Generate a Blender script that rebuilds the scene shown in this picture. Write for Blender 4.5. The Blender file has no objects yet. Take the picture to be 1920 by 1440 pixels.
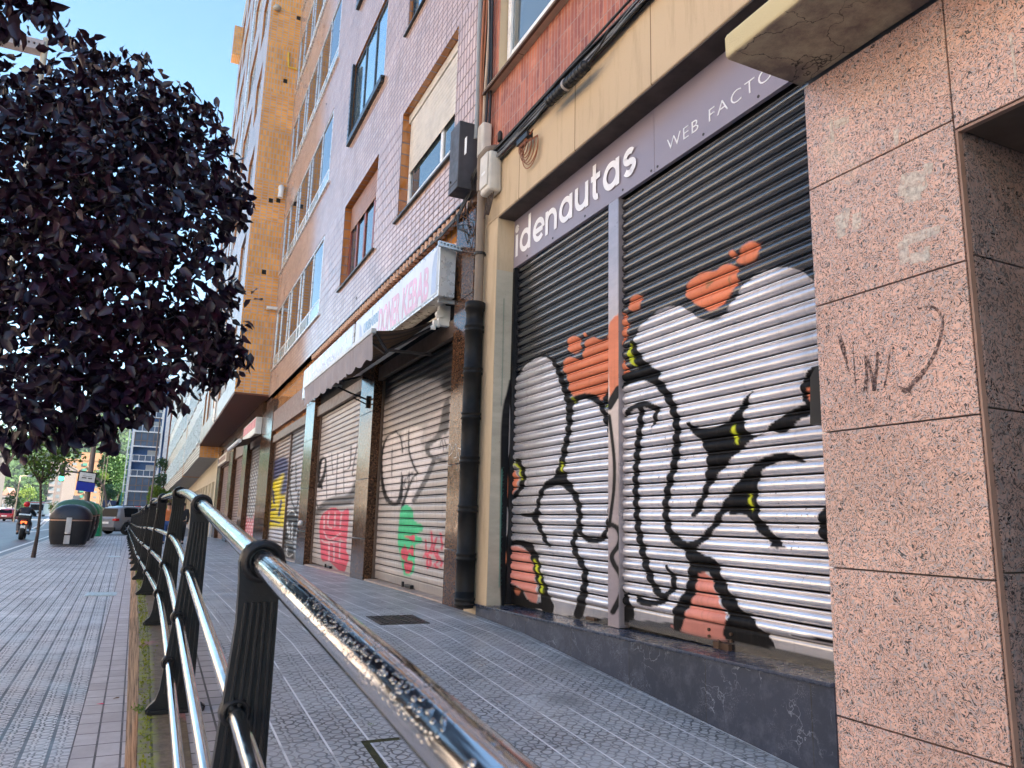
import bpy, math, random
import numpy as np
from mathutils import Vector, Matrix
random.seed(7)
R = math.radians
scene = bpy.context.scene
COL = scene.collection

# ------------------------------------------------------------------ camera
F = 1384.0                                   # focal length in pixels of the 1920 px wide frame
def _n(a):
    a = np.array(a, float); return a/np.linalg.norm(a)
_Y = _n([290-960, 720-961, -F])              # street axis in camera space
_u = _n([1150-960, 720+6700, -F]); _u = _u-_u.dot(_Y)*_Y
_Z = _n(_u); _X = np.cross(_Y, _Z)
RW = np.array([_X, _Y, _Z])                  # camera space -> world
def at(px, py, X=None, Y=None, Z=None):
    """point of the place that lies on the plane X=, Y= or Z= along one line of sight of the survey"""
    d = RW @ np.array([(px-960)/F, (720-py)/F, -1.0])
    if X is not None: d = d*(X/d[0])
    elif Y is not None: d = d*(Y/d[1])
    else: d = d*(Z/d[2])
    return (float(d[0]), float(d[1]), float(d[2]))
def to_px(P):
    q = np.asarray(P) @ RW
    return 960+F*q[..., 0]/-q[..., 2], 720-F*q[..., 1]/-q[..., 2]

cam = bpy.data.cameras.new("camera"); cam_ob = bpy.data.objects.new("camera", cam); COL.objects.link(cam_ob)
cam.sensor_width = 36; cam.lens = F/1920*36
cam.clip_start = .05; cam.clip_end = 6000
cam_ob.matrix_world = Matrix([list(RW[0])+[0], list(RW[1])+[0], list(RW[2])+[0], [0, 0, 0, 1]])
cam.dof.use_dof = True; cam.dof.focus_distance = 5.2; cam.dof.aperture_fstop = 8.0
scene.camera = cam_ob

# ------------------------------------------------------------------ sky, sun, exposure
SUN_AZ, SUN_EL = R(126), R(36)
world = bpy.data.worlds.new("World"); scene.world = world; world.use_nodes = True
wn = world.node_tree; bg = wn.nodes['Background']
sky = wn.nodes.new('ShaderNodeTexSky'); sky.sky_type = 'NISHITA'; sky.sun_disc = False
sky.sun_elevation = SUN_EL; sky.sun_rotation = SUN_AZ; sky.altitude = 300
sky.air_density = 1.0; sky.dust_density = .4; sky.ozone_density = .35
tint = wn.nodes.new('ShaderNodeMix'); tint.data_type = 'RGBA'; tint.blend_type = 'MULTIPLY'; tint.inputs[0].default_value = 1; tint.inputs[7].default_value = (.84, .99, 1, 1)
wn.links.new(sky.outputs[0], tint.inputs[6]); wn.links.new(tint.outputs[2], bg.inputs[0]); bg.inputs[1].default_value = 0.07
sl = bpy.data.lights.new("sun", 'SUN'); so = bpy.data.objects.new("sun", sl); COL.objects.link(so)
sl.energy = 5.0; sl.angle = R(.5); sl.color = (1.0, .86, .70)
sd = Vector((math.sin(SUN_AZ)*math.cos(SUN_EL), math.cos(SUN_AZ)*math.cos(SUN_EL), math.sin(SUN_EL)))
so.rotation_euler = sd.to_track_quat('Z', 'Y').to_euler(); so.location = (20, -30, 40)
scene.view_settings.view_transform = 'Standard'; scene.view_settings.look = 'None'
scene.view_settings.exposure = 2.75; scene.view_settings.gamma = 1
scene.cycles.max_bounces = 6; scene.cycles.diffuse_bounces = 3; scene.cycles.glossy_bounces = 3
scene.cycles.transparent_max_bounces = 4; scene.cycles.sample_clamp_indirect = 6
scene.cycles.use_denoising = True

# ------------------------------------------------------------------ tagging
def tag(o, label=None, cat=None, group=None, kind=None):
    for k, v in (('label', label), ('category', cat), ('group', group), ('kind', kind)):
        if v: o[k] = v
    return o
def thing(name, label, cat, loc=(0, 0, 0), group=None, rz=0):
    o = bpy.data.objects.new(name, None); COL.objects.link(o); o.empty_display_size = .2
    o.location = loc; o.rotation_euler = (0, 0, rz)
    return tag(o, label, cat, group)

# ------------------------------------------------------------------ mesh builder
class MB:
    def __init__(s): s.v = []; s.f = []; s.m = []; s.sm = []
    def add(s, vs, fs, m=0, sm=False):
        b = len(s.v); s.v += [tuple(p) for p in vs]
        for f in fs: s.f.append([b+i for i in f]); s.m.append(m); s.sm.append(sm)
        return s
    def quad(s, a, b, c, d, m=0): return s.add([a, b, c, d], [(0, 1, 2, 3)], m)
    def box(s, x0, x1, y0, y1, z0, z1, m=0):
        v = [(x, y, z) for z in (z0, z1) for y in (y0, y1) for x in (x0, x1)]
        return s.add(v, [(0, 2, 3, 1), (4, 5, 7, 6), (0, 1, 5, 4), (2, 6, 7, 3), (0, 4, 6, 2), (1, 3, 7, 5)], m)
    def hexa(s, p, m=0):                      # 8 points, bottom ring then top ring, both counter-clockwise from above
        return s.add(p, [(3, 2, 1, 0), (4, 5, 6, 7), (0, 1, 5, 4), (1, 2, 6, 5), (2, 3, 7, 6), (3, 0, 4, 7)], m)
    def prism(s, poly, fn, d0, d1, m=0, sm=False):   # poly (a,b) extruded along d; fn(a,b,d)->xyz
        n = len(poly); v = [fn(a, b, d0) for a, b in poly]+[fn(a, b, d1) for a, b in poly]
        fs = [tuple(range(n))[::-1], tuple(range(n, 2*n))]
        s.add(v, fs, m)
        s.add(v, [(i, (i+1) % n, n+(i+1) % n, n+i) for i in range(n)], m, sm)
        return s
    def tube(s, pts, r, n=10, m=0, caps=True, sm=True):
        pts = [Vector(p) for p in pts]; k = len(pts); rs = r if isinstance(r, (list, tuple)) else [r]*k
        vs = []; up = None
        for i, p in enumerate(pts):
            t = (pts[min(i+1, k-1)]-pts[max(i-1, 0)]); t = t.normalized() if t.length > 1e-9 else Vector((0, 0, 1))
            if up is None:
                up = Vector((0, 0, 1)) if abs(t.z) < .9 else Vector((1, 0, 0))
            a = t.cross(up); a = a.normalized() if a.length > 1e-6 else t.orthogonal().normalized()
            b = a.cross(t).normalized(); up = b
            for j in range(n):
                w = 2*math.pi*j/n; vs.append(p+a*math.cos(w)*rs[i]+b*math.sin(w)*rs[i])
        fs = [(i*n+j, i*n+(j+1) % n, (i+1)*n+(j+1) % n, (i+1)*n+j) for i in range(k-1) for j in range(n)]
        s.add(vs, fs, m, sm)
        if caps:
            s.add(vs[:n], [tuple(range(n))[::-1]], m); s.add(vs[-n:], [tuple(range(n))], m)
        return s
    def lathe(s, prof, c=(0, 0, 0), n=24, m=0, sx=1, sy=1, sm=True, a0=0):
        k = len(prof); vs = []
        for r, z in prof:
            for j in range(n):
                w = 2*math.pi*j/n+a0; vs.append((c[0]+r*math.cos(w)*sx, c[1]+r*math.sin(w)*sy, c[2]+z))
        s.add(vs, [(i*n+j, i*n+(j+1) % n, (i+1)*n+(j+1) % n, (i+1)*n+j) for i in range(k-1) for j in range(n)], m, sm)
        s.add(vs[:n], [tuple(range(n))[::-1]], m); s.add(vs[-n:], [tuple(range(n))], m)
        return s
    def build(s, name, mats, parent=None, bevel=0, seg=2, smooth=None, local=False):
        me = bpy.data.meshes.new(name); me.from_pydata(s.v, [], s.f)
        mats = mats if isinstance(mats, (list, tuple)) else [mats]
        for mt in mats: me.materials.append(mt)
        me.polygons.foreach_set('material_index', s.m)
        me.polygons.foreach_set('use_smooth', [True]*len(s.f) if smooth else s.sm)
        me.update()
        o = bpy.data.objects.new(name, me); COL.objects.link(o)
        if parent:
            o.parent = parent
            if not local:
                q = parent
                while q: o.location = Vector(o.location)-Vector(q.location); q = q.parent
        if bevel:
            b = o.modifiers.new('b', 'BEVEL'); b.width = bevel; b.segments = seg; b.limit_method = 'ANGLE'
        return o
def struct(name, mb, mats, label=None, **k):
    o = mb.build(name, mats, **k); return tag(o, label, None, None, 'structure')
def copy_tree(o, parent=None):
    c = o.copy(); COL.objects.link(c); c.parent = parent
    for ch in list(o.children): copy_tree(ch, c)
    return c

# ------------------------------------------------------------------ material builder
class NT:
    def __init__(s, name):
        s.mat = bpy.data.materials.new(name); s.mat.use_nodes = True; s.t = s.mat.node_tree
        s.b = s.t.nodes['Principled BSDF']; s._c = None
    def node(s, ty, **kw):
        n = s.t.nodes.new('ShaderNode'+ty)
        ins = kw.pop('ins', {})
        for k, v in kw.items(): setattr(n, k, v)
        for k, v in ins.items(): s.put(n.inputs[k], v)
        return n
    def put(s, sock, v):
        if hasattr(v, 'is_output') or isinstance(v, bpy.types.NodeSocket): s.t.links.new(v, sock)
        else:
            if hasattr(sock, 'default_value'):
                try: sock.default_value = v
                except Exception: sock.default_value = (v[0], v[1], v[2], 1) if hasattr(v, '__len__') else (v, v, v)
    def m(s, op, a, b=None, c=None, clamp=False):
        n = s.node('Math', operation=op); n.use_clamp = clamp
        s.put(n.inputs[0], a)
        if b is not None: s.put(n.inputs[1], b)
        if c is not None: s.put(n.inputs[2], c)
        return n.outputs[0]
    def pos(s):
        if s._c is None: s._c = s.node('TexCoord').outputs['Object']
        return s._c
    def xyz(s, v=None):
        n = s.node('SeparateXYZ'); s.put(n.inputs[0], v or s.pos()); return n.outputs
    def vec(s, x=0., y=0., z=0.):
        n = s.node('CombineXYZ'); s.put(n.inputs[0], x); s.put(n.inputs[1], y); s.put(n.inputs[2], z); return n.outputs[0]
    def mul(s, v, k):
        n = s.node('VectorMath', operation='MULTIPLY'); s.put(n.inputs[0], v); n.inputs[1].default_value = k; return n.outputs[0]
    def noise(s, sc, v=None, det=4, rough=.55, out=0):
        n = s.node('TexNoise'); s.put(n.inputs['Vector'], v or s.pos()); n.inputs['Scale'].default_value = sc
        n.inputs['Detail'].default_value = det; n.inputs['Roughness'].default_value = rough; return n.outputs[out]
    def vor(s, sc, v=None, feature='F1', out='Distance', rnd=1):
        n = s.node('TexVoronoi', feature=feature); s.put(n.inputs['Vector'], v or s.pos()); n.inputs['Scale'].default_value = sc
        n.inputs['Randomness'].default_value = rnd; return n.outputs[out]
    def mix(s, f, a, b, bt='MIX'):
        n = s.node('Mix', data_type='RGBA', blend_type=bt); s.put(n.inputs[0], f)
        s.put(n.inputs[6], c4(a)); s.put(n.inputs[7], c4(b)); return n.outputs[2]
    def ramp(s, f, lo, hi, a=0., b=1.):
        n = s.node('MapRange', clamp=True); s.put(n.inputs[0], f)
        for i, q in enumerate((lo, hi, a, b)): n.inputs[i+1].default_value = q
        return n.outputs[0]
    def grid(s, u, v, w, h, mort=.01, off=0., c1=(1, 1, 1), c2=(1, 1, 1), cm=(0, 0, 0), freq=2, bias=0., smooth=.1):
        n = s.node('TexBrick', offset=off, offset_frequency=freq)
        s.put(n.inputs['Vector'], s.vec(u, v, 0.)); n.inputs['Scale'].default_value = 1
        n.inputs['Brick Width'].default_value = w; n.inputs['Row Height'].default_value = h
        n.inputs['Mortar Size'].default_value = mort; n.inputs['Mortar Smooth'].default_value = smooth; n.inputs['Bias'].default_value = bias
        n.inputs['Color1'].default_value = c4(c1); n.inputs['Color2'].default_value = c4(c2); n.inputs['Mortar'].default_value = c4(cm)
        return n.outputs
    def bump(s, h, strength=.3, dist=.01, nrm=None):
        n = s.node('Bump'); n.inputs['Strength'].default_value = strength; n.inputs['Distance'].default_value = dist
        s.put(n.inputs['Height'], h)
        if nrm is not None: s.put(n.inputs['Normal'], nrm)
        return n.outputs[0]
    def done(s, col=None, rough=None, metal=None, nrm=None, spec=None, **k):
        if col is not None: s.put(s.b.inputs['Base Color'], c4(col))
        if rough is not None: s.put(s.b.inputs['Roughness'], rough)
        if metal is not None: s.put(s.b.inputs['Metallic'], metal)
        if spec is not None: s.put(s.b.inputs['IOR'], spec)
        if nrm is not None: s.put(s.b.inputs['Normal'], nrm)
        for kk, v in k.items(): s.put(s.b.inputs[kk.replace('_', ' ')], v)
        return s.mat
def c4(c):
    if isinstance(c, (tuple, list)) and len(c) == 3: return (*c, 1)
    return c
MC = {}
def P(name, col, rough=.6, metal=0., var=.18, vs=4., bump=.15, bs=60., dirt=0., ior=1.45):
    """plain surface with cloudy tone, fine grain and optional streaky dirt"""
    if name in MC: return MC[name]
    n = NT(name)
    k = n.ramp(n.noise(vs, det=6), .25, .75, 1-var, 1+var)
    c = n.mix(1., col, n.vec(k, k, k), 'MULTIPLY')
    if dirt:
        x, y, z = n.xyz()
        st = n.noise(1., n.vec(n.m('MULTIPLY', x, 9.), n.m('MULTIPLY', y, 9.), n.m('MULTIPLY', z, .8)), det=5)
        c = n.mix(n.ramp(st, .5, .75, 0, dirt), c, (col[0]*.3, col[1]*.27, col[2]*.25))
    r = n.ramp(n.noise(vs*3, det=3), .3, .7, max(rough-.08, .02), min(rough+.1, 1))
    nr = n.bump(n.noise(bs, det=3), bump, .004) if bump else None
    MC[name] = n.done(c, r, metal, nr, ior); return MC[name]
# ------------------------------------------------------------------ materials with a pattern
def tilewall(name, axis, base=(.64, .45, .36), alt=(.54, .36, .28), grout=(.20, .145, .13), band=True, w=.2, h=.1, gw=.013, rgh=.10, ior=1.8):
    n = NT(name); x, y, z = n.xyz(); u = y if axis == 'X' else x
    H = n.grid(u, z, w, h, gw, c1=base, c2=alt, cm=grout)
    if band:
        V = n.grid(n.m('ADD', u, .03), n.m('ADD', z, .05), h, w, gw, c1=base, c2=alt, cm=grout)
        fr = n.m('FRACT', n.m('DIVIDE', n.m('SUBTRACT', z, 4.65), 3.33))
        k = n.m('LESS_THAN', fr, .56)
        col = n.mix(k, H['Color'], V['Color']); fac = n.mix(k, n.vec(H['Fac'], 0., 0.), n.vec(V['Fac'], 0., 0.))
        fac = n.xyz(fac)[0]
    else: col, fac = H['Color'], H['Fac']
    k2 = n.ramp(n.noise(1.3, det=5), .3, .7, .82, 1.12); col = n.mix(1., col, n.vec(k2, k2, k2), 'MULTIPLY')
    nr = n.bump(n.m('SUBTRACT', n.m('MULTIPLY', n.noise(6., det=1), .25), fac), .07, .006)
    return n.done(col, n.m('ADD', n.m('MULTIPLY', fac, .6), rgh), 0, nr, ior, Specular_IOR_Level=n.m('SUBTRACT', .5, n.m('MULTIPLY', fac, .48)))
M_tileX = tilewall('glazed_tile_front', 'X'); M_tileY = tilewall('glazed_tile_side', 'Y', (.80, .36, .07), (.62, .26, .045), grout=(.42, .34, .30), rgh=.16, ior=1.5)
M_tilereveal = tilewall('glazed_tile_reveal', 'X', (.42, .16, .04), (.34, .12, .03), band=False, w=.21, h=.21)
M_tilerevealY = tilewall('glazed_tile_reveal_side', 'Y', (.46, .18, .045), (.38, .14, .035), band=False, w=.2, h=.2)

def granite(name, cols, sc, rough, joint=None, ior=1.5, dark=(.02, .02, .02), darkamt=.30):
    n = NT(name); x, y, z = n.xyz()
    p = n.mix(.12, n.pos(), n.noise(14., det=2, out=1))
    v = n.node('TexVoronoi'); n.put(v.inputs['Vector'], p); v.inputs['Scale'].default_value = sc
    f = n.xyz(v.outputs['Color'])
    c = n.mix(n.ramp(f[0], .25, .6), cols[0], cols[1])
    c = n.mix(n.ramp(f[1], .62, .80), c, cols[2])
    v2 = n.node('TexVoronoi'); n.put(v2.inputs['Vector'], p); v2.inputs['Scale'].default_value = sc*1.55
    g = n.xyz(v2.outputs['Color'])
    c = n.mix(n.ramp(g[0], 1-darkamt, 1-darkamt+.06), c, dark)
    k = n.ramp(n.noise(1.7, det=5), .3, .7, .86, 1.1); c = n.mix(1., c, n.vec(k, k, k), 'MULTIPLY')
    if joint: c = joint(n, c, x, y, z)
    return n.done(c, n.ramp(n.noise(9.), .3, .7, rough-.05, rough+.1), 0, n.bump(n.noise(90.), .06, .002), ior)
def gj(n, c, x, y, z):
    # pale ghosts of removed posters and wiped marks on the stone
    g = n.noise(2.6, n.vec(y, n.m('MULTIPLY', z, 1.), 3.), det=6, rough=.7)
    k = n.m('MULTIPLY', n.ramp(g, .58, .66), n.ramp(z, .9, 1.4)); return n.mix(n.m('MULTIPLY', k, .22), c, (.75, .66, .52))
M_pink = granite('pink_granite', ((.56, .34, .27), (.72, .48, .40), (.43, .38, .39)), 135, .32, gj, dark=(.05, .045, .05), darkamt=.24)
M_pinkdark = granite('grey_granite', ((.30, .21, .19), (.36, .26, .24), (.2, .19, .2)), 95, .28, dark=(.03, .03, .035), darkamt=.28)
M_brown = granite('brown_granite', ((.115, .05, .024), (.20, .10, .05), (.06, .028, .018)), 75, .13, dark=(.010, .007, .006), darkamt=.50, ior=1.33)

def slate():
    n = NT('dark_slate'); x, y, z = n.xyz()
    J = n.grid(n.m('ADD', y, .3), n.m('ADD', z, 2.), .78, 4., .0035, c1=(.020, .028, .050), c2=(.036, .046, .078), cm=(.02, .02, .02))
    cr = n.vor(7., n.mix(.25, n.pos(), n.noise(6., out=1)), 'DISTANCE_TO_EDGE')
    k = n.m('MULTIPLY', n.ramp(cr, .0, .018, 1, 0), n.ramp(n.noise(3.), .5, .62))
    c = n.mix(n.m('MULTIPLY', k, .8), J['Color'], (.30, .34, .42))
    cr2 = n.vor(26., n.mix(.3, n.pos(), n.noise(13., out=1)), 'DISTANCE_TO_EDGE'); c = n.mix(n.m('MULTIPLY', n.ramp(cr2, 0, .04, 1, 0), n.ramp(n.noise(4.3, det=6), .52, .60, 0, .7)), c, (.22, .25, .32))
    c = n.mix(n.ramp(n.noise(5., det=9, rough=.75), .5, .72, 0, .6), c, (.12, .14, .19))
    return n.done(c, .42, 0, n.bump(n.noise(24., det=8), .3, .006), 1.5)
M_slate = slate()

def render_wall(name, col, joint=1.12, y0=.4):
    n = NT(name); x, y, z = n.xyz()
    J = n.grid(n.m('ADD', y, y0), n.m('ADD', z, 3.0), joint, 60., .006, c1=(1, 1, 1), c2=(.93, .93, .93), cm=(.35, .3, .25))
    c = n.mix(1., col, J['Color'], 'MULTIPLY')
    st = n.noise(1., n.vec(n.m('MULTIPLY', x, 6.), n.m('MULTIPLY', y, 6.), n.m('MULTIPLY', z, .9)), det=6, rough=.7)
    c = n.mix(n.ramp(st, .5, .78, 0, .5), c, (col[0]*.45, col[1]*.4, col[2]*.32))
    c = n.mix(n.ramp(n.noise(14., det=8, rough=.8), .62, .72, 0, .4), c, (.2, .17, .13))
    return n.done(c, .85, 0, n.bump(n.noise(70., det=5), .35, .004), 1.4)
M_beige = render_wall('beige_render', (.58, .455, .31))
M_cream = render_wall('cream_render', (.66, .56, .40), 3.)

def brickband():
    n = NT('red_brick_slips'); x, y, z = n.xyz()
    B = n.grid(n.m('ADD', z, 0.1), y, .29, .062, .006, off=0., c1=(.52, .165, .09), c2=(.30, .075, .05), cm=(.34, .22, .17), bias=-.1)
    B2 = n.grid(n.m('ADD', z, 0.1), y, .87, .062, .006, off=.37, c1=(1, 1, 1), c2=(.62, .6, .75), cm=(1, 1, 1), bias=.2)
    c = n.mix(.8, B['Color'], n.mix(1., B['Color'], B2['Color'], 'MULTIPLY'))
    c = n.mix(n.ramp(n.noise(9., det=7, rough=.7), .5, .7, 0, .45), c, (.62, .30, .20))
    return n.done(c, .6, 0, n.bump(n.m('SUBTRACT', n.m('MULTIPLY', n.noise(40., det=6), .5), B['Fac']), .5, .006), 1.45)
M_brick = brickband()
def farbrick(name, c1, c2, cm=(.2, .16, .13)):
    n = NT(name); x, y, z = n.xyz()
    B = n.grid(n.m('ADD', x, y), z, .5, .16, .02, off=.5, c1=c1, c2=c2, cm=cm)
    return n.done(n.mix(.6, c1, B['Color']), .8)
M_farbrick = farbrick('far_red_brick', (.42, .17, .11), (.33, .12, .08))
M_farorange = farbrick('far_orange_brick', (.20, .085, .028), (.17, .07, .022))
M_fargrey = farbrick('far_grey_brick', (.075, .062, .065), (.06, .052, .055))

def rosette(n, u, v, s):
    """relief of the patterned paving tile: a ring with quarter rings in the corners"""
    a = n.m('SUBTRACT', n.m('FRACT', n.m('DIVIDE', u, s)), .5); b = n.m('SUBTRACT', n.m('FRACT', n.m('DIVIDE', v, s)), .5)
    def ring(p, q, r, w):
        d = n.m('SQRT', n.m('ADD', n.m('MULTIPLY', p, p), n.m('MULTIPLY', q, q)))
        return n.ramp(n.m('ABSOLUTE', n.m('SUBTRACT', d, r)), w*.55, w, 1, 0)
    aa = n.m('ABSOLUTE', a); ab = n.m('ABSOLUTE', b)
    r1 = ring(n.m('SUBTRACT', aa, .27), n.m('SUBTRACT', ab, .27), .20, .045)
    r2 = ring(a, b, .13, .04)
    return n.m('MAXIMUM', r1, r2)
def paving(name, s, jw, c0, cj, cg, sk=.033, jn=.010, rough=.5, groove=.5, bumps=.5, moss=.0):
    n = NT(name); x, y, z = n.xyz()
    u = n.m('ADD', n.m('ADD', x, n.m('MULTIPLY', y, sk)), 40.); v = n.m('ADD', y, 20.)
    wob = n.node('TexNoise'); n.put(wob.inputs['Vector'], n.pos()); wob.inputs['Scale'].default_value = 9.; wv = n.xyz(wob.outputs['Color'])
    g = rosette(n, n.m('ADD', u, n.m('MULTIPLY', wv[0], .035)), n.m('ADD', v, n.m('MULTIPLY', wv[1], .035)), s)
    J = n.grid(v, u, jw[1], jw[0], jn, off=0., c1=(1, 1, 1), c2=(.86, .86, .88), cm=(0, 0, 0))
    Jl = n.grid(v, u, 9999., jw[0], jn*.9, off=0., c1=(1, 1, 1), c2=(1, 1, 1), cm=(0, 0, 0))
    t = n.ramp(n.noise(.9, det=6), .3, .7, .80, 1.12)
    T = n.mix(.75, (1, 1, 1), J['Color'])
    c = n.mix(1., n.mix(1., c0, n.vec(t, t, t), 'MULTIPLY'), n.mix(J['Fac'], J['Color'], (1, 1, 1)), 'MULTIPLY')
    wear = n.ramp(n.noise(2.1, det=7, rough=.7), .35, .65, .25, 1.)
    c = n.mix(n.m('MULTIPLY', n.m('MULTIPLY', g, groove*1.25), wear), c, cg)
    c = n.mix(n.m('MULTIPLY', J['Fac'], .6), c, cg)
    c = n.mix(n.m('MULTIPLY', Jl['Fac'], n.ramp(n.noise(1.4, det=3), .36, .46, .35, 1.)), c, cj)
    sp = n.vor(2.7, rnd=1.); c = n.mix(n.m('MULTIPLY', n.ramp(sp, .03, .05, 1, 0), .7), c, (.03, .03, .03))
    st = n.noise(.55, det=8, rough=.72); c = n.mix(n.ramp(st, .52, .72, 0, .55), c, (c0[0]*.33, c0[1]*.33, c0[2]*.34)); c = n.mix(n.ramp(n.vor(.8, rnd=1.), .06, .16, .6, 0), c, (c0[0]*.3, c0[1]*.3, c0[2]*.3))
    if name == 'patterned_paving_ramp':
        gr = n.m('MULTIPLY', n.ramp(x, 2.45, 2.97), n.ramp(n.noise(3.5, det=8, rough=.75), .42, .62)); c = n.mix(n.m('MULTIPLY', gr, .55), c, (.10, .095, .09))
    h = n.m('SUBTRACT', n.m('MULTIPLY', n.noise(160., det=3), .15), n.m('MAXIMUM', g, J['Fac']))
    return n.done(c, n.ramp(n.noise(3., det=5), .35, .7, rough-.13, rough+.15), 0, n.bump(h, bumps, .006), 1.5)
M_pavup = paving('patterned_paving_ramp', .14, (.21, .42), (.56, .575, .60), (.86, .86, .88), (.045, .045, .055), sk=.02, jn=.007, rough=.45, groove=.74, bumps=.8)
M_pavlow = paving('patterned_paving_street', .13, (.13, .78), (.74, .685, .69), (.07, .065, .075), (.075, .065, .075), rough=.55, groove=.95)
def bricks(name, c1, c2, cm, w=.24, h=.12, sk=.02, moss=0.):
    n = NT(name); x, y, z = n.xyz(); u = n.m('ADD', n.m('ADD', x, n.m('MULTIPLY', y, sk)), 40.+.02)
    B = n.grid(n.m('ADD', y, 20.), u, w, h, .006, off=0., c1=c1, c2=c2, cm=cm)
    c = n.mix(n.ramp(n.noise(6., det=7, rough=.7), .4, .7, 0, .5), B['Color'], (c1[0]*.55, c1[1]*.5, c1[2]*.5))
    if moss:
        dd = n.m('SUBTRACT', n.m('ADD', x, n.m('MULTIPLY', y, .0225)), .128); near = n.ramp(dd, .07, .10, 1, 0)
        rub = n.noise(16., det=9, rough=.85); c = n.mix(n.m('MULTIPLY', n.ramp(dd, .075, .095), .85), c, n.mix(n.ramp(rub, .35, .62), (.045, .028, .02), (.22, .16, .12)))
        k = n.ramp(n.noise(1.1, det=4), .40, .50); k2 = n.ramp(n.noise(13., det=9, rough=.85), .42, .60)
        c = n.mix(n.m('MULTIPLY', n.m('MULTIPLY', n.m('MULTIPLY', k, k2), moss), n.ramp(near, 0, 1, .12, 1)), c, (.30, .34, .012))
        k3 = n.ramp(n.noise(1.9, n.mul(n.pos(), (1, .7, 1)), det=4), .58, .64); c = n.mix(n.m('MULTIPLY', k3, .5), c, (.50, .14, .22))
    return n.done(c, .7, 0, n.bump(n.m('SUBTRACT', n.m('MULTIPLY', n.noise(50., det=6), .4), B['Fac']), .5, .006), 1.45)
M_bricklow = bricks('smooth_paving_blocks', (.62, .575, .585), (.50, .45, .46), (.08, .07, .08), sk=.02)
M_kerbtop = bricks('mossy_edge_blocks', (.30, .25, .21), (.20, .16, .14), (.04, .035, .03), moss=.85)
M_brickup = bricks('smooth_paving_strip', (.44, .42, .43), (.36, .34, .35), (.05, .05, .05), w=.14, h=.5)

def wallside():
    n = NT('stained_concrete_edge'); x, y, z = n.xyz()
    v = n.vec(n.m('MULTIPLY', x, 2.), n.m('MULTIPLY', y, .9), n.m('MULTIPLY', z, 26.))
    k = n.noise(1., v, det=8, rough=.75)
    c = n.mix(n.ramp(k, .42, .57), (.04, .026, .018), (.28, .20, .14)); c = n.mix(n.ramp(n.noise(.8, det=3), .5, .7, 0, .45), c, (.40, .18, .07))
    return n.done(c, .85, 0, n.bump(k, .8, .02), 1.4)
M_wallside = wallside()
def asphalt():
    n = NT('asphalt'); x, y, z = n.xyz()
    k = n.noise(.35, n.vec(n.m('MULTIPLY', x, 2.), n.m('MULTIPLY', y, .12), 0.), det=5)
    c = n.mix(n.ramp(k, .35, .65), (.085, .095, .115), (.13, .14, .165)); g = n.noise(90., det=2)
    c = n.mix(n.ramp(g, .45, .7, 0, .35), c, (.2, .2, .21))
    return n.done(c, n.ramp(k, .3, .7, .42, .62), 0, n.bump(g, .3, .004), 1.5)
M_asph = asphalt()

def chrome():
    n = NT('wet_polished_steel'); x, y, z = n.xyz()
    v = n.pos(); w = n.mul(v, (1, .55, 1))
    up = n.xyz(n.node('NewGeometry').outputs['Normal'])[2]
    d = n.vor(150., w); dk = n.m('MULTIPLY', n.ramp(d, .22, .40, 1, 0), n.m('MULTIPLY', n.ramp(n.noise(7., det=4), .42, .55), n.ramp(up, -.1, .5)))
    d2 = n.vor(75., w); dk2 = n.m('MULTIPLY', n.ramp(d2, .14, .26, 1, 0), n.ramp(up, -.2, .3))
    h = n.m('ADD', dk, dk2)
    c = n.mix(n.m('MULTIPLY', dk, .35), (.56, .55, .56), (.16, .15, .16))
    sc = n.noise(1., n.vec(n.m('MULTIPLY', x, 90.), n.m('MULTIPLY', y, 3.), n.m('MULTIPLY', z, 90.)), det=3)
    return n.done(c, n.ramp(sc, .4, .7, .07, .16), 1., n.bump(h, .55, .0022))
M_chrome = chrome()
M_steel = P('brushed_steel_rail', (.60, .58, .57), .16, 1., .08, 6, .02, 40)
M_iron = P('black_cast_iron', (.014, .014, .016), .42, 0, .4, 5, .35, 90, ior=1.36)
M_dark = P('dark_recess', (.012, .012, .012), .9, bump=0)
M_white = P('white_paint', (.70, .70, .69), .4, dirt=.10)
M_whitepvc = P('white_plastic_frame', (.78, .78, .78), .3, dirt=.12, bump=0)
M_metalgrey = P('galvanised_steel', (.42, .43, .45), .35, .7, .2)
M_blackpl = P('black_plastic', (.014, .014, .016), .45, bump=.1)
M_alu = P('aluminium_frame', (.62, .64, .66), .3, .5, bump=0)
def glass(name, c, rough=.03, ior=2.1):
    n = NT(name); return n.done(c, rough, 0, n.bump(n.noise(1.2, det=1), .03, .02), ior)
M_glass = glass('window_glass', (.03, .045, .055)); M_glassd = glass('dark_window_glass', (.012, .014, .018), .02, 1.9)
M_mirror = P('reflective_glass', (.45, .62, .70), .03, .85, .03, 2, 0)

# ------------------------------------------------------------------ the ground
def interp(x, pts):
    if x <= pts[0][0]: return pts[0][1]
    for (a, b), (c, d) in zip(pts, pts[1:]):
        if x <= c: return b+(d-b)*(x-a)/(c-a)
    return pts[-1][1]
def zup(y): return interp(y, [(-2, -1.30), (1.2, -1.275), (2.2, -1.21), (4.4, -1.06), (6.0, -.95), (7.2, -.925), (9.5, -.93), (13, -.97), (16, -1.03), (24, -1.14), (34, -1.225), (44, -1.276)])
def xedge(y): return interp(y, [(-8, .12), (3.6, .045), (5.9, .0), (8.9, -.07), (16.5, -.25), (33, -.70), (46, -1.05)])
def xrail(y): return interp(y, [(-3, .30), (.6, .270), (2.05, .267), (4.6, .235), (7.15, .18), (9.8, .07), (12.4, -.03), (15, -.12), (24, -.385), (45, -1.07)])
def xkerb(y): return -2.83-.034*y
ZL = -1.28; ZR = -1.40
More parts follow.
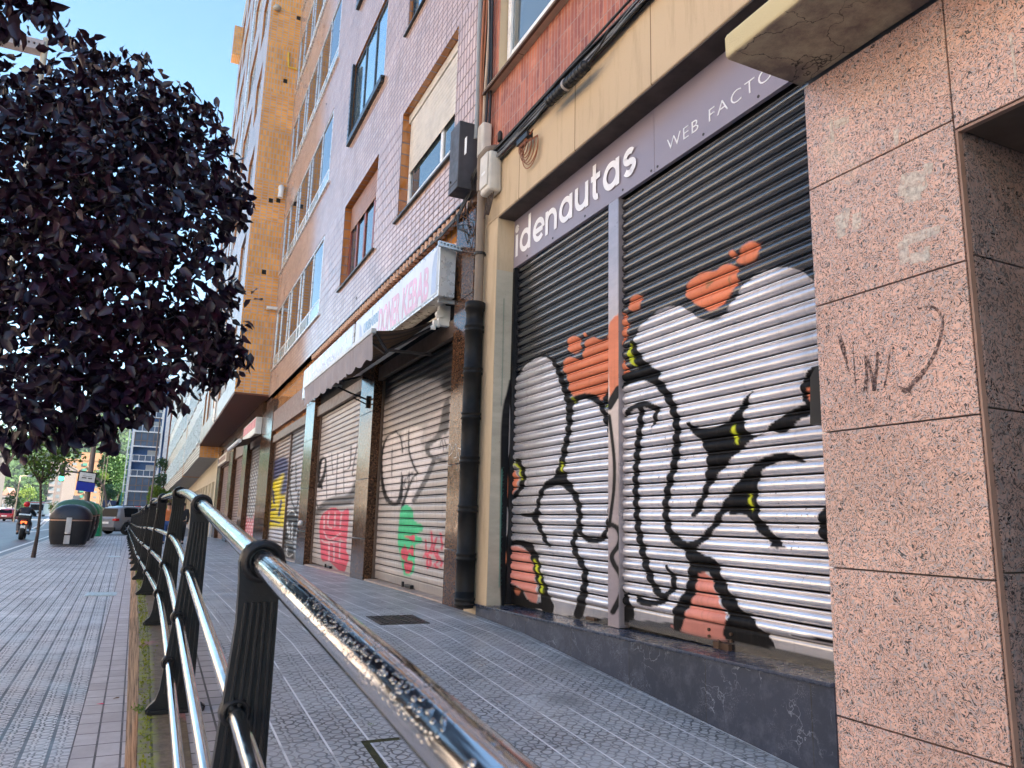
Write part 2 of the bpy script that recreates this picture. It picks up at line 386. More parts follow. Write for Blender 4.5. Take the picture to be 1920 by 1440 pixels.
ys = [-8, -4, 0, 1.2, 2.2, 3.3, 4.4, 5.2, 6.0, 6.6, 7.2, 8.3, 9.5, 11, 13, 16, 20, 24, 29, 34, 39, 44, 46]
def strip(xa, xb, zf, nx=1, yy=ys):
    mb = MB(); vs = []
    for y in yy:
        for i in range(nx+1):
            x = xa(y)+(xb(y)-xa(y))*i/nx; vs.append((x, y, zf(y)))
    w = nx+1
    mb.add(vs, [(j*w+i, j*w+i+1, (j+1)*w+i+1, (j+1)*w+i) for j in range(len(yy)-1) for i in range(nx)], 0, True)
    return mb
g = MB(); g.quad((-900, -60, -1.46), (900, -60, -1.46), (900, 2500, -1.46), (-900, 2500, -1.46))
struct('ground', g, P('distant_ground', (.10, .12, .06), .9))
g = MB(); g.quad((-30, -40, ZR), (xkerb(-40)+.0, -40, ZR), (xkerb(60), 60, ZR), (-30, 60, ZR))
g.quad((-30, 60, ZR), (10, 60, ZR), (10, 82, ZR), (-30, 82, ZR)); g.quad((xkerb(46.5), 46.5, ZR), (30, 46.5, ZR), (30, 60, ZR), (xkerb(60), 60, ZR))
g.quad((-30, 82, ZR), (-4.2, 82, ZR), (-30, 420, ZR), (-62, 420, ZR)); struct('road', g, M_asph)
g = MB(); g.quad((-32, -60, ZR+.1), (-17, -60, ZR+.1), (-23, 180, ZR+.1), (-38, 180, ZR+.1)); struct('opposite_pavement', g, P('pale_opposite_paving', (.55, .50, .46), .8))
struct('pavement', strip(lambda y: xkerb(y)+.15, lambda y: xedge(y)-.30, lambda y: ZL, 2), M_pavlow)
struct('pavement_border', strip(lambda y: xedge(y)-.30, lambda y: xedge(y)+.1, lambda y: ZL+.004), M_bricklow)
k = MB()
for a, b in zip(ys, ys[1:]):
    k.hexa([(xkerb(a), a, ZR-.05), (xkerb(a)+.15, a, ZR-.05), (xkerb(b)+.15, b, ZR-.05), (xkerb(b), b, ZR-.05),
            (xkerb(a)+.015, a, ZL+.004), (xkerb(a)+.15, a, ZL+.004), (xkerb(b)+.15, b, ZL+.004), (xkerb(b)+.015, b, ZL+.004)])
struct('kerb', k, P('pale_kerb_stone', (.50, .50, .50), .7, dirt=.2))
k = MB()
for a, b in zip(ys, ys[1:]):
    k.hexa([(xedge(a)-.045, a, ZL-.05), (xedge(a)+.3, a, ZL-.05), (xedge(b)+.3, b, ZL-.05), (xedge(b)-.045, b, ZL-.05),
            (xedge(a), a, zup(a)-.004), (xedge(a)+.3, a, zup(a)-.004), (xedge(b)+.3, b, zup(b)-.004), (xedge(b), b, zup(b)-.004)])
struct('retaining_kerb', k, M_wallside)
struct('walkway_edge', strip(lambda y: xedge(y)+.004, lambda y: xrail(y)+.02, lambda y: zup(y)+.002), M_kerbtop)
struct('walkway_border', strip(lambda y: xrail(y)+.02, lambda y: xrail(y)+.30, lambda y: zup(y)+.0), M_brickup)
struct('walkway', strip(lambda y: xrail(y)+.30, lambda y: 3.6, lambda y: zup(y)+.004, 4), M_pavup)
# painted lines on the road
M_line = P('road_paint', (.70, .70, .70), .6, var=.15)
k = MB(); zz = ZR+.004
def rline(pts, w, mb):
    for (a, b) in zip(pts, pts[1:]):
        a = Vector((a[0], a[1], zz)); b = Vector((b[0], b[1], zz)); t = (b-a).normalized(); s = Vector((t.y, -t.x, 0))*w/2
        mb.quad(a-s, a+s, b+s, b-s)
rline([(-3.05, -10), (-5.2, 53)], .12, k)
rline([at(40, 1000, Z=ZR)[:2], at(100, 991, Z=ZR)[:2]], .18, k)
rline([at(*p, Z=ZR)[:2] for p in ((63, 992), (72, 987), (80, 980), (87, 974), (93, 969.5), (97, 967))], .35, k)
rline([at(*p, Z=ZR)[:2] for p in ((66, 992), (76, 987), (84, 980), (91, 974), (96, 969.5), (99, 967))], .25, k)
struct('road_markings', k, M_line)

# ------------------------------------------------------------------ railing
rail = thing('railing', 'black cast iron railing with polished wet steel tubes along the edge of the raised walkway', 'railing', (xrail(4.6), 4.6, zup(4.6)))
posts_y = [-.5, 2.07, 4.58, 7.12, 9.75]+[9.75+2.55*i for i in range(1, 14)]
def ztop(y): return zup(y)+1.10 if y > 1.5 else interp(y, [(-3, -.47), (.6, -.208), (.97, -.180), (1.5, -.148)])
def post_mesh():
    mb = MB()
    prof = [(-.165, .0), (.11, .0), (.115, .02), (.085, .04), (.062, .06), (.052, .12), (.046, .6), (.044, 1.02), (.052, 1.06), (.056, 1.10), (.04, 1.14), (0, 1.157),
            (-.04, 1.14), (-.056, 1.10), (-.052, 1.05), (-.05, .95), (-.075, .6), (-.098, .3), (-.112, .12), (-.128, .065), (-.15, .045), (-.17, .02)]
    mb.prism(prof, lambda a, b, d: (a, d, b), -.022, .022)
    for s in (-1, 1):                       # raised flutes on both broad faces
        for i in range(5):
            t = (i+.5)/5; xb = -.10+.15*t; xt = -.04+.078*t
            y0, y1 = s*.021, s*.029
            a = [(xb-.006, y0, .1), (xb+.006, y0, .1), (xb+.006, y1, .1), (xb-.006, y1, .1), (xt-.005, y0, 1.0), (xt+.005, y0, 1.0), (xt+.005, y1, 1.0), (xt-.005, y1, 1.0)]
            mb.hexa(a if s > 0 else [a[3], a[2], a[1], a[0], a[7], a[6], a[5], a[4]])
    def torus(cx, cz, Rr, r, w):
        n, k = 24, 8; vs = []
        for i in range(n):
            A = 2*math.pi*i/n
            for j in range(k):
                B = 2*math.pi*j/k; q = Rr+r*math.cos(B); vs.append((cx+q*math.cos(A), w*math.sin(B), cz+q*math.sin(A)))
        mb.add(vs, [(i*k+j, i*k+(j+1) % k, ((i+1) % n)*k+(j+1) % k, ((i+1) % n)*k+j) for i in range(n) for j in range(k)], 0, True)
    torus(0, 1.10, .043, .014, .036)
    for dx, dz in LR: torus(dx, 1.10+dz, .028, .011, .034)
    mb.box(-.16, .105, -.05, .05, 0, .022)
    for bx in (-.14, .09): mb.lathe([(.012, .022), (.012, .034), (.006, .038)], (bx, 0, 0), 6)
    return mb
LR = [(-.034, -.365), (-.060, -.61), (-.083, -.845)]
pm = post_mesh(); pm.v = [(x*(1.04 if abs(x) > .02 else 1), y, z) for x, y, z in pm.v]
p0 = pm.build('post', M_iron, rail, bevel=.004, seg=2, local=True)
for i, y in enumerate(posts_y):
    o = p0 if i == 0 else p0.copy()
    if i: COL.objects.link(o); o.parent = rail
    w = Vector((xrail(y), y, ztop(y)-1.10)); o.location = w-rail.location
    sl_ = (xrail(y+.3)-xrail(y-.3))/.6; o.rotation_euler = (0, 0, -math.atan(sl_)+random.uniform(-.01, .01))
yy = []; y = -.9
while y < posts_y[-1]+.15: yy.append(y); y += .25
def sm(f, y): return sum(f(y+d) for d in (-.5, -.25, 0, .25, .5))/5
MB().tube([(xrail(y), y, sm(ztop, y)) for y in yy], .0315, 28).build('top_rail', M_chrome, rail)
for dx, dz in LR:
    MB().tube([(xrail(y)+dx, y, sm(ztop, y)+dz) for y in yy], .0205, 16).build('lower_rail', M_steel, rail)
# ------------------------------------------------------------------ spray paint on shutters
def smooth_path(pts, closed=False, k=5):
    P_ = [np.array(p, float) for p in pts]; n = len(P_); out = []
    rng = range(n) if closed else range(n-1)
    for i in rng:
        if closed: a, b, c, d = P_[(i-1) % n], P_[i], P_[(i+1) % n], P_[(i+2) % n]
        else: a, b, c, d = P_[max(i-1, 0)], P_[i], P_[i+1], P_[min(i+2, n-1)]
        for j in range(k):
            t = j/k
            out.append(.5*((2*b)+(-a+c)*t+(2*a-5*b+4*c-d)*t*t+(-a+3*b-3*c+d)*t**3))
    if not closed: out.append(P_[-1])
    return np.array(out)
def seg_d(x, y, pts, w=None):
    """distance to a path; with widths w the distance is measured from the painted edge"""
    best = np.full(x.shape, 1e9)
    for i in range(len(pts)-1):
        a, b = pts[i], pts[i+1]; dx, dy = b[0]-a[0], b[1]-a[1]; L = dx*dx+dy*dy+1e-12
        t = np.clip(((x-a[0])*dx+(y-a[1])*dy)/L, 0, 1)
        d = np.hypot(x-a[0]-t*dx, y-a[1]-t*dy)
        if w is not None: d = d-(w[i]+(w[i+1]-w[i])*t)
        best = np.minimum(best, d)
    return best
def inside(x, y, poly):
    r = np.zeros(x.shape, bool); n = len(poly)
    for i in range(n):
        x1, y1 = poly[i]; x2, y2 = poly[(i+1) % n]
        c = ((y1 > y) != (y2 > y)) & (x < (x2-x1)*(y-y1)/(y2-y1+1e-12)+x1); r ^= c
    return r
def apply_paint(px, py, base, shapes):
    col = np.tile(np.array(base, float), (len(px), 1))
    for sh in shapes:
        kind, pts, rgb = sh[0], sh[1], sh[2]; w = sh[3] if len(sh) > 3 else 4.; soft = sh[4] if len(sh) > 4 else 2.0
        if kind == 'poly':
            q = smooth_path(pts, True, 4)
            m = (px > q[:, 0].min()-6) & (px < q[:, 0].max()+6) & (py > q[:, 1].min()-6) & (py < q[:, 1].max()+6)
            x, y = px[m], py[m]; d = seg_d(x, y, np.vstack([q, q[:1]])); d = np.where(inside(x, y, q), -d, d)
        else:
            q = smooth_path(pts, False, 5); n = len(q)
            ws = np.interp(np.linspace(0, 1, n), np.linspace(0, 1, len(w)), w)/2 if hasattr(w, '__len__') else np.full(n, w/2)
            mx = ws.max()+4
            m = (px > q[:, 0].min()-mx) & (px < q[:, 0].max()+mx) & (py > q[:, 1].min()-mx) & (py < q[:, 1].max()+mx)
            x, y = px[m], py[m]; d = seg_d(x, y, q, ws)
        if not m.any(): continue
        al = np.clip(.5-d/soft, 0, 1); al = np.maximum(al, np.clip(.30-(d-1)/14., 0, .3)*(np.random.RandomState(5).rand(len(d)) > .80))[:, None] if kind == 'stroke' else al[:, None]
        col[m] = col[m]*(1-al)+np.array(rgb, float)*al
    return col
PROF_ROLL = [(0, .012), (.03, .002), (.09, -.006), (.20, -.013), (.34, -.0165), (.50, -.0155), (.62, -.009), (.72, .000), (.75, .004), (.765, -.002), (.80, -.006), (.845, -.003), (.885, -.003), (.898, .010), (.912, .024), (.972, .024), (.985, .016)]
PROF_FLAT = [(0, .008), (.06, -.003), (.12, -.005), (.45, -.007), (.70, -.006), (.735, .0), (.742, .014), (.765, .014), (.772, -.003), (.83, -.005), (.88, -.003), (.895, .018), (.95, .018), (.97, .010)]
def shutter(name, parent, X, y0, y1, z0, z1, pitch, prof, mat, base=None, shapes=None, dy=.03, bottom=.14, amp=1.):
    """roller shutter facing the street: slats run along the facade; bottom bar is the flat strip"""
    zs = list(np.linspace(z0, z0+bottom-.012, 9)); xo = [-.002]*9; gr = [0]*9
    z = z0+bottom
    while z < z1:
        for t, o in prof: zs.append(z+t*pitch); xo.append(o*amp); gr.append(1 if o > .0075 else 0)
        z += pitch
    ny = max(2, int((y1-y0)/dy)); Y = np.linspace(y0, y1, ny); zs = np.array(zs); xo = np.array(xo)
    YY, ZZ = np.meshgrid(Y, zs); XX = X+np.repeat(xo[:, None], ny, 1)
    # slight dents and sag
    rs = np.random.RandomState(int(abs(y0*100)))
    for _ in range(14):
        cy, cz, rr = rs.uniform(y0, y1), rs.uniform(z0, z1), rs.uniform(.08, .3)
        XX += rs.uniform(-.004, .006)*np.exp(-((YY-cy)**2+(ZZ-cz)**2)/rr**2)
    V = np.stack([XX.ravel(), YY.ravel(), ZZ.ravel()], 1); nz = len(zs)
    idx = np.arange(nz*ny).reshape(nz, ny)
    Fq = np.stack([idx[:-1, :-1].ravel(), idx[1:, :-1].ravel(), idx[1:, 1:].ravel(), idx[:-1, 1:].ravel()], 1)
    me = bpy.data.meshes.new(name); me.vertices.add(len(V)); me.vertices.foreach_set('co', V.ravel())
    me.loops.add(Fq.size); me.loops.foreach_set('vertex_index', Fq.ravel()); me.polygons.add(len(Fq))
    me.polygons.foreach_set('loop_start', np.arange(0, Fq.size, 4)); me.polygons.foreach_set('loop_total', np.full(len(Fq), 4))
    me.polygons.foreach_set('use_smooth', np.ones(len(Fq), bool))
    me.update(calc_edges=True); me.materials.append(mat)
    if base is not None:
        px, py = to_px(np.stack([np.full(len(V), X), V[:, 1], V[:, 2]], 1))
        c = apply_paint(px, py, base, shapes or [])
        gm = np.repeat(np.array(gr, bool), ny); c[gm] = (.012, .011, .012, 0); c[:9*ny, :3] *= .62     # unsprayed slots, coloured black for the gap shadow; the flat bottom bar is duller
        a = me.color_attributes.new('paint', 'FLOAT_COLOR', 'POINT'); a.data.foreach_set('color', c.ravel())
    o = bpy.data.objects.new(name, me); COL.objects.link(o)
    if parent: o.parent = parent; o.location = -Vector(parent.location)
    return o
def paintmat(name, rough, metal, grime=.35):
    """alpha of the paint layer: 1 = metallic silver, 0 = matt or enamel paint"""
    n = NT(name); at_ = n.node('Attribute', attribute_name='paint'); x, y, z = n.xyz()
    c = at_.outputs['Color']; a = at_.outputs['Alpha']
    sp = n.noise(46., n.mul(n.pos(), (1, 1, 1)), det=3); wear = n.m('MULTIPLY', n.ramp(sp, .66, .70), n.ramp(n.noise(1.7, det=4), .5, .62))
    k = n.ramp(n.noise(2.2, n.mul(n.pos(), (1, .7, 2.5)), det=6, rough=.65), .3, .7, .80, 1.12)
    c = n.mix(1., c, n.vec(k, k, k), 'MULTIPLY'); c = n.mix(n.m('MULTIPLY', wear, .8), c, (.03, .03, .035))
    dr = n.noise(1., n.vec(0., n.m('MULTIPLY', y, 22.), n.m('MULTIPLY', z, 1.3)), det=6, rough=.7)
    c = n.mix(n.ramp(dr, .52, .75, 0, grime), c, (.09, .08, .07))
    gl = n.ramp(a, .0, .3); n.put(n.b.inputs['Specular IOR Level'], n.m('ADD', n.m('MULTIPLY', gl, .42), .08))
    return n.done(c, n.m('SUBTRACT', .5, n.m('MULTIPLY', gl, .5-rough)), n.m('MULTIPLY', n.ramp(a, .6, 1.), metal), n.bump(n.noise(70., det=4), .10, .002), n.m('ADD', 1.55, n.m('MULTIPLY', n.m('MULTIPLY', n.ramp(a, .1, .5), n.ramp(a, .6, .9, 1, 0)), .48)))
M_paintA = paintmat('spray_painted_shutter', .22, .62, .22)
M_paintB = paintmat('spray_painted_dull_shutter', .42, .2, .55)
def BB(*p): return [(920+x/2.909, 400+y/2.909) for x, y in p]
def CC(*p): return [(920+x/2.88, 800+y/2.88) for x, y in p]
BLK = (.012, .012, .014, 0); SIL = (.80, .78, .82, 1); ORA = (.80, .27, .15, 0); PNK = (.80, .33, .27, 0); YEL = (.62, .68, .04, 0)
base_id = (.020, .021, .028, .5)
W = lambda *k: [q/2.65 for q in k]
id_shapes = [
 ('poly', BB((60, 1000), (125, 985), (150, 900), (195, 835), (240, 795), (290, 785), (335, 805), (375, 870), (405, 950), (432, 1020), (500, 1005), (600, 1025), (650, 1075), (720, 970), (800, 920), (900, 905), (880, 870), (830, 850), (800, 800), (785, 740), (790, 690), (810, 640), (850, 590), (900, 545), (970, 512), (1040, 508), (1100, 545), (1160, 580), (1230, 578), (1290, 540), (1340, 460), (1400, 380), (1470, 320), (1560, 297), (1640, 300), (1720, 330), (1800, 400), (1990, 600))+CC((2000, 1320), (1860, 1270), (1500, 1180), (1000, 1060), (60, 950), (60, 500)), SIL),
 ('poly', BB((398, 840), (415, 795), (450, 785), (500, 800), (515, 740), (530, 690), (570, 675), (612, 692), (650, 665), (690, 580), (720, 545), (748, 560), (757, 620), (742, 690), (715, 760), (760, 860), (745, 915), (700, 935), (660, 1000), (610, 1018), (550, 990), (480, 1000), (440, 980), (425, 900)), ORA),
 ('poly', BB((425, 700), (440, 675), (480, 672), (500, 705), (495, 745), (455, 765), (430, 745)), ORA, 4, 2.5),
 ('poly', BB((515, 655), (527, 652), (530, 668), (518, 676)), ORA, 4, 2),
 ('poly', BB((760, 490), (780, 458), (815, 445), (832, 470), (820, 510), (790, 535), (765, 525)), ORA, 4, 3),
 ('poly', BB((1068, 430), (1090, 380), (1140, 330), (1190, 318), (1240, 315), (1270, 285), (1320, 280), (1352, 310), (1345, 400), (1300, 460), (1260, 510), (1210, 535), (1150, 510), (1090, 470)), ORA, 4, 3),
 ('poly', BB((1350, 265), (1358, 222), (1385, 180), (1430, 155), (1470, 175), (1468, 225), (1425, 265), (1380, 278)), ORA, 4, 4),
 ('poly', BB((1308, 225), (1322, 203), (1340, 212), (1338, 240), (1318, 245)), ORA, 4, 2.5),
 ('stroke', BB((1180, 385), (1210, 375), (1190, 405)), (.35, .22, .12, 0), 3.5, 3), ('stroke', BB((1312, 345), (1305, 400)), (.35, .22, .12, 0), 2, 2),
 ('poly', CC((80, 240), (130, 235), (155, 280), (140, 340), (110, 385), (80, 375)), ORA),
 ('poly', CC((70, 665), (130, 645), (180, 655), (215, 690), (235, 750), (247, 830), (255, 900), (248, 950), (205, 935), (165, 870), (110, 840), (80, 790)), PNK, 4, 2),
 ('poly', CC((1120, 800), (1160, 782), (1205, 830), (1225, 900), (1250, 960), (1275, 1020), (1300, 1130), (1150, 1120), (1010, 1090), (1040, 1030), (1075, 980), (1100, 900), (1115, 850)), PNK, 4, 2),
 ('poly', CC((1010, 1075), (1300, 1120), (1300, 1160), (1000, 1095)), PNK),
 # outlines of the left letters
 ('stroke', BB((150, 880), (240, 790), (310, 780), (360, 830), (400, 930), (425, 1010), (437, 1090), (428, 1200), (410, 1290), (400, 1338)), BLK, W(2, 6, 10, 26, 32, 34, 34, 30, 30, 30)),
 ('stroke', CC((408, 100), (395, 180), (380, 240), (375, 280)), BLK, W(30, 30, 40, 60)),
 ('poly', CC((290, 310), (335, 275), (375, 235), (410, 240), (425, 280), (455, 330), (400, 318), (340, 312)), BLK),
 ('stroke', CC((250, 500), (262, 420), (285, 345), (330, 305), (390, 300), (440, 340), (475, 400), (487, 480), (483, 540), (505, 590), (560, 618), (610, 600), (637, 545), (650, 460), (665, 340), (668, 200), (655, 60), (640, -40)), BLK, W(22, 22, 28, 40, 40, 36, 30, 28, 28, 26, 30, 30, 26, 22, 22, 22, 22, 24)),
 ('stroke', BB((640, 1150), (615, 1060), (570, 1010), (500, 1000), (450, 1040), (430, 1100)), BLK, W(24, 30, 34, 26, 30, 32)),
 ('stroke', CC((170, 475), (225, 478), (262, 465)), BLK, W(14, 26, 34)),
 ('stroke', CC((245, 490), (275, 555), (300, 610), (322, 642)), BLK, W(34, 24, 24, 18)),
 ('stroke', CC((487, 530), (460, 590), (455, 650), (480, 710), (512, 775), (512, 850), (500, 920), (475, 1010)), BLK, W(28, 28, 30, 30, 32, 34, 46, 52)),
 ('stroke', CC((80, 645), (150, 625), (215, 650), (250, 725), (262, 800), (285, 860), (310, 990)), BLK, W(20, 30, 40, 40, 36, 44, 60)),
 ('poly', CC((90, 850), (130, 850), (170, 880), (200, 930), (250, 950), (320, 930), (330, 990), (90, 960)), BLK, 4, 2),
 ('poly', CC((130, 875), (160, 880), (155, 905), (135, 900)), ORA, 4, 2),
 ('stroke', CC((150, 185), (175, 230), (180, 290), (160, 345), (110, 400)), BLK, W(30, 30, 30, 26, 20)),
 # right shutter: big arch
 ('stroke', BB((640, 1010), (690, 950), (760, 900), (840, 885), (910, 920), (965, 985), (1003, 1070), (1022, 1160), (1020, 1250), (1010, 1338)), BLK, W(36, 60, 60, 50, 44, 44, 40, 38, 38, 36)),
 ('stroke', BB((780, 700), (800, 770), (840, 840), (900, 880)), BLK, W(20, 40, 60, 60)),
 ('stroke', CC((1012, 100), (1005, 180), (975, 290), (958, 380), (953, 450), (965, 540), (1000, 605), (1050, 640), (1100, 640), (1150, 610), (1210, 540), (1260, 455), (1330, 370), (1400, 290), (1455, 215), (1540, 172), (1630, 165), (1700, 192)), BLK, W(38, 38, 38, 36, 36, 36, 44, 50, 44, 36, 36, 40, 70, 90, 60, 44, 40, 10)),
 ('stroke', BB((738, 1105), (775, 1065), (840, 1042), (900, 1060), (912, 1072), (905, 1120), (885, 1170)), BLK, W(18, 30, 36, 34, 30, 24, 8)),
 ('stroke', BB((828, 1060), (822, 1150), (812, 1230), (805, 1338)), BLK, W(30, 32, 32, 32)),
 ('stroke', CC((800, 100), (795, 180), (790, 300), (795, 450), (805, 560), (830, 680), (860, 790), (900, 880), (940, 915), (975, 892), (1000, 850), (985, 800), (955, 748)), BLK, W(32, 32, 32, 32, 34, 36, 36, 34, 36, 32, 30, 26, 12)),
 ('stroke', CC((795, 905), (815, 940), (880, 955), (940, 940), (985, 885)), BLK, W(10, 34, 34, 26, 14)),
 ('poly', CC((705, 830), (722, 860), (740, 900), (770, 960), (775, 1040), (705, 1035)), BLK),
 ('poly', BB((1436, 966), (1395, 1008), (1310, 1120), (1240, 1160), (1150, 1172), (1108, 1155), (1100, 1135), (1078, 1140), (1085, 1175), (1115, 1205), (1150, 1240), (1178, 1300))+CC((1172, 180), (1165, 270), (1150, 350), (1108, 430), (1092, 480), (1115, 492), (1150, 440), (1200, 320), (1270, 220), (1330, 150), (1400, 90), (1500, 25))+BB((1600, 1200), (1700, 1130), (1800, 1080), (1790, 1030), (1660, 1065), (1560, 1130), (1480, 1200), (1420, 1205), (1395, 1160), (1385, 1110), (1405, 1060)), BLK),
 ('poly', CC((1290, 470), (1330, 380), (1400, 320), (1450, 300), (1445, 380), (1455, 470), (1420, 500), (1370, 475)), BLK),
 ('stroke', CC((1410, 450), (1455, 530), (1515, 590), (1560, 640)), BLK, W(44, 50, 50, 40)), ('stroke', CC((1530, 640), (1600, 648)), BLK, W(24, 8)),
 ('poly', CC((1040, 640), (1090, 620), (1140, 600), (1110, 660), (1160, 690), (1225, 715), (1245, 790), (1170, 790), (1130, 800), (1100, 860), (1085, 830), (1070, 720)), BLK),
 ('stroke', CC((1095, 780), (1092, 860), (1065, 930), (1025, 1000), (1010, 1085)), BLK, W(40, 50, 60, 66, 40)),
 ('stroke', CC((1215, 770), (1245, 850), (1285, 930), (1340, 1020), (1400, 1080)), BLK, W(50, 60, 66, 80, 90)),
 ('poly', CC((1285, 1040), (1330, 1030), (1420, 1060), (1480, 1100), (1530, 1195), (1270, 1145)), BLK),
 ('poly', CC((1660, 1125), (1860, 1150), (1860, 1175), (1640, 1135)), BLK),
 ('poly', CC((1775, 520), (1800, 440), (1900, 420), (1900, 640), (1800, 620)), BLK),
 ('poly', BB((1697, 960), (1708, 905), (1760, 840), (1800, 850), (1800, 1040), (1712, 1028)), BLK), ('poly', BB((1735, 960), (1800, 950), (1800, 1015), (1740, 1015)), ORA),
 # yellow flashes
 ('stroke', BB((770, 715), (765, 770), (775, 800), (795, 832)), YEL, W(6, 22, 22, 8)), ('stroke', BB((1335, 1165), (1332, 1200), (1355, 1258)), YEL, W(16, 20, 10)),
 ('stroke', BB((660, 1020), (640, 1055)), YEL, W(12, 6)), ('stroke', BB((455, 1010), (465, 1035)), (.3, .33, .03, 0), W(14, 6)),
 ('stroke', CC((1402, 368), (1408, 410), (1412, 448)), YEL, W(10, 18, 10)), ('stroke', CC((388, 198), (393, 240)), YEL, W(12, 6)),
 ('stroke', CC((245, 725), (262, 790)), YEL, W(12, 10)), ('stroke', CC((270, 810), (285, 892)), YEL, W(10, 12)), ('stroke', CC((125, 200), (155, 215), (172, 285)), YEL, W(6, 10, 6)),
]
# ------------------------------------------------------------------ lettering
FNT = {}
def lettering(name, txt, X, y_left, z, size, mat, parent, width=None, offset=0., thick=.004, spacing=1., shear=0.):
    """raised letters on a wall that faces the street, read from the far end towards the near end"""
    cu = bpy.data.curves.new(name, 'FONT'); cu.body = txt; cu.size = size; cu.offset = offset; cu.space_character = spacing; cu.shear = shear
    cu.extrude = thick/2; cu.resolution_u = 4
    o = bpy.data.objects.new(name+'_t', cu); COL.objects.link(o)
    dg = bpy.context.evaluated_depsgraph_get(); me = bpy.data.meshes.new_from_object(o.evaluated_get(dg)); bpy.data.objects.remove(o)
    co = np.empty(len(me.vertices)*3); me.vertices.foreach_get('co', co); co = co.reshape(-1, 3)
    sc = width/(co[:, 0].max()-co[:, 0].min()) if width else 1.
    x0 = co[:, 0].min()
    n = np.stack([X-co[:, 2]-thick/2, y_left-(co[:, 0]-x0)*sc, z+co[:, 1]], 1)
    me.vertices.foreach_set('co', n.ravel()); me.update(); me.materials.clear(); me.materials.append(mat)
    ob = bpy.data.objects.new(name, me); COL.objects.link(ob)
    if parent: ob.parent = parent; ob.location = -Vector(parent.location)
    return ob
def stroke_letters(mb, X, y0, z0, strokes, w):
    """geometric letters: every stroke is a flat band with round ends, u to the right (towards the viewer's right), v up"""
    lay = 0
    for st in strokes:
        lay += 1; xx = X-.0005*lay
        pts = [np.array(p, float) for p in st]; n = len(pts); L = []; Rr = []
        for i in range(n):
            t = pts[min(i+1, n-1)]-pts[max(i-1, 0)]; t = t/(np.linalg.norm(t)+1e-9); nn = np.array([-t[1], t[0]])*w/2
            L.append(pts[i]+nn); Rr.append(pts[i]-nn)
        ring = L+Rr[::-1]; V = [(xx, y0-p[0], z0+p[1]) for p in ring]; m = len(ring)
        fs = [(i, i+1, m-2-i, m-1-i) for i in range(n-1)]
        mb.add(V, fs)
def arc(cx, cy, r, a0, a1, n=22, ry=None):
    ry = ry or r
    return [(cx+r*math.cos(R(a0+(a1-a0)*i/n)), cy+ry*math.sin(R(a0+(a1-a0)*i/n))) for i in range(n+1)]
# ------------------------------------------------------------------ facade helpers
def wall_x(mb, X, y0, y1, z0, z1, ops, depth=.22, m=0, mr=1):
    """wall facing the street with real openings and reveals (m wall, mr reveal material)"""
    Ys = sorted({y0, y1, *[o[0] for o in ops], *[o[1] for o in ops]}); Zs = sorted({z0, z1, *[o[2] for o in ops], *[o[3] for o in ops]})
    for a, b in zip(Ys, Ys[1:]):
        for c, d in zip(Zs, Zs[1:]):
            cy, cz = (a+b)/2, (c+d)/2
            if any(o[0] < cy < o[1] and o[2] < cz < o[3] for o in ops): continue
            mb.quad((X, b, c), (X, a, c), (X, a, d), (X, b, d), m)
    for a, b, c, d in ops:
        e = X+depth
        mb.quad((X, a, c), (X, b, c), (e, b, c), (e, a, c), mr); mb.quad((X, b, d), (X, a, d), (e, a, d), (e, b, d), mr)
        mb.quad((X, a, d), (X, a, c), (e, a, c), (e, a, d), mr+1); mb.quad((X, b, c), (X, b, d), (e, b, d), (e, b, c), mr+1)
def frame_x(parent, X, y0, y1, z0, z1, mat, cuts=(.5,), fw=.06, glassmat=None, dep=.06, low=0., name='window', curtain=None, mid=None):
    mb = MB()
    mb.box(X, X+dep, y0, y1, z0, z0+fw); mb.box(X, X+dep, y0, y1, z1-fw, z1)
    mb.box(X, X+dep, y0, y0+fw, z0+fw, z1-fw); mb.box(X, X+dep, y1-fw, y1, z0+fw, z1-fw)
    for c in cuts:
        yc = y0+(y1-y0)*c; mb.box(X+.004, X+dep-.004, yc-fw*.6, yc+fw*.6, z0+fw, z1-fw)
    if mid is not None: mb.box(X+.008, X+dep-.008, y0+fw, y1-fw, mid-fw*.45, mid+fw*.45)
    w = mb.build(name, mat, parent, bevel=.004, seg=1)
    g = MB(); g.box(X+dep*.45, X+dep*.45+.008, y0+fw, y1-fw, z0+fw, z1-fw); g.build('pane', glassmat or M_glass, w)
    if curtain is not None:
        c = MB(); n = 40
        vs = []
        for i in range(n+1):
            yy_ = y0+(y1-y0)*i/n; xx = X+dep+.06+.02*math.sin(i*1.7)
            vs += [(xx, yy_, z0), (xx, yy_, z1)]
        c.add(vs, [(2*i, 2*i+1, 2*i+3, 2*i+2) for i in range(n)], 0, True); c.build('curtain', curtain, w)
    return w

# ================================================================== granite building, nearest
gb = thing('granite_building', 'nearest building, clad in pink speckled granite with a rendered canopy over its doorway', 'building', (3.0, 1.86, -1.3))
lv = [-1.6, -.86, -.18, .48, 1.14, 1.79, 2.40]
m = MB(); q = .0035
for a, b in zip(lv, lv[1:]): m.box(3.0, 3.035, 1.88, 2.68, a+q, b-q)
m.box(3.0, 3.035, -.4+q, 1.873, 1.745, 2.40-q); m.box(3.0, 3.035, -4, -.4-q, 1.745, 2.40-q)
for a, b in zip(lv[:-1], lv[1:-1]): m.box(3.0, 3.035, -4, .1, a+q, min(b, 1.74)-q)
m.build('granite_cladding', M_pink, gb, bevel=.003, seg=2)
m = MB(); m.box(3.036, 3.6, 1.899, 2.68, -1.6, 2.9); m.box(3.036, 3.6, -4, 1.899, 1.745, 2.9); m.box(3.036, 3.6, -4, .08, -1.6, 1.745)
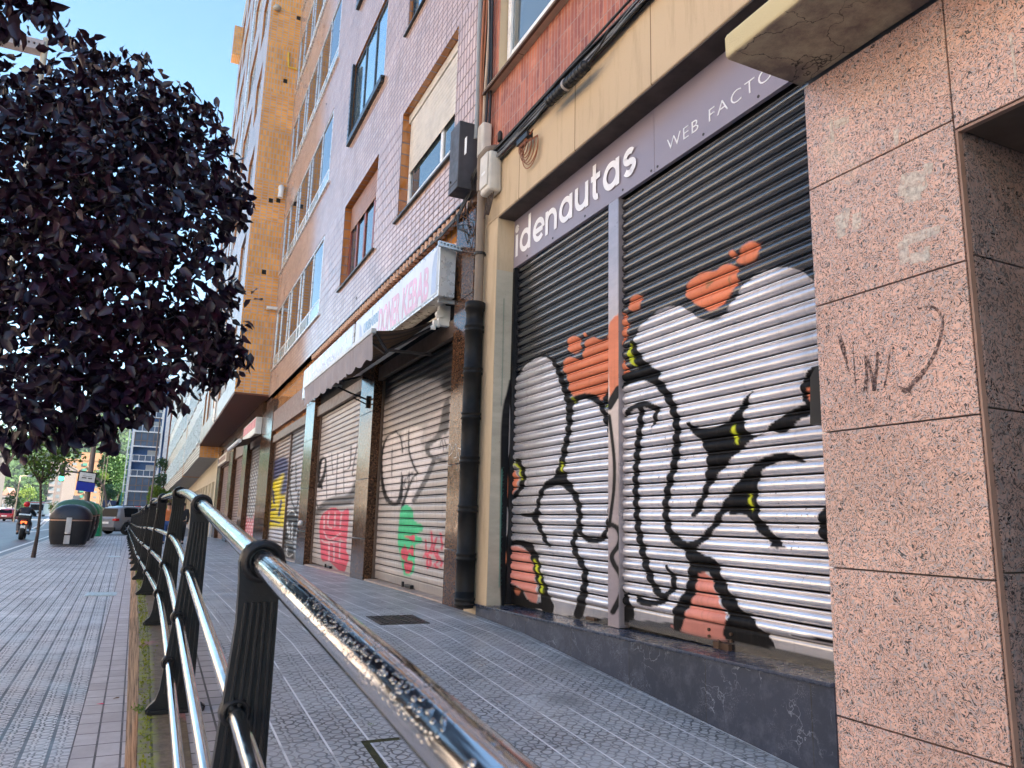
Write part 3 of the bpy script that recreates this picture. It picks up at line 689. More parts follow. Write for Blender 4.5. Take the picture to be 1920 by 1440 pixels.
m.box(3.0, 9., -24., 2.66, 2.9, 15.); m.box(4.3, 9., -24., 2.66, -1.6, 2.9); m.box(3., 4.3, -24., -4.02, -1.6, 2.9); m.build('wall', P('grey_mortar', (.16, .14, .13), .9), gb)
m = MB(); m.box(3.002, 3.03, 1.862, 1.872, -1.6, 1.737); m.box(3.002, 3.03, .1, 1.86, 1.725, 1.737); m.build('edge_trim', P('rust_edge', (.30, .19, .15), .5), gb)
m = MB(); zz = lv[:-1]+[1.74]
for a, b in zip(zz, zz[1:]):
    if b > a: m.box(3.05, 4.2, 1.866, 1.898, a+q+.03, b-q+.03 if b < 1.7 else b-.004)
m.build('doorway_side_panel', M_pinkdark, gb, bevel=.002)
m = MB(); m.box(4.2, 4.26, .1, 1.9, -1.6, 1.74); m.build('door', P('dark_wood_door', (.05, .03, .02), .4), gb)
m = MB(); m.box(3.05, 4.3, .1, 1.86, 1.738, 1.744); m.build('doorway_ceiling', P('dark_soffit', (.12, .09, .07), .8), gb)
# canopy: rendered slab with a rounded front edge
prof = [(3.0, 2.415), (2.475, 2.415), (2.462, 2.43), (2.46, 2.53), (2.475, 2.56), (2.51, 2.58), (3.0, 2.60)]
m = MB(); m.prism(prof, lambda a, b, d: (a, d, b), -4., 2.695)
def stucco():
    n = NT('dark_underside_render'); x, y, z = n.xyz()
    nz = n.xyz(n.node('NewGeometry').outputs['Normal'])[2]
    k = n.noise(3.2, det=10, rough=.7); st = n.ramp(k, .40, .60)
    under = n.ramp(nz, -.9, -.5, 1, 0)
    c = n.mix(n.m('MULTIPLY', under, st), (.62, .54, .33), (.085, .065, .055)); c = n.mix(n.m('MULTIPLY', under, .55), c, (.26, .20, .17))  # underside mottled dark, then darkened over its whole face
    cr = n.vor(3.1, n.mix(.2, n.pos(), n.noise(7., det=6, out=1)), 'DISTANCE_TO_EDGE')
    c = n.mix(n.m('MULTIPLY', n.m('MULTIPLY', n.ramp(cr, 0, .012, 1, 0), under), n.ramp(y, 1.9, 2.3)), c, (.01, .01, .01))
    return n.done(c, .95, 0, n.bump(n.noise(150., det=4), .7, .006), 1.4)
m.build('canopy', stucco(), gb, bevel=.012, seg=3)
# old marker tag on the stone
def DD(*p): return [(1480+x/2.88, 500+y/2.88) for x, y in p]
m = MB()
def wall_stroke(mb, X, pts, w, lay=0):
    q = smooth_path(pts, False, 6); ws = np.interp(np.linspace(0, 1, len(q)), np.linspace(0, 1, len(w)), w)
    W3 = [at(p[0], p[1], X=X) for p in q]; L = []; r = []
    for i in range(len(W3)):
        a = W3[max(i-1, 0)]; b = W3[min(i+1, len(W3)-1)]; t = Vector((0, b[1]-a[1], b[2]-a[2])).normalized(); nn = Vector((0, -t.z, t.y))*ws[i]/2
        p = Vector((X-lay*.0003, W3[i][1], W3[i][2])); L.append(p+nn); r.append(p-nn)
    n = len(L); mb.add(L+r, [(i, i+1, n+i+1, n+i) for i in range(n-1)])
tag_s = [(((270, 372), (285, 420), (300, 480), (325, 575)), (.02, .03, .02, .006)), (((345, 430), (352, 560), (362, 665)), (.006, .008, .004)), (((402, 470), (418, 540), (410, 680)), (.01, .02, .022)),
 (((418, 480), (440, 560), (460, 670)), (.012, .016, .02)), (((478, 460), (470, 560), (458, 672)), (.012, .018, .024)), (((548, 440), (535, 540), (512, 655)), (.008, .014, .008)),
 (((690, 232), (740, 215), (790, 225), (822, 270), (828, 330), (805, 420), (765, 510), (710, 585), (660, 640), (640, 670)), (.008, .010, .012, .014, .014, .016, .018, .022, .026, .02)), (((595, 650), (625, 668), (655, 672)), (.008, .024, .01))]
for i, (p_, w_) in enumerate(tag_s): wall_stroke(m, 2.9985, DD(*p_), w_, i)
def faded():
    n = NT('faded_marker'); k = n.ramp(n.noise(55., det=4), .42, .58, .25, .85)
    n.put(n.b.inputs['Alpha'], k); return n.done((.07, .035, .035), .5, 0)
m.build('marker_tag', faded(), gb)
def ghost():
    n = NT('glue_residue'); k = n.ramp(n.noise(40., det=6, rough=.7), .30, .62, .10, .75)
    n.put(n.b.inputs['Alpha'], k); return n.done((.76, .72, .66), .7, 0)
def EE(*p): return [(1350+x/2.88, 0+y/2.88) for x, y in p]
M_ghost = ghost()
for i, (p_, w_) in enumerate([(((985, 1300), (1000, 1420)), (.05, .05)), (((990, 1300), (1090, 1270), (1190, 1235)), (.05, .05, .03)), (((1120, 1330), (1115, 1420)), (.03, .03)), (((640, 1160), (660, 1280)), (.05, .05)), (((740, 1150), (738, 1240)), (.05, .05)), (((600, 650), (610, 770)), (.025, .02)), (((950, 700), (955, 780)), (.03, .02)), (((1570, 190), (1600, 430)), (.012, .01)), (((970, 1000), (1060, 990), (1110, 960)), (.10, .12, .08)), (((1000, 1060), (1090, 1040)), (.07, .07)), (((655, 1180), (700, 1175)), (.10, .10)), (((1100, 920), (1150, 910)), (.06, .05)), (((620, 680), (700, 640)), (.05, .04)), (((1030, 1400), (1130, 1375)), (.05, .05))]):
    m = MB(); wall_stroke(m, 2.9992, EE(*p_), w_, i); m.build('glue_mark', M_ghost, gb)

# ================================================================== beige building with the painted shutters
bb = thing('beige_building', 'beige and red brick building with a double shutter covered in silver and black graffiti', 'building', (3.0, 4.9, -1.1))
def plz(y): return -.715-.100*(y-2.68)/4.38
m = MB(); vs = []
pl = [2.68, 3.2, 4.0, 5.0, 6.0, 7.06]
for y in pl: vs += [(3.0, y, zup(y)-.05), (3.0, y, plz(y)-.018), (3.0, y, plz(y)-.018)]
for a, b in zip(pl, pl[1:]): m.hexa([(2.99, a, -1.6), (3.35, a, -1.6), (3.35, b, -1.6), (2.99, b, -1.6), (2.99, a, plz(a)-.022), (3.35, a, plz(a)-.022), (3.35, b, plz(b)-.022), (2.99, b, plz(b)-.022)])
m.build('plinth', M_slate, bb)
m = MB(); m.hexa([(2.972, 2.68, plz(2.68)-.02), (3.5, 2.68, plz(2.68)-.02), (3.5, 7.07, plz(7.07)-.02), (2.972, 7.07, plz(7.07)-.02), (2.972, 2.68, plz(2.68)), (3.5, 2.68, plz(2.68)), (3.5, 7.07, plz(7.07)), (2.972, 7.07, plz(7.07))])
m.build('plinth_coping', P('slate_coping', (.045, .055, .085), .26, var=.3, vs=7, bs=30), bb, bevel=.004)
m = MB(); m.box(3.0, 3.5, 6.83, 7.42, -1.4, 3.21); m.box(3.0, 3.6, 2.681, 7.42, 3.21, 3.90)
m.box(3.4, 3.6, 2.68, 6.83, -1.4, 3.21); m.build('wall', M_beige, bb, bevel=.012)
m = MB(); m.box(3.01, 3.235, 2.69, 6.825, 3.196, 3.208); m.build('beam_soffit', P('shade_painted_soffit', (.07, .055, .05), .9, var=.4), bb)  # added panel, coloured dark for the deep shade under the beam
m = MB(); ops = [(3.2, 6.98, 4.90, 6.35), (3.2, 6.98, 8.23, 9.7), (3.2, 6.98, 11.6, 13.)]
wall_x(m, 3.02, 2.681, 7.34, 3.90, 15., ops, .14, 0, 1); m.build('brick_front', [M_brick, M_beige, M_beige], bb)
m = MB(); m.box(2.9, 9, 2.68, 7.36, 15, 15.3); m.box(3.5, 9, 2.70, 7.36, -1.4, 15); m.build('roof', M_beige, bb)
for z in (4.90, 8.23, 11.6):
    m = MB(); m.box(2.93, 3.17, 2.9, 7.17, z-.07, z-.02); m.build('window_sill', M_beige, bb, bevel=.006)
    m = MB(); m.box(2.915, 2.945, 2.9, 7.19, z-.085, z-.055); m.build('sill_edge', P('rusty_drip', (.10, .06, .04), .7), bb)
    w = frame_x(bb, 3.11, 3.25, 6.96, z, z+1.46, M_whitepvc, (.33, .62), .085, glass('reflecting_glass_'+str(int(z)), (.10, .13, .15), .02, 2.3), mid=z+.30, curtain=P('white_curtain', (.6, .62, .66), .8, bump=0))
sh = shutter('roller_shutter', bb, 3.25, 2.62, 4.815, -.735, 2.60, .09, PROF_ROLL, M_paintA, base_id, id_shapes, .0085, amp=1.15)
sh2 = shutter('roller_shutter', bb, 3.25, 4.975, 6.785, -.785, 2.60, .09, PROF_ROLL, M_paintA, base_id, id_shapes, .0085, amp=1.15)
# the flat post between the two shutters keeps the spray paint as well
def painted_panel(name, pts3, nu, nv, shapes, base, parent, mat):
    a, b, c, d = [np.array(p, float) for p in pts3]; U = np.linspace(0, 1, nu); Vv = np.linspace(0, 1, nv)
    uu, vv = np.meshgrid(U, Vv); uu = uu[..., None]; vv = vv[..., None]
    G = (a*(1-uu)*(1-vv)+b*uu*(1-vv)+c*uu*vv+d*(1-uu)*vv).reshape(-1, 3)
    i = np.arange(nu*nv).reshape(nv, nu); fq = np.stack([i[:-1, :-1].ravel(), i[:-1, 1:].ravel(), i[1:, 1:].ravel(), i[1:, :-1].ravel()], 1)
    me = bpy.data.meshes.new(name); me.from_pydata(G.tolist(), [], fq.tolist()); me.materials.append(mat)
    px, py = to_px(G); cc = apply_paint(px, py, base, shapes)
    at_ = me.color_attributes.new('paint', 'FLOAT_COLOR', 'POINT'); at_.data.foreach_set('color', cc.ravel())
    o = bpy.data.objects.new(name, me); COL.objects.link(o); o.parent = parent; o.location = -Vector(parent.location); return o
mull = [('poly', BB((640, 650), (665, 575), (690, 555), (712, 560), (712, 960), (690, 985), (650, 1000)), ORA, 4, 3),
 ('stroke', CC((640, -60), (655, 60), (668, 200), (665, 340), (650, 460), (640, 540)), BLK, W(18, 18, 18, 18, 18, 18)),
 ('stroke', BB((700, 960), (665, 1020), (648, 1060)), BLK, W(40, 40, 26)), ('stroke', CC((640, 525), (680, 545), (698, 590), (690, 640), (655, 695), (665, 740), (700, 800), (712, 860), (700, 920), (660, 1000)), BLK, W(26, 26, 22, 24, 24, 26, 26, 28, 30, 30))]
m = MB(); m.box(3.205, 3.30, 4.82, 4.97, -.76, 2.66); m.build('shutter_post', P('mullion_grey', (.30, .27, .29), .35, .3), bb, bevel=.004)
painted_panel('painted_post_face', [(3.202, 4.968, -.76), (3.202, 4.822, -.76), (3.202, 4.822, 2.66), (3.202, 4.968, 2.66)], 22, 420, mull, (.36, .31, .34, .7), bb, M_paintA)
m = MB(); m.box(3.20, 3.30, 6.785, 6.829, -.8, 2.66); m.box(3.27, 3.38, 2.6, 6.785, 2.585, 3.2); m.box(3.30, 3.38, 2.6, 6.785, -.9, -.70); m.build('shutter_guide', M_iron, bb)
gd = [('poly', [(944, 640), (956, 640), (960, 700), (957, 1130), (935, 1130), (938, 900), (940, 780)], BLK), ('poly', [(950, 768), (956, 768), (954, 850), (946, 850)], SIL), ('poly', [(946, 958), (952, 955), (951, 1000), (945, 1000)], SIL),
      ('poly', CC((64, 250), (90, 250), (90, 380), (64, 380)), ORA, 4, 2), ('poly', CC((56, 685), (82, 675), (84, 735), (58, 735)), ORA, 4, 2)]
gd2 = [('stroke', [(945, 560), (942, 700), (940, 760)], (.16, .22, .18, 0), 1.6, 2), ('poly', [(949, 740), (940, 790), (938, 900), (939, 1135), (960, 1135), (960, 740)], BLK, 4, 3), ('stroke', [(941, 880), (938, 1000), (936, 1100)], (.10, .30, .25, 0), 1.5, 2)]
painted_panel('painted_jamb', [(3.006, 6.8275, -.82), (3.20, 6.8275, -.82), (3.20, 6.8275, 2.62), (3.006, 6.8275, 2.62)], 30, 300, gd2, (.46, .42, .34, 0), bb, M_paintB)
painted_panel('painted_guide', [(3.197, 6.828, -.80), (3.197, 6.787, -.80), (3.197, 6.787, 2.62), (3.197, 6.828, 2.62)], 10, 300, gd, (.02, .02, .02, 0), bb, M_paintA)
M_rust = P('rusty_iron', (.10, .06, .04), .7, .3)
for bx in ((3.22, 3.25, 3.66, 3.80, -.745, -.70), (3.21, 3.25, 2.72, 2.80, -.70, -.68), (3.22, 3.25, 5.2, 5.33, -.76, -.735)): MB().box(*bx).build('shutter_lock', M_rust, bb, bevel=.003)
MB().tube([(3.225, 3.73, -.70), (3.205, 3.73, -.68), (3.205, 3.73, -.73), (3.225, 3.73, -.75)], .006, 8).build('padlock', M_rust, bb)
for (y, z) in ((3.86, -.64), (3.66, -.64), (3.86, -.68), (3.66, -.68)): MB().tube([(3.235, y, z), (3.25, y, z)], .010, 8).build('rivet', M_rust, bb)
a = at(1522, 690, X=3.08); b = at(1541, 795, X=3.08); m = MB(); m.prism([(a[1]+.012, b[2]), (b[1]-.08, b[2]), (b[1]-.08, a[2]), (a[1]-.05, a[2]), (a[1]-.005, a[2]-.05)][::-1], lambda p, q_, d: (d, p, q_), 3.06, 3.20)
m.build('shutter_switch_box', M_blackpl, bb, bevel=.008)

# shop sign of that building
sg = thing('shop_sign', 'long grey sign board reading idenautas WEB FACTORY above the graffiti shutter', 'sign', (3.2, 4.7, 2.66))
m = MB(); m.box(3.20, 3.235, 2.55, 4.318, 2.66, 3.3); m.box(3.20, 3.235, 4.322, 6.829, 2.66, 3.3)
def signmat():
    n = NT('grey_sign_panel'); k = n.noise(2., det=4)
    return n.done(n.mix(n.ramp(k, .4, .7, 0, .25), (.27, .24, .30), (.33, .27, .30)), .32, 0, n.bump(n.noise(3., det=1), .05, .02), 1.5)
m.build('board', signmat(), sg, bevel=.002)
M_let = P('white_lettering', (.86, .87, .92), .4, bump=0, var=.04)
xh = .245; r_ = .098; ry_ = xh/2-.028
def letter_a(u): return [arc(u+r_+.03, xh/2, r_, 0, 360, 30, ry_+.004), [(u+2*r_+.03, .0), (u+2*r_+.03, xh)]]
m = MB(); S = []
S += [[(.05, 0), (.05, xh)], arc(.05, xh+.068, .018, 0, 360, 14)]                                    # i
S += [arc(.25, xh/2, r_, 0, 360, 30, ry_+.004), [(.25+r_, 0), (.25+r_, .375)]]                         # d
u = .45; S += [arc(u+r_+.01, xh/2, r_, 0, 318, 28, ry_+.004), [(u+.02, xh/2-.004), (u+2*r_, xh/2-.004)]]  # e
u = .73; S += [[(u, 0), (u, xh)], [(u, xh*.5)]+arc(u+.09, xh-.118, .09, 180, 0, 14)+[(u+.18, 0)]]      # n
S += letter_a(.98)                                                                                   # a
u = 1.31; S += [[(u, xh), (u, .118)]+arc(u+.09, .118, .09, 180, 360, 14), [(u+.18, xh), (u+.18, 0)]]    # u
u = 1.62; S += [[(u, .34), (u, .075)]+arc(u+.05, .075, .05, 180, 285, 8), [(u-.055, xh-.028), (u+.095, xh-.028)]]  # t
S += letter_a(1.76)                                                                                  # a
u = 2.16; S += [arc(u, xh-.082, .062, 40, 180, 10, .055)+arc(u, xh-.082, .06, 180, 268, 8, .042)+arc(u, .082, .066, 88, -60, 12, .044)+arc(u, .082, .068, -60, -150, 10, .055)]   # s
stroke_letters(m, 3.197, 6.80, 2.772, S, .056); m.build('lettering', M_let, sg)
lettering('lettering', 'WEB', 3.2, 4.155, 2.762, .135, M_let, sg, offset=-.0018, spacing=1.2, width=.355)
lettering('lettering', 'FACTORY', 3.2, 3.685, 2.762, .135, M_let, sg, offset=-.0018, spacing=1.2, width=.83)
m = MB()
for (y, z) in ((6.5, 2.70), (5.95, 2.70), (5.35, 2.70), (4.75, 2.70), (4.36, 2.695), (4.28, 2.695), (3.75, 2.70), (3.22, 2.70)):
    m.tube([(3.197, y, z), (3.2, y, z)], .011, 10)
m.build('screw', P('dark_screw', (.06, .05, .05), .4, .6), sg)

# ================================================================== tiled building
tb = thing('tiled_building', 'building faced in glazed tiles that mirror the sky, above the shuttered kebab shop', 'building', (3.0, 16., -1.0))
ops = []; ops_s = []
for k_ in range(5):
    zz = 4.65+3.33*k_
    ops += [(8.31, 10.8, zz, zz+1.83), (12.25, 14.92, zz, zz+1.83)]; ops_s.append((17.1, 24.75, zz, zz+2.0))
m = MB(); wall_x(m, 3.0, 7.36, 25.1, 3.80, 24.2, ops+ops_s, .22, 0, 1)
m.build('wall', [M_tileX, M_tilereveal, M_tilerevealY], tb)
m = MB(); m.box(2.95, 9, 7.36, 25.1, 24.2, 24.5); m.box(3.5, 9, 7.38, 25.1, -1.4, 24.2); m.build('roof', M_dark, tb)
m = MB()                                   # row of rounded tiles hanging under the facade edge
y = 7.4; i = 0
while y < 17.6:
    m.lathe([(.062, -.13), (.07, -.10), (.07, .0)], (3.05, y, 3.80), 10, 0, .8, 1.0); y += .155+.04*random.random(); i += 1
m.build('cornice_tiles', P('chipped_rounded_tile', (.40, .24, .17), .35, var=.35, vs=9), tb)
m = MB(); m.box(2.985, 3.12, 7.36, 17.7, 3.775, 3.80); m.build('flashing', M_iron, tb)
m = MB(); m.quad((3.13, 25.1, 2.3), (3.13, 7.36, 2.3), (3.13, 7.36, 3.80), (3.13, 25.1, 3.80)); m.build('lintel', tilewall('orange_lintel_tile', 'X', (.56, .24, .06), (.48, .2, .05), band=False, w=.2, h=.6), tb)
m = MB(); m.box(3.125, 3.3, 7.9, 17.7, 2.2, 3.25); m.build('dark_box', M_dark, tb)
m = MB(); m.box(3.02, 3.14, 17.75, 23.7, 2.55, 3.15); m.build('fascia', P('old_brown_fascia', (.16, .08, .06), .5, dirt=.4), tb)
for i, (a, b, top) in enumerate(((7.47, 8.05, 3.62), (11.6, 12.45, 3.25), (16.7, 17.75, 3.3), (23.7, 25.0, 3.6))):
    m = MB(); zz = [-1.6, -.32, .62, 1.7, 2.55, top]
    for c, d in zip(zz, zz[1:]): m.box(3.0, 3.3, a, b, c+.003, d-.003)
    m.build('granite_pillar', M_brown, tb, bevel=.004)
M_guide = P('rusty_guide', (.14, .10, .08), .5, .4)
for a, b in ((8.05, 11.6), (12.45, 16.7), (17.75, 23.7)):
    m = MB(); m.box(3.14, 3.24, a, a+.05, -1.1, 2.4); m.box(3.14, 3.24, b-.05, b, -1.1, 2.4); m.box(3.06, 3.24, a, b, 2.2, 2.42); m.build('shutter_guide', M_guide, tb, bevel=.004)
    m = MB(); m.hexa([(3.02, a, zup(a)-.1), (3.4, a, zup(a)-.1), (3.4, b, zup(b)-.1), (3.02, b, zup(b)-.1), (3.02, a, zup(a)+.025), (3.4, a, zup(a)+.035), (3.4, b, zup(b)+.035), (3.02, b, zup(b)+.025)]); m.build('threshold', P('worn_pink_step', (.42, .33, .28), .6, dirt=.3), tb, bevel=.006)
def K1(*p): return [(690+x/2.667, 600+y/2.667) for x, y in p]
def K2(*p): return [(480+x/4.3625, 760+y/4.3625) for x, y in p]
kb = (.46, .41, .385, .25); LT = (.72, .65, .64, .25); KB = (.03, .028, .03, 0); GRY = (.16, .15, .15, 0); GRN = (.08, .58, .27, 0); RED = (.72, .10, .15, 0)
s1 = [('poly', K1((40, 100), (450, 20), (440, 350), (370, 350), (300, 300), (200, 330), (130, 380), (50, 420)), (.03, .028, .03, .1), 4, 14), ('stroke', K1((150, 400), (250, 360), (360, 300)), (.25, .25, .27, .2), (14, 20, 8), 12),  # first polygon: black spray, deepened as painted shade under the awning
 ('poly', K1((130, 350), (330, 300), (370, 380), (360, 520), (330, 640), (280, 600), (270, 520), (200, 530), (130, 540)), (.42, .38, .38, .2), 4, 8),
 ('poly', K1((78, 640), (100, 580), (140, 560), (170, 590), (230, 740), (245, 765), (160, 900), (120, 915), (80, 830)), LT), ('poly', K1((170, 560), (270, 540), (330, 690), (330, 720), (235, 910), (165, 930), (240, 770), (200, 650)), LT),
 ('poly', K1((270, 580), (400, 400), (420, 560), (345, 640), (330, 700), (290, 650)), (.55, .48, .47, .2)), ('poly', K1((290, 620), (350, 560), (380, 420), (410, 400), (400, 560), (340, 660), (390, 700), (380, 715), (300, 680)), GRY, 4, 3),
 ('stroke', K1((140, 560), (95, 590), (70, 680), (72, 800), (90, 880), (120, 915), (160, 900), (175, 780)), KB, W(6, 9, 12, 14, 20, 24, 22, 8)), ('stroke', K1((140, 555), (165, 590), (175, 660)), KB, 2.5), ('stroke', K1((205, 560), (208, 660), (235, 740), (248, 765), (220, 800), (180, 910), (172, 940)), KB, W(6, 8, 10, 10, 8, 14, 14)),
 ('stroke', K1((330, 705), (290, 800), (230, 905)), GRY, W(20, 24, 20)), ('stroke', K1((122, 650), (120, 780)), KB, 1.4), ('stroke', K1((170, 760), (170, 860)), KB, 1.6), ('stroke', K1((190, 790), (182, 830), (200, 840), (210, 760), (196, 800)), KB, 2), ('stroke', K1((205, 780), (230, 760)), KB, 2),
 ('stroke', K1((340, 650), (400, 600)), LT, W(60, 60)), ('stroke', K1((360, 640), (372, 600), (380, 650)), KB, 1.5), ('stroke', K1((385, 600), (395, 640)), KB, 1.5),
 ('poly', K1((165, 950), (185, 925), (210, 930), (228, 960), (232, 1000), (275, 1030), (270, 1060), (235, 1070), (270, 1090), (268, 1115), (238, 1130), (235, 1240), (215, 1275), (185, 1280), (175, 1250), (165, 1200), (150, 1110), (158, 1000)), GRN),
 ('poly', K1((180, 1085), (205, 1080), (235, 1075), (232, 1110), (205, 1095)), RED, 4, 1.5), ('poly', K1((165, 1150), (185, 1130), (200, 1150), (225, 1125), (230, 1180), (205, 1170), (195, 1200), (168, 1190)), RED, 4, 1.5), ('poly', K1((180, 1215), (200, 1200), (225, 1215), (215, 1260), (190, 1265)), RED, 4, 1.5),
 ('stroke', K1((290, 1100), (292, 1160), (278, 1190)), RED, 3), ('stroke', K1((318, 1060), (322, 1130), (300, 1180), (300, 1240)), RED, 4), ('stroke', K1((345, 1090), (330, 1150), (350, 1200), (330, 1230)), RED, 4), ('stroke', K1((365, 1070), (372, 1140), (345, 1160), (372, 1220), (340, 1240)), RED, 4), ('stroke', K1((292, 1170), (320, 1165)), RED, 5), ('stroke', K1((300, 1225), (315, 1225), (312, 1190)), RED, 5)]
s2 = [('poly', K2((490, 640), (540, 430), (620, 390), (760, 360), (830, 320), (830, 680), (760, 740), (680, 730), (600, 760), (540, 840), (480, 850)), LT, 4, 3),
 ('poly', K2((560, 780), (650, 750), (760, 720), (810, 620), (825, 700), (790, 800), (660, 830), (600, 840), (500, 900), (490, 860)), GRY, 4, 4),
 ('stroke', K2((500, 600), (530, 460), (570, 440), (560, 560), (520, 660)), KB, W(30, 14, 8, 14, 24)), ('stroke', K2((575, 440), (580, 760)), KB, 1.4), ('stroke', K2((670, 400), (655, 740)), KB, 1.6), ('stroke', K2((620, 400), (630, 560)), KB, 1.2), ('stroke', K2((780, 340), (770, 500), (720, 540)), KB, 2), ('stroke', K2((830, 330), (790, 560), (810, 570)), KB, 2), ('stroke', K2((720, 400), (720, 720)), KB, 1.2), ('stroke', K2((490, 640), (520, 620), (540, 680)), KB, 4), ('stroke', K2((490, 780), (510, 840), (560, 820)), KB, 2.),
 ('poly', K2((520, 1010), (540, 900), (600, 850), (650, 840), (700, 870), (760, 850), (755, 1000), (740, 1180), (760, 1250), (720, 1370), (680, 1350), (600, 1280), (540, 1270), (530, 1150)), RED, 4, 1.5)]
for p_ in [((560, 900), (560, 1010)), ((600, 880), (590, 980), (620, 1000)), ((650, 880), (645, 990)), ((700, 890), (690, 1000)), ((560, 1040), (600, 1100), (690, 1050)), ((600, 1120), (600, 1270)), ((640, 1140), (640, 1270)), ((690, 1100), (685, 1250)), ((540, 1100), (580, 1120), (740, 1110))]: s2.append(('stroke', K2(*p_), (.66, .50, .50, .2), 2.2))
def K3(*p): return K2(*p)
s3 = [('poly', K3((80, 740), (110, 560), (150, 500), (250, 500), (240, 640), (240, 980), (200, 1000), (80, 1000)), (.78, .62, .02, 0), 4, 1.6), ('poly', K3((100, 560), (140, 460), (260, 440), (255, 700), (200, 720), (230, 560), (150, 620)), (.07, .07, .16, 0), 4, 6)]
for p_ in [((140, 700), (150, 800)), ((110, 940), (190, 960)), ((210, 780), (190, 900)), ((100, 860), (160, 850))]: s3.append(('stroke', K3(*p_), (.07, .07, .16, 0), 4))
s3.append(('poly', K3((70, 1010), (220, 1010), (205, 1100), (65, 1080)), (.50, .48, .52, .2), 4, 10))
s4 = [('poly', K3((250, 560), (290, 420), (400, 360), (400, 700), (340, 860), (250, 860)), (.42, .40, .42, .2), 4, 4), ('stroke', K3((300, 500), (280, 640), (300, 800), (340, 830), (350, 700)), KB, 2.4), ('stroke', K3((330, 470), (330, 700)), KB, 2),
 ('poly', K3((245, 900), (290, 850), (340, 860), (340, 1000), (310, 1100), (310, 1250), (250, 1260), (235, 1100), (250, 980)), KB, 4, 2)]
for p_ in [((262, 890), (300, 860), (330, 900)), ((260, 950), (262, 1040)), ((300, 960), (295, 1100)), ((250, 1120), (300, 1130)), ((245, 1200), (262, 1240), (300, 1220)), ((275, 1000), (275, 1090)), ((255, 1160), (255, 1200))]: s4.append(('stroke', K3(*p_), (.75, .75, .75, .2), 1.8))
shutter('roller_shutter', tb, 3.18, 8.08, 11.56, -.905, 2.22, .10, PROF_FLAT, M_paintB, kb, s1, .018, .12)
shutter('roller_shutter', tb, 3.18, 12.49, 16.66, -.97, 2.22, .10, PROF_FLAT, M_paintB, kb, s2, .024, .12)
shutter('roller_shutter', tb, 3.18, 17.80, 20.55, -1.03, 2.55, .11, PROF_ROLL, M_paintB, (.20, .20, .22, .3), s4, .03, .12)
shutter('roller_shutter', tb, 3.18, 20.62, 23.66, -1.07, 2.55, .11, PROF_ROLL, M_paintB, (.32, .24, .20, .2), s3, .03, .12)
m = MB(); m.box(3.12, 3.20, 20.55, 20.62, -1.1, 2.6); m.build('shutter_guide', M_guide, tb)
for (a, b) in ((9.6, 9.85), (14.6, 14.9)):
    m = MB(); m.box(3.12, 3.17, a, b, zup(a)+.03, zup(a)+.075); m.box(3.10, 3.13, b+.03, b+.07, zup(a)+.03, zup(a)+.10); m.build('shutter_lock', M_iron, tb, bevel=.006)
# pillar paint scribble
m = MB()
for i, p_ in enumerate([((395, 640), (410, 620), (420, 660), (405, 680)), ((425, 650), (440, 620), (445, 680), (430, 690)), ((448, 640), (465, 650), (460, 700), (452, 660)), ((465, 690), (460, 740))]): wall_stroke(m, 2.998, K1(*p_), (.006, .009, .006), i)
m.build('chalk_tag', P('white_marker', (.7, .7, .7), .6, bump=0), tb)
m = MB(); m.lathe([(.0, 0), (.10, .0), (.12, .04), (.12, .50), (.09, .56), (0, .56)], (0, 0, 0), 16); 
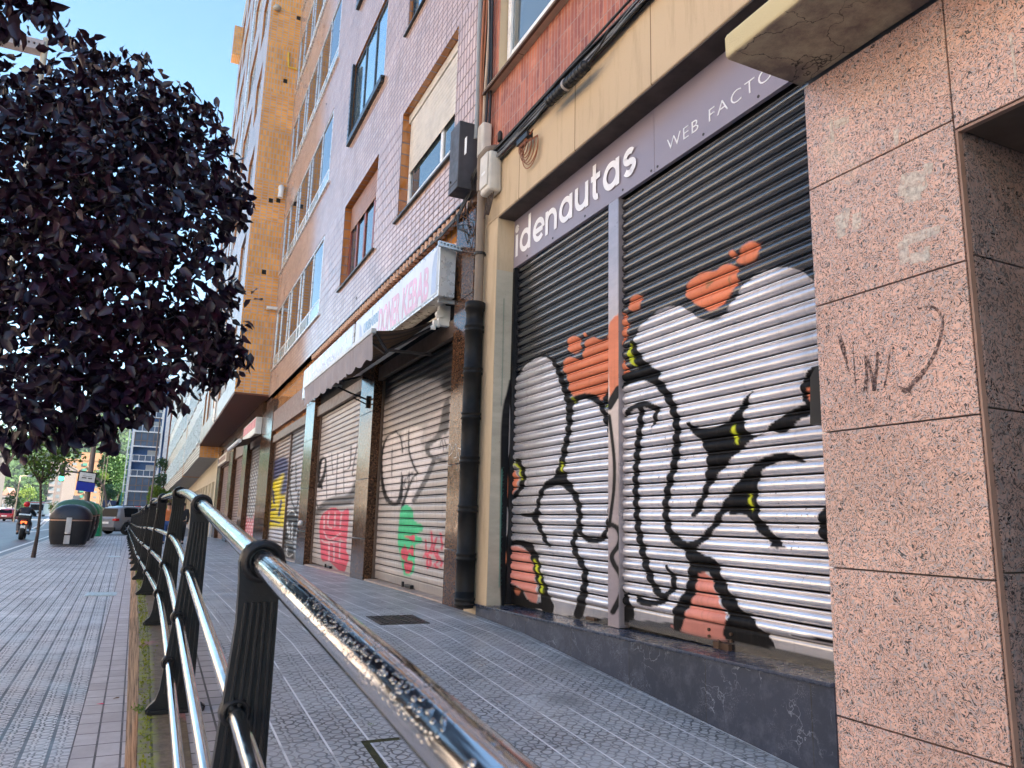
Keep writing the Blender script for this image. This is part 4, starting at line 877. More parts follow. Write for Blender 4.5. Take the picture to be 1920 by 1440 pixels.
# windows
def blind(parent, X, y0, y1, z0, z1, mat):
    mb = MB(); z = z0
    while z < z1-.001:
        e = min(z+.075, z1)
        vs = [(X, y0, z), (X, y1, z), (X-.008, y1, z+.015), (X-.008, y0, z+.015), (X-.010, y1, e-.012), (X-.010, y0, e-.012), (X+.012, y1, e-.004), (X+.012, y0, e-.004), (X, y1, e), (X, y0, e)]
        mb.add(vs, [(0, 3, 2, 1), (3, 5, 4, 2), (5, 7, 6, 4), (7, 9, 8, 6)], 0, False); z += .075
    mb.build('roller_blind', mat, parent)
M_blind = P('cream_blind', (.56, .52, .46), .45, bump=0); M_redwood = P('red_brown_frame', (.22, .05, .03), .35, bump=.1); M_blackfr = P('black_frame', (.02, .02, .022), .3, bump=0)
M_curt = P('pale_curtain', (.4, .42, .45), .8, bump=0)
for k_ in range(5):
    zz = 4.65+3.33*k_
    if k_ == 0:
        w = frame_x(tb, 3.14, 8.33, 10.78, zz+.02, zz+1.81, M_whitepvc, (.36, ), .075, glass('street_window_glass', (.04, .06, .07), .02, 2.4), mid=zz+.30, curtain=M_curt)
        blind(w, 3.13, 8.39, 10.70, zz+.78, zz+1.80, M_blind)
        m = MB(); m.box(3.10, 3.22, 8.33, 10.78, zz+1.68, zz+1.82); m.build('blind_box', M_blind, w, bevel=.01)
        w = frame_x(tb, 3.14, 12.27, 14.90, zz+.02, zz+1.81, M_redwood, (.25, .52, .76), .09, curtain=M_curt)
        blind(w, 3.13, 12.35, 14.8, zz+1.25, zz+1.80, P('brown_blind', (.26, .12, .07), .4, bump=0))
    else:
        w = frame_x(tb, 3.03, 12.27, 14.90, zz+.02, zz+1.81, M_blackfr, (.33, .66), .07, M_mirror, .05)
        m = MB(); m.box(2.93, 3.02, 12.2, 14.95, zz-.10, zz+.03); m.box(2.94, 2.99, 14.85, 14.98, zz+.03, zz+1.83); m.build('outer_frame', M_blackfr, w, bevel=.006)
        w = frame_x(tb, 3.06, 8.33, 10.78, zz+.02, zz+1.81, M_blackfr, (.5,), .07, M_mirror, .05)
    for a, b in ((8.25, 10.9), (12.15, 15.02)):
        m = MB(); m.box(2.955, 3.22, a, b, zz-.035, zz); m.build('window_sill', P('dark_sill', (.03, .03, .03), .4, bump=0), tb, bevel=.004)
    w = frame_x(tb, 3.0, 17.12, 24.73, zz+.02, zz+1.98, M_alu, (.17, .36, .42, .62, .68, .86), .055, M_glassd, .05, mid=zz+.42)
    m = MB()
    for c in range(5): m.box(3.012, 3.02, 17.22+c*1.5, 18.62+c*1.5, zz+.08, zz+.39)
    m.build('spandrel_panel', P('frosted_panel', (.36, .5, .55), .12, .3, bump=0), w)
    m = MB(); m.box(2.96, 3.0, 17.0, 24.85, zz-.03, zz+.02); m.build('window_sill', M_alu, tb)
m = MB()
for p_ in ((686, 422), (668, 559), (617, 663), (612, 195)):
    a = at(*p_, X=2.998); m.tube([(2.995, a[1], a[2]), (3.01, a[1], a[2])], .03, 10)
m.build('wall_plug', M_dark, tb)
m = MB(); rs = random.Random(3)
pts = [(2.985, 7.6+i*.6, 3.62+.05*math.sin(i*.9)+rs.uniform(-.015, .015)) for i in range(30)]
# ================================================================== things fixed on the facades
def V3(a): return Vector(a)
# drain pipe with its black iron guard
dp = thing('drainpipe', 'brown drainpipe running down the beige pier into a black ribbed iron guard', 'drainpipe', (2.9, 7.06, -.9))
m = MB(); m.tube([(2.93, 7.13, 3.72), (2.93, 7.13, 2.25)], .050, 18); m.tube([(2.94, 7.13, 3.70), (2.90, 7.08, 3.84), (2.86, 6.98, 3.93), (2.90, 6.92, 3.99), (2.99, 6.9, 4.02)], .058, 14); m.tube([(2.93, 7.13, 3.60), (2.93, 7.13, 3.74)], .062, 18)
m.build('pipe', P('brown_old_pipe', (.20, .155, .12), .6, dirt=.5), dp)
m = MB(); prof = [(.092, -.86), (.098, -.70)]
z = -.86
for i, h in enumerate((-.84, -.40, .08, .58, 1.04, 1.52, 1.98)):
    prof += [(.096, h), (.106, h+.006), (.106, h+.024), (.098, h+.030), (.098, h+.050), (.106, h+.056), (.106, h+.074), (.095, h+.080)]
prof += [(.095, 2.22), (.106, 2.225), (.108, 2.31), (.098, 2.315), (.06, 2.315)]
m.lathe(prof, (2.895, 7.13, 0), 28); m.build('iron_guard', P('dull_black_guard', (.010, .010, .011), .55, 0, .5, 6, .4, 60, ior=1.3), dp)
m = MB(); m.lathe([(.062, 0), (.062, .03)], (2.93, 7.13, 2.86), 16); m.box(2.93, 3.0, 7.12, 7.14, 2.865, 2.885); m.build('bracket', M_iron, dp)
# vertical conduits in the joint between the two buildings
m = MB()
for i, (y, r, c, x) in enumerate(((7.36, .032, 0, 2.93), (7.30, .018, 1, 2.95), (7.265, .018, 1, 2.93), (7.24, .012, 1, 2.95), (7.19, .02, 2, 2.96), (7.12, .014, 3, 2.95), (7.08, .016, 3, 2.97))):
    pts = [(x+.01*math.sin(j*1.3+i), y+.012*math.sin(j*.9+i*2), 4.35+j*.45) for j in range(16)]; m.tube(pts, r, 8, c)
tag(m.build('cable_riser', [P('grey_conduit', (.25, .27, .28), .4), P('copper_brown_cable', (.30, .11, .05), .5), P('tan_conduit', (.42, .32, .24), .5), M_blackpl]), 'bunch of grey, brown and black cables climbing the joint between the two buildings', 'cables')
# thick bundle of black cables on the brick band
m = MB(); rs = random.Random(5)
for i in range(17):
    oy = rs.uniform(-.05, .05); ph = rs.uniform(0, 6); a = rs.uniform(.008, .03); r = rs.uniform(.006, .015)
    z0 = rs.uniform(-.055, .05); x0 = 2.955+rs.uniform(-.03, .03)
    pts = []
    for j in range(40):
        y = 7.15-j*.19; pts.append((x0+.006*math.sin(j*.5+ph), y, 3.94+z0*(1-.35*math.sin(j*.25+ph))+a*math.sin(j*.33+ph)-.02*math.exp(-((y-6.6)**2)*3)))
    m.tube(pts, r, 6, 0)
for i in range(3):
    pts = [(2.93, 7.1-j*.19, 3.88-.04*math.sin(j*.2+i)+(.02 if j > 14 else 0)*math.sin(j*.5)-(.08*math.sin(max(0, j-10)*.12) if i == 2 else 0)) for j in range(40)]; m.tube(pts, .007, 6, 1)
for i in range(10):                          # the bundle falls past the boxes and goes on under the facade edge of the next building
    a = rs.uniform(-.05, .05); b = rs.uniform(-.06, .06)
    m.tube([(2.92+a*.3, 7.1, 3.95+a), (2.88, 7.25+b, 3.86+a), (2.9, 7.45+b, 3.72+b), (2.96, 7.9, 3.63+a), (3.01, 8.6, 3.66+b*.6), (3.02, 10, 3.70+a*.4), (3.04, 13, 3.71+b*.3), (3.05, 17, 3.71)], rs.uniform(.006, .013), 6, 0)
for i in range(7):
    a = rs.uniform(-.08, .08); y0 = 7.5+rs.uniform(0, .5)
    m.tube([(2.95, y0, 3.66), (2.93, y0+a, 3.5), (2.9, y0-.1+a, 3.42+a), (2.95, y0-.25, 3.35+a), (3.0, y0-.3, 3.1+rs.uniform(-.1, .2))], .006, 6, 0)
tag(m.build('cable_bundle', [M_blackpl, P('grey_cable', (.16, .17, .19), .4)]), 'thick sagging bundle of black cables running along the bottom of the red brick band', 'cables')
# cable splice closure
a, b = V3(at(1028, 192, X=2.87)), V3(at(1100, 122, X=2.87)); t = (b-a).normalized()
m = MB(); pts = [a-t*.02, a, a+t*.03, a+(b-a)*.47, a+(b-a)*.53, b-t*.03, b, b+t*.02]; m.tube(pts, [.03, .038, .046, .046, .046, .046, .038, .022], 16)
for i in range(12):
    p = a+(b-a)*(i+.5)/12; m.tube([p-t*.012, p+t*.012], .050, 16)
sc_ = thing('cable_splice', 'black ribbed splice tube strapped to the cables on the brick band', 'splice tube', a); m.build('casing', M_blackpl, sc_)
m = MB(); p = (a+b)/2; m.tube([p-t*.012, p+t*.012], .056, 18); m.build('strap', P('grey_strap', (.4, .35, .33), .4), sc_)
m = MB(); m.tube([b, b+t*.2+V3((0, 0, .05)), b+t*.34+V3((0, 0, .12))], .009, 8); m.build('cable', M_blackpl, sc_); m = MB(); m.tube([a, a-t*.15+V3((0, 0, -.02)), a-t*.3+V3((0, 0, -.07))], .008, 8); m.build('cable', M_blackpl, sc_)
# connector block with copper coil
c0 = V3(at(985, 262, X=2.92)); cb = thing('cable_connector', 'small black connector block with loops of copper cable hanging below the brick band', 'cable connector', c0)
m = MB(); m.box(c0.x-.04, c0.x+.03, c0.y-.11, c0.y+.13, c0.z-.025, c0.z+.035)
m.build('block', M_blackpl, cb, bevel=.006)
m = MB()
for i in range(7):
    y = c0.y+.10-.028*i; r = .07+.017*i; m.tube([(c0.x-.02, y, c0.z-.02), (c0.x-.02, y-.005, c0.z-.07)]+[(c0.x-.045+.015*i, c0.y-.02-r*math.cos(R(s))-.02*(i%3), c0.z-.10-r*math.sin(R(s))*1.1) for s in range(-20, 200, 18)]+[(c0.x, c0.y-.17, c0.z+.03)], .005, 6)
m.build('copper_loop', P('copper_brown_cable', (.30, .11, .05), .5), cb)
# boxes
def wallbox(name, label, x0, x1, y0, y1, z0, z1, mat, bev, extra=None):
    t = thing(name, label, 'junction box', (x1, (y0+y1)/2, z0)); MB().box(x0, x1, y0, y1, z0, z1).build('case', mat, t, bevel=bev, seg=3); return t
db = wallbox('electrical_box', 'tall dark grey metal junction box on the tiled wall, with a small white sticker', 2.72, 2.99, 7.36, 7.66, 3.72, 4.54, P('dark_grey_box', (.060, .058, .068), .5, var=.35, dirt=.35), .008)
a = at(873, 273, X=2.716); m = MB(); m.box(2.7165, 2.719, a[1]-.03, a[1]+.03, a[2]-.10, a[2]+.10); m.build('sticker', P('white_sticker', (.7, .72, .72), .5, dirt=.2), db)
m = MB(); m.tube([(2.712, 7.58, 3.86), (2.72, 7.58, 3.86)], .014, 10); m.box(2.7175, 2.72, 7.37, 7.65, 3.80, 3.806); m.build('lock', M_dark, db)
M_boxw = P('weathered_white_plastic', (.58, .55, .50), .45, dirt=.45)
b1 = wallbox('meter_box', 'narrow white plastic junction box beside the brown cables, above the other white one', 2.88, 3.0, 7.05, 7.22, 4.02, 4.42, M_boxw, .03)
b2 = wallbox('meter_box', 'white plastic junction box with rounded lid and hanging cables, on the beam end', 2.84, 3.0, 6.74, 6.98, 3.46, 3.92, M_boxw, .035)
MB().box(2.825, 2.845, 6.76, 6.96, 3.52, 3.90).build('lid', M_boxw, b2, bevel=.015, seg=3); a = at(937, 322, X=2.82); MB().box(2.822, 2.8245, 6.80, 6.90, 3.66, 3.69).build('sticker', P('pale_sticker', (.75, .75, .75), .5, bump=0), b2)
m = MB()
for i in range(5): m.tube([(2.92, 6.78+i*.045, 3.46), (2.90, 6.77+i*.05, 3.34-.03*i), (2.90, 6.85+i*.02, 3.22+.01*i), (2.93, 6.95, 3.28+.02*i), (2.94, 7.0, 3.42)], .007, 6)
m.build('cable', P('brown_black_cable', (.05, .03, .02), .5), b2)
m = MB()
for i in range(5): m.tube([(2.93, 7.10+i*.02, 4.02), (2.9, 7.12, 3.90-.02*i), (2.88, 7.06-.02*i, 3.84), (2.92, 6.98, 3.86+.03*i), (2.95, 6.9, 3.98+.02*i)], .007, 6)
m.build('cable', P('brown_black_cable', (.05, .03, .02), .5), b1)
m = MB(); m.lathe([(0, 0), (.028, 0), (.028, .09), (.016, .12), (0, .12)], (2.95, 6.72, 4.02), 10); tag(m.build('cable_clip', M_blackpl), 'small black plastic plug on the red bricks beside the cable loops', 'plug')
# small round speaker or lamp housing on the first granite pillar and the perforated arm above the sign
m = MB(); a = at(846, 531, Y=8.1); m.box(2.88, 3.0, 8.06, 8.26, 2.72, 3.05); tag(m.build('alarm_box', P('pale_blue_plastic', (.30, .42, .46), .35), bevel=.05, seg=4), 'pale blue rounded alarm box behind the end of the kebab sign', 'alarm box')
br = thing('perforated_arm', 'perforated steel bracket sticking out above the kebab sign', 'bracket', (3., 7.9, 3.4)); m = MB()
a = V3(at(822, 456, Y=7.9)); b = V3(at(866, 468, X=2.99)); t = (b-a).normalized(); s = V3((0, .02, 0)); u = V3((0, 0, .032))
k_ = 7
for i in range(k_):
    p = a+(b-a)*i/k_; q_ = a+(b-a)*(i+.45)/k_; r2 = a+(b-a)*(i+1)/k_
    m.hexa([tuple(p-s-u), tuple(q_-s-u), tuple(q_+s-u), tuple(p+s-u), tuple(p-s+u), tuple(q_-s+u), tuple(q_+s+u), tuple(p+s+u)])
    for sg_ in (-1, 1):
        w0 = u*(.45 if sg_ > 0 else -1); w1 = u*(1 if sg_ > 0 else -.45)
        m.hexa([tuple(q_-s+w0), tuple(r2-s+w0), tuple(r2+s+w0), tuple(q_+s+w0), tuple(q_-s+w1), tuple(r2-s+w1), tuple(r2+s+w1), tuple(q_+s+w1)])
m.build('arm', M_metalgrey, br)

# ================================================================== kebab shop sign, awning
ks = thing('kebab_sign', 'faded pale light box sign with pink DONER KEBAB lettering over the awning', 'sign', (2.9, 12.2, 2.6))
m = MB()
for a, b in ((7.95, 12.10), (12.22, 17.0)):
    m.box(2.755, 2.96, a, b, 2.60, 3.26)
m.build('case', M_alu, ks, bevel=.004)
M_face = P('faded_pale_blue_panel', (.66, .72, .80), .35, var=.1, vs=1.5, bump=0, dirt=.12); 
m = MB(); m.box(2.748, 2.757, 8.0, 12.06, 2.635, 3.225); m.build('panel', M_face, ks)
m = MB(); m.box(2.748, 2.757, 12.27, 16.95, 2.635, 3.225); m.build('panel', P('faded_white_panel', (.60, .66, .76), .25, var=.12, vs=1.2, bump=0, dirt=.12), ks)
M_pk = P('faded_pink_lettering', (.70, .46, .64), .4, var=.2, vs=3, bump=0); M_bl = P('faded_blue_lettering', (.24, .42, .62), .4, var=.2, bump=0); M_fp = P('very_faded_pink', (.66, .52, .68), .4, bump=0)
lettering('lettering', 'DONER', 2.748, 10.58, 2.665, .60, M_pk, ks, offset=.012, width=1.08, thick=.003)
lettering('lettering', 'KEBAB', 2.748, 9.38, 2.665, .60, M_pk, ks, offset=.012, width=1.08, thick=.003)
lettering('lettering', 'URIBARRI', 2.748, 11.50, 2.93, .22, M_bl, ks, offset=.006, width=.86, thick=.003)
lettering('lettering', 'EXPRESS', 2.748, 11.50, 2.72, .16, M_fp, ks, offset=.004, width=.86, thick=.003)
M_gone = P('almost_gone_lettering', (.56, .60, .74), .4, bump=0)
lettering('lettering', 'DONER', 2.748, 15.9, 2.75, .42, M_gone, ks, offset=.005, width=1.4, thick=.003)
lettering('lettering', 'KEBAB', 2.748, 14.4, 2.75, .42, M_gone, ks, offset=.005, width=1.4, thick=.003)
M_pic = P('faded_blue_shape', (.40, .50, .70), .4, bump=0); m = MB()
vs = [(2.746, 8.2-.0, 2.66), (2.746, 8.02, 2.66), (2.746, 8.02, 3.2), (2.746, 8.12, 3.17), (2.746, 8.19, 3.0)]; m.add(vs, [(0, 1, 2, 3, 4)]); m.build('kebab_picture', M_pic, ks); m = MB(); vs = [(2.7455, y, z) for y, z in ((12.03, 2.66), (11.62, 2.66), (11.56, 2.85), (11.68, 3.08), (11.8, 3.16), (11.75, 2.9), (11.9, 2.8))]; m.add(vs, [(0, 1, 2, 3, 4, 5, 6)])
m.build('cook_picture', M_pic, ks)
m = MB()
for y in (8.05, 10.0, 12.0, 12.4, 14.6, 16.9): m.box(2.80, 3.2, y, y+.04, 2.555, 2.60)
for i in range(20):
    for z in (2.615, 3.245): m.tube([(2.749, 8.1+i*.46, z), (2.756, 8.1+i*.46, z)], .010, 6)
m.build('bracket', M_metalgrey, ks)
aw = thing('awning', 'open striped brown awning with scalloped grey valance over the kebab shop', 'awning', (3.0, 10.7, 2.3))
A0 = (3.03, 8.45, 2.52); A1 = (3.03, 12.9, 2.52); XF = 2.14; ZF = 2.20
def fabric():
    n = NT('striped_awning_fabric'); x, y, z = n.xyz()
    k = n.m('LESS_THAN', n.m('FRACT', n.m('MULTIPLY', y, 3.3)), .5)
    c = n.mix(k, (.050, .028, .018), (.15, .085, .04)); c = n.mix(n.ramp(n.noise(5., det=6), .45, .7, 0, .5), c, (.06, .045, .035))
    return n.done(c, .8, 0, n.bump(n.noise(30.), .2, .004))
M_fab = fabric()
m = MB(); n1, n2 = 44, 10; vs = []
for i in range(n1+1):
    y = 8.45+4.45*i/n1
    for j in range(n2+1):
        t_ = j/n2; vs.append((3.03+(XF-3.03)*t_, y, 2.52+(ZF-2.52)*t_-.07*math.sin(math.pi*t_)-.012*math.sin(i*1.9)*math.sin(math.pi*t_)))
m.add(vs, [(i*(n2+1)+j, i*(n2+1)+j+1, (i+1)*(n2+1)+j+1, (i+1)*(n2+1)+j) for i in range(n1) for j in range(n2)], 0, True)
m.build('fabric', M_fab, aw)
m = MB(); vs = []; n1 = 150
for i in range(n1+1):
    y = 8.43+4.48*i/n1; d = .30+.035*abs(math.sin(i*.5*math.pi/4.2)); w_ = .012*math.sin(i*.42)
    for j in range(5): vs.append((XF-.02+w_*j/4*1.6+.02*j/4, y, ZF-.01-d*j/4))
m.add(vs, [(i*5+j, i*5+j+1, (i+1)*5+j+1, (i+1)*5+j) for i in range(n1) for j in range(4)], 0, True)
m.build('valance', P('grey_valance', (.30, .28, .31), .8, var=.12, dirt=.2), aw)
m = MB(); m.box(XF-.035, XF+.03, 8.43, 12.92, ZF-.035, ZF+.03); m.build('front_bar', P('pale_bar', (.52, .54, .56), .4, .3), aw, bevel=.012)
m = MB(); m.tube([(3.0, 8.42, 2.50), (3.0, 12.95, 2.50)], .045, 14); m.build('roller', P('cream_plastic', (.66, .62, .55), .4), aw)
m = MB(); m.box(2.92, 3.07, 8.36, 8.44, 2.36, 2.62); m.box(2.86, 2.95, 8.37, 8.43, 2.34, 2.42); m.tube([(2.93, 8.40, 2.5), (2.93, 8.33, 2.5)], .05, 14); m.tube([(3.02, 8.38, 2.6), (2.94, 8.38, 2.68), (2.86, 8.38, 2.68)], .014, 8); m.tube([(2.9, 8.4, 2.33), (2.84, 8.42, 2.33)], .03, 8); m.build('end_cap', P('white_bracket', (.75, .75, .73), .4), aw, bevel=.02, seg=3)
m = MB()
for y, s_ in ((8.7, 1), (12.6, -1)):
    e = (2.55, y+s_*.75, 2.18); m.tube([(2.98, y, 2.42), e], .022, 8); m.tube([e, (XF, y+s_*.1, ZF-.02)], .018, 8)
m.tube([(2.17, 8.45, 2.17), (2.35, 8.6, 2.02), (3.02, 8.9, 2.10)], .02, 8)
m.build('folding_arm', P('dark_arm', (.08, .07, .07), .4, .4), aw)
# the iron arms that hold the awning by the pillar
for y, lab in ((11.9, 'black iron hook bracket on the granite pillar between the two kebab shop shutters'),):
    t_ = thing('iron_bracket', lab, 'bracket', (3.0, y, 1.9)); m = MB(); m.box(2.96, 3.0, y-.03, y+.03, 1.78, 1.98); m.tube([(2.97, y, 1.92), (2.75, y+.15, 2.02), (2.55, y+.30, 2.13)], .016, 8); m.tube([(2.97, y, 1.84), (2.72, y-.15, 1.9)], .012, 8); m.build('arm', M_iron, t_, bevel=.004)
m = MB(); m.lathe([(0, 0), (.05, 0), (.06, .05), (.04, .1), (0, .12)], (2.93, 17.0, -.2), 12); 
tag(m.build('wall_bell', M_white), 'small white round box on the third granite pillar', 'box')

# ================================================================== tall tower block with the orange side
tw = thing('tower_block', 'tall apartment block overhanging the pavement, orange tiled side and wood clad underside', 'building', (2.5, 30, 3.9))
ZT = 31.
m = MB(); ops = []
wy = [(26.4, 28.3), (29.8, 33.2), (34.6, 36.4), (38.0, 41.2), (42.4, 44.6)]
for k_ in range(8):
    zz = 4.75+3.33*k_
    for i, (a, b) in enumerate(wy): ops.append((a, b, zz+(.0 if i % 2 == 0 else -.1), zz+1.8))
wall_x(m, 1.93, 25.1, 46.2, 3.9, ZT, ops, .18, 0, 1)
m.build('front', [tilewall('glazed_tile_tower', 'X', (.50, .40, .32), (.42, .34, .28), band=False, w=3., h=.14, gw=.02, rgh=.25, ior=1.6), M_tilereveal, M_tilerevealY], tw)
m = MB()
vent = []
for p_ in ((560, 34), (535, 152), (508, 376), (522, 376), (495, 510)):
    a = at(*p_, Y=25.1); vent.append((a[0]-.07, a[0]+.07, a[2]-.08, a[2]+.08))
Xs = sorted({1.93, 3.0, *[v[0] for v in vent], *[v[1] for v in vent]}); Zs = sorted({3.9, ZT, *[v[2] for v in vent], *[v[3] for v in vent]})
for a, b in zip(Xs, Xs[1:]):
    for c, d in zip(Zs, Zs[1:]):
        if any(v[0] < (a+b)/2 < v[1] and v[2] < (c+d)/2 < v[3] for v in vent): continue
        m.quad((a, 25.1, c), (b, 25.1, c), (b, 25.1, d), (a, 25.1, d))
m.quad((3.0, 25.1, 24.5), (12, 25.1, 24.5), (12, 25.1, ZT), (3.0, 25.1, ZT)); m.build('side_wall', M_tileY, tw); m = MB(); m.quad((1.93, 46.2, 3.9), (1.93, 46.2, ZT), (12, 46.2, ZT), (12, 46.2, 3.9)); m.build('side_wall', M_tileY, tw)
m = MB()
for v in vent: MB().box(v[0]-.01, v[1]+.01, 25.12, 25.3, v[2]-.01, v[3]+.01).build('vent', M_dark, tw)
m = MB(); m.box(2.3, 12, 25.35, 46, 3.95, ZT-.01); m.build('core', M_dark, tw)
m = MB(); m.box(1.9, 12, 25.0, 46.3, ZT, ZT+.3); m.build('roof', M_cream, tw)
def woodsoffit():
    n = NT('wood_soffit'); x, y, z = n.xyz(); f = n.m('FRACT', n.m('MULTIPLY', y, 5.2)); k = n.ramp(n.m('ABSOLUTE', n.m('SUBTRACT', f, .5)), .44, .49, 0, 1)
    c = n.mix(n.noise(1., n.vec(n.m('MULTIPLY', x, 1.5), n.m('MULTIPLY', y, 12.), 0.), det=5), (.09, .028, .016), (.19, .07, .04)); c = n.mix(k, c, (.012, .006, .005))
    return n.done(c, .6, 0, n.bump(n.m('MULTIPLY', k, -1.), .4, .01), 1.3)
m = MB(); m.box(1.94, 3.05, 25.11, 46.2, 3.84, 3.898); m.build('soffit', woodsoffit(), tw)
for k_ in range(8):
    for i, (a, b) in enumerate(wy):
        zz = 4.75+3.33*k_+(.0 if i % 2 == 0 else -.1); z1 = 4.75+3.33*k_+1.8
        frame_x(tw, 2.02, a+.02, b-.02, zz+.02, z1-.02, M_alu if (i+k_) % 3 else M_whitepvc, (.5,) if i % 2 == 0 else (.25, .5, .75), .06, M_glassd, .05)
m = MB(); a = at(527, 358, Y=25.0); m.tube([(a[0], 25.1, a[2]+.12), (a[0], 24.95, a[2]+.12), (a[0]-.01, 24.86, a[2]+.02), (a[0]-.03, 24.84, a[2]-.32)], .085, 14)
m.tube([(a[0], 25.09, a[2]+.12), (a[0], 24.98, a[2]+.12)], .1, 14); m.build('vent_pipe', M_white, tw)
a = at(500, 577, Y=24.9); b = at(546, 581, Y=24.9); m = MB(); m.tube([a, b], .06, 12); tag(m.build('flue_pipe', M_white), 'white flue pipe sticking out horizontally from the lowest gallery window', 'pipe')
a = at(520, 15, Y=24.95); m = MB(); m.lathe([(.0, 0), (.12, 0), (.14, .06), (.1, .14), (0, .15)], (a[0], 24.95, a[2]-.05), 12); m.build('vent_cowl', P('grey_cowl', (.35, .33, .3), .5), tw)
a = at(555, 100, Y=25.05); p = at(540, 130, Y=25.05); m = MB(); m.tube([at(541, 98, Y=25.05), at(541, 125, Y=25.05), at(559, 131, Y=25.05)], .03, 8); m.build('gas_pipe', P('yellow_pipe', (.6, .4, .05), .5), tw)
m = MB(); m.box(1.45, 1.93, 45.2, 46.2, 28.2, 30.2); m.build('tiled_balcony_box', M_tileY, tw)
m = MB(); m.tube([(1.90, 34., 3.9), (1.90, 34., 30)], .06, 8); m.build('rain_pipe', M_alu, tw)
# shops below the tower
sh_ = thing('shop_row', 'row of older shops with dark granite pillars and closed shutters under the tower block', 'building', (3.0, 35, -1.2))
cols_ = [(25.02, 26.2), (30.4, 31.9), (36.4, 38.2), (43.6, 45.7)]
for a, b in cols_:
    m = MB(); m.box(3.0, 3.3, a, b, -1.6, 3.4); m.build('granite_pillar', M_brown, sh_, bevel=.006)
m = MB(); m.box(3.4, 6, 25.11, 45.9, -1.5, 3.84); m.box(3.1, 3.4, 25.11, 45.7, 2.5, 3.84); m.build('wall', P('brown_shop_wall', (.12, .06, .045), .5, dirt=.3), sh_)
m = MB(); m.box(2.98, 3.1, 26.2, 45.7, 3.40, 3.84); m.build('lintel', M_brown, sh_)
def chk(): # black and white sprayed blocks
    n = NT('checker_sprayed_shutter'); x, y, z = n.xyz(); a_ = n.m('SINE', n.m('MULTIPLY', y, 9.)); b_ = n.m('SINE', n.m('MULTIPLY', z, 34.))
    k = n.m('GREATER_THAN', n.m('ADD', n.m('MULTIPLY', a_, b_), n.m('MULTIPLY', n.m('SUBTRACT', n.noise(3.), .5), 1.6)), .05)
    c = n.mix(k, (.05, .05, .06), (.5, .48, .48)); low = n.m('LESS_THAN', n.m('ADD', z, n.noise(2.)), .38)
    c = n.mix(low, c, n.mix(k, (.62, .06, .10), (.7, .5, .5))); hi = n.ramp(z, 1.5, 2.2); c = n.mix(hi, c, (.10, .06, .05))
    return n.done(c, .5)
M_chk = chk(); M_rollb = P('brown_old_shutter', (.20, .11, .085), .5, dirt=.3)
shutter('roller_shutter', sh_, 3.2, 26.2, 30.4, -1.14, 2.9, .12, PROF_ROLL, M_chk, dy=.3, bottom=.15)
shutter('roller_shutter', sh_, 3.2, 31.9, 36.4, -1.2, 2.6, .12, PROF_ROLL, M_rollb, dy=.3, bottom=.15)
shutter('roller_shutter', sh_, 3.2, 38.2, 43.6, -1.25, 2.6, .12, PROF_ROLL, M_rollb, dy=.3, bottom=.15)
m = MB(); m.box(3.05, 3.3, 44.2, 45.9, -1.4, -.55); m.build('brick_base', farbrick('pink_low_brick', (.5, .30, .24), (.44, .26, .2)), sh_)
rs_ = thing('red_shop_sign', 'faded red and white sign over the farther small awning', 'sign', (2.9, 28, 3.0)); m = MB(); m.box(2.80, 3.0, 26.3, 30.3, 2.72, 3.30); m.build('case', M_white, rs_, bevel=.01)
m = MB(); m.box(2.79, 2.80, 26.4, 30.2, 2.95, 3.26); m.build('panel', P('faded_red', (.55, .08, .11), .4, var=.3, vs=3, bump=0), rs_); m = MB(); m.box(2.79, 2.80, 26.4, 30.2, 2.75, 2.94); m.build('panel', M_white, rs_)
a2 = thing('folded_awning', 'small dark awning with a pale rolled front bar under the red sign', 'awning', (2.8, 28.5, 2.5)); m = MB(); m.quad((3.0, 26.3, 2.68), (3.0, 30.3, 2.68), (2.35, 30.3, 2.46), (2.35, 26.3, 2.46)); m.build('fabric', M_fab, a2); MB().tube([(2.33, 26.3, 2.45), (2.33, 30.3, 2.45)], .07, 12).build('front_bar', M_white, a2)
m = MB(); m.box(2.86, 3.0, 38.4, 43.4, 2.55, 3.0); w2 = thing('pale_shop_sign', 'pale shop sign with worn brown lettering at the far end of the shops', 'sign', (2.9, 41, 2.6)); m.build('case', P('cream_sign', (.6, .52, .42), .5), w2)
m = MB()
for i in range(9): m.box(2.85, 2.86, 38.9+i*.48, 39.15+i*.48, 2.68, 2.90)
m.build('worn_lettering', P('brown_letters', (.2, .08, .05), .5), w2)

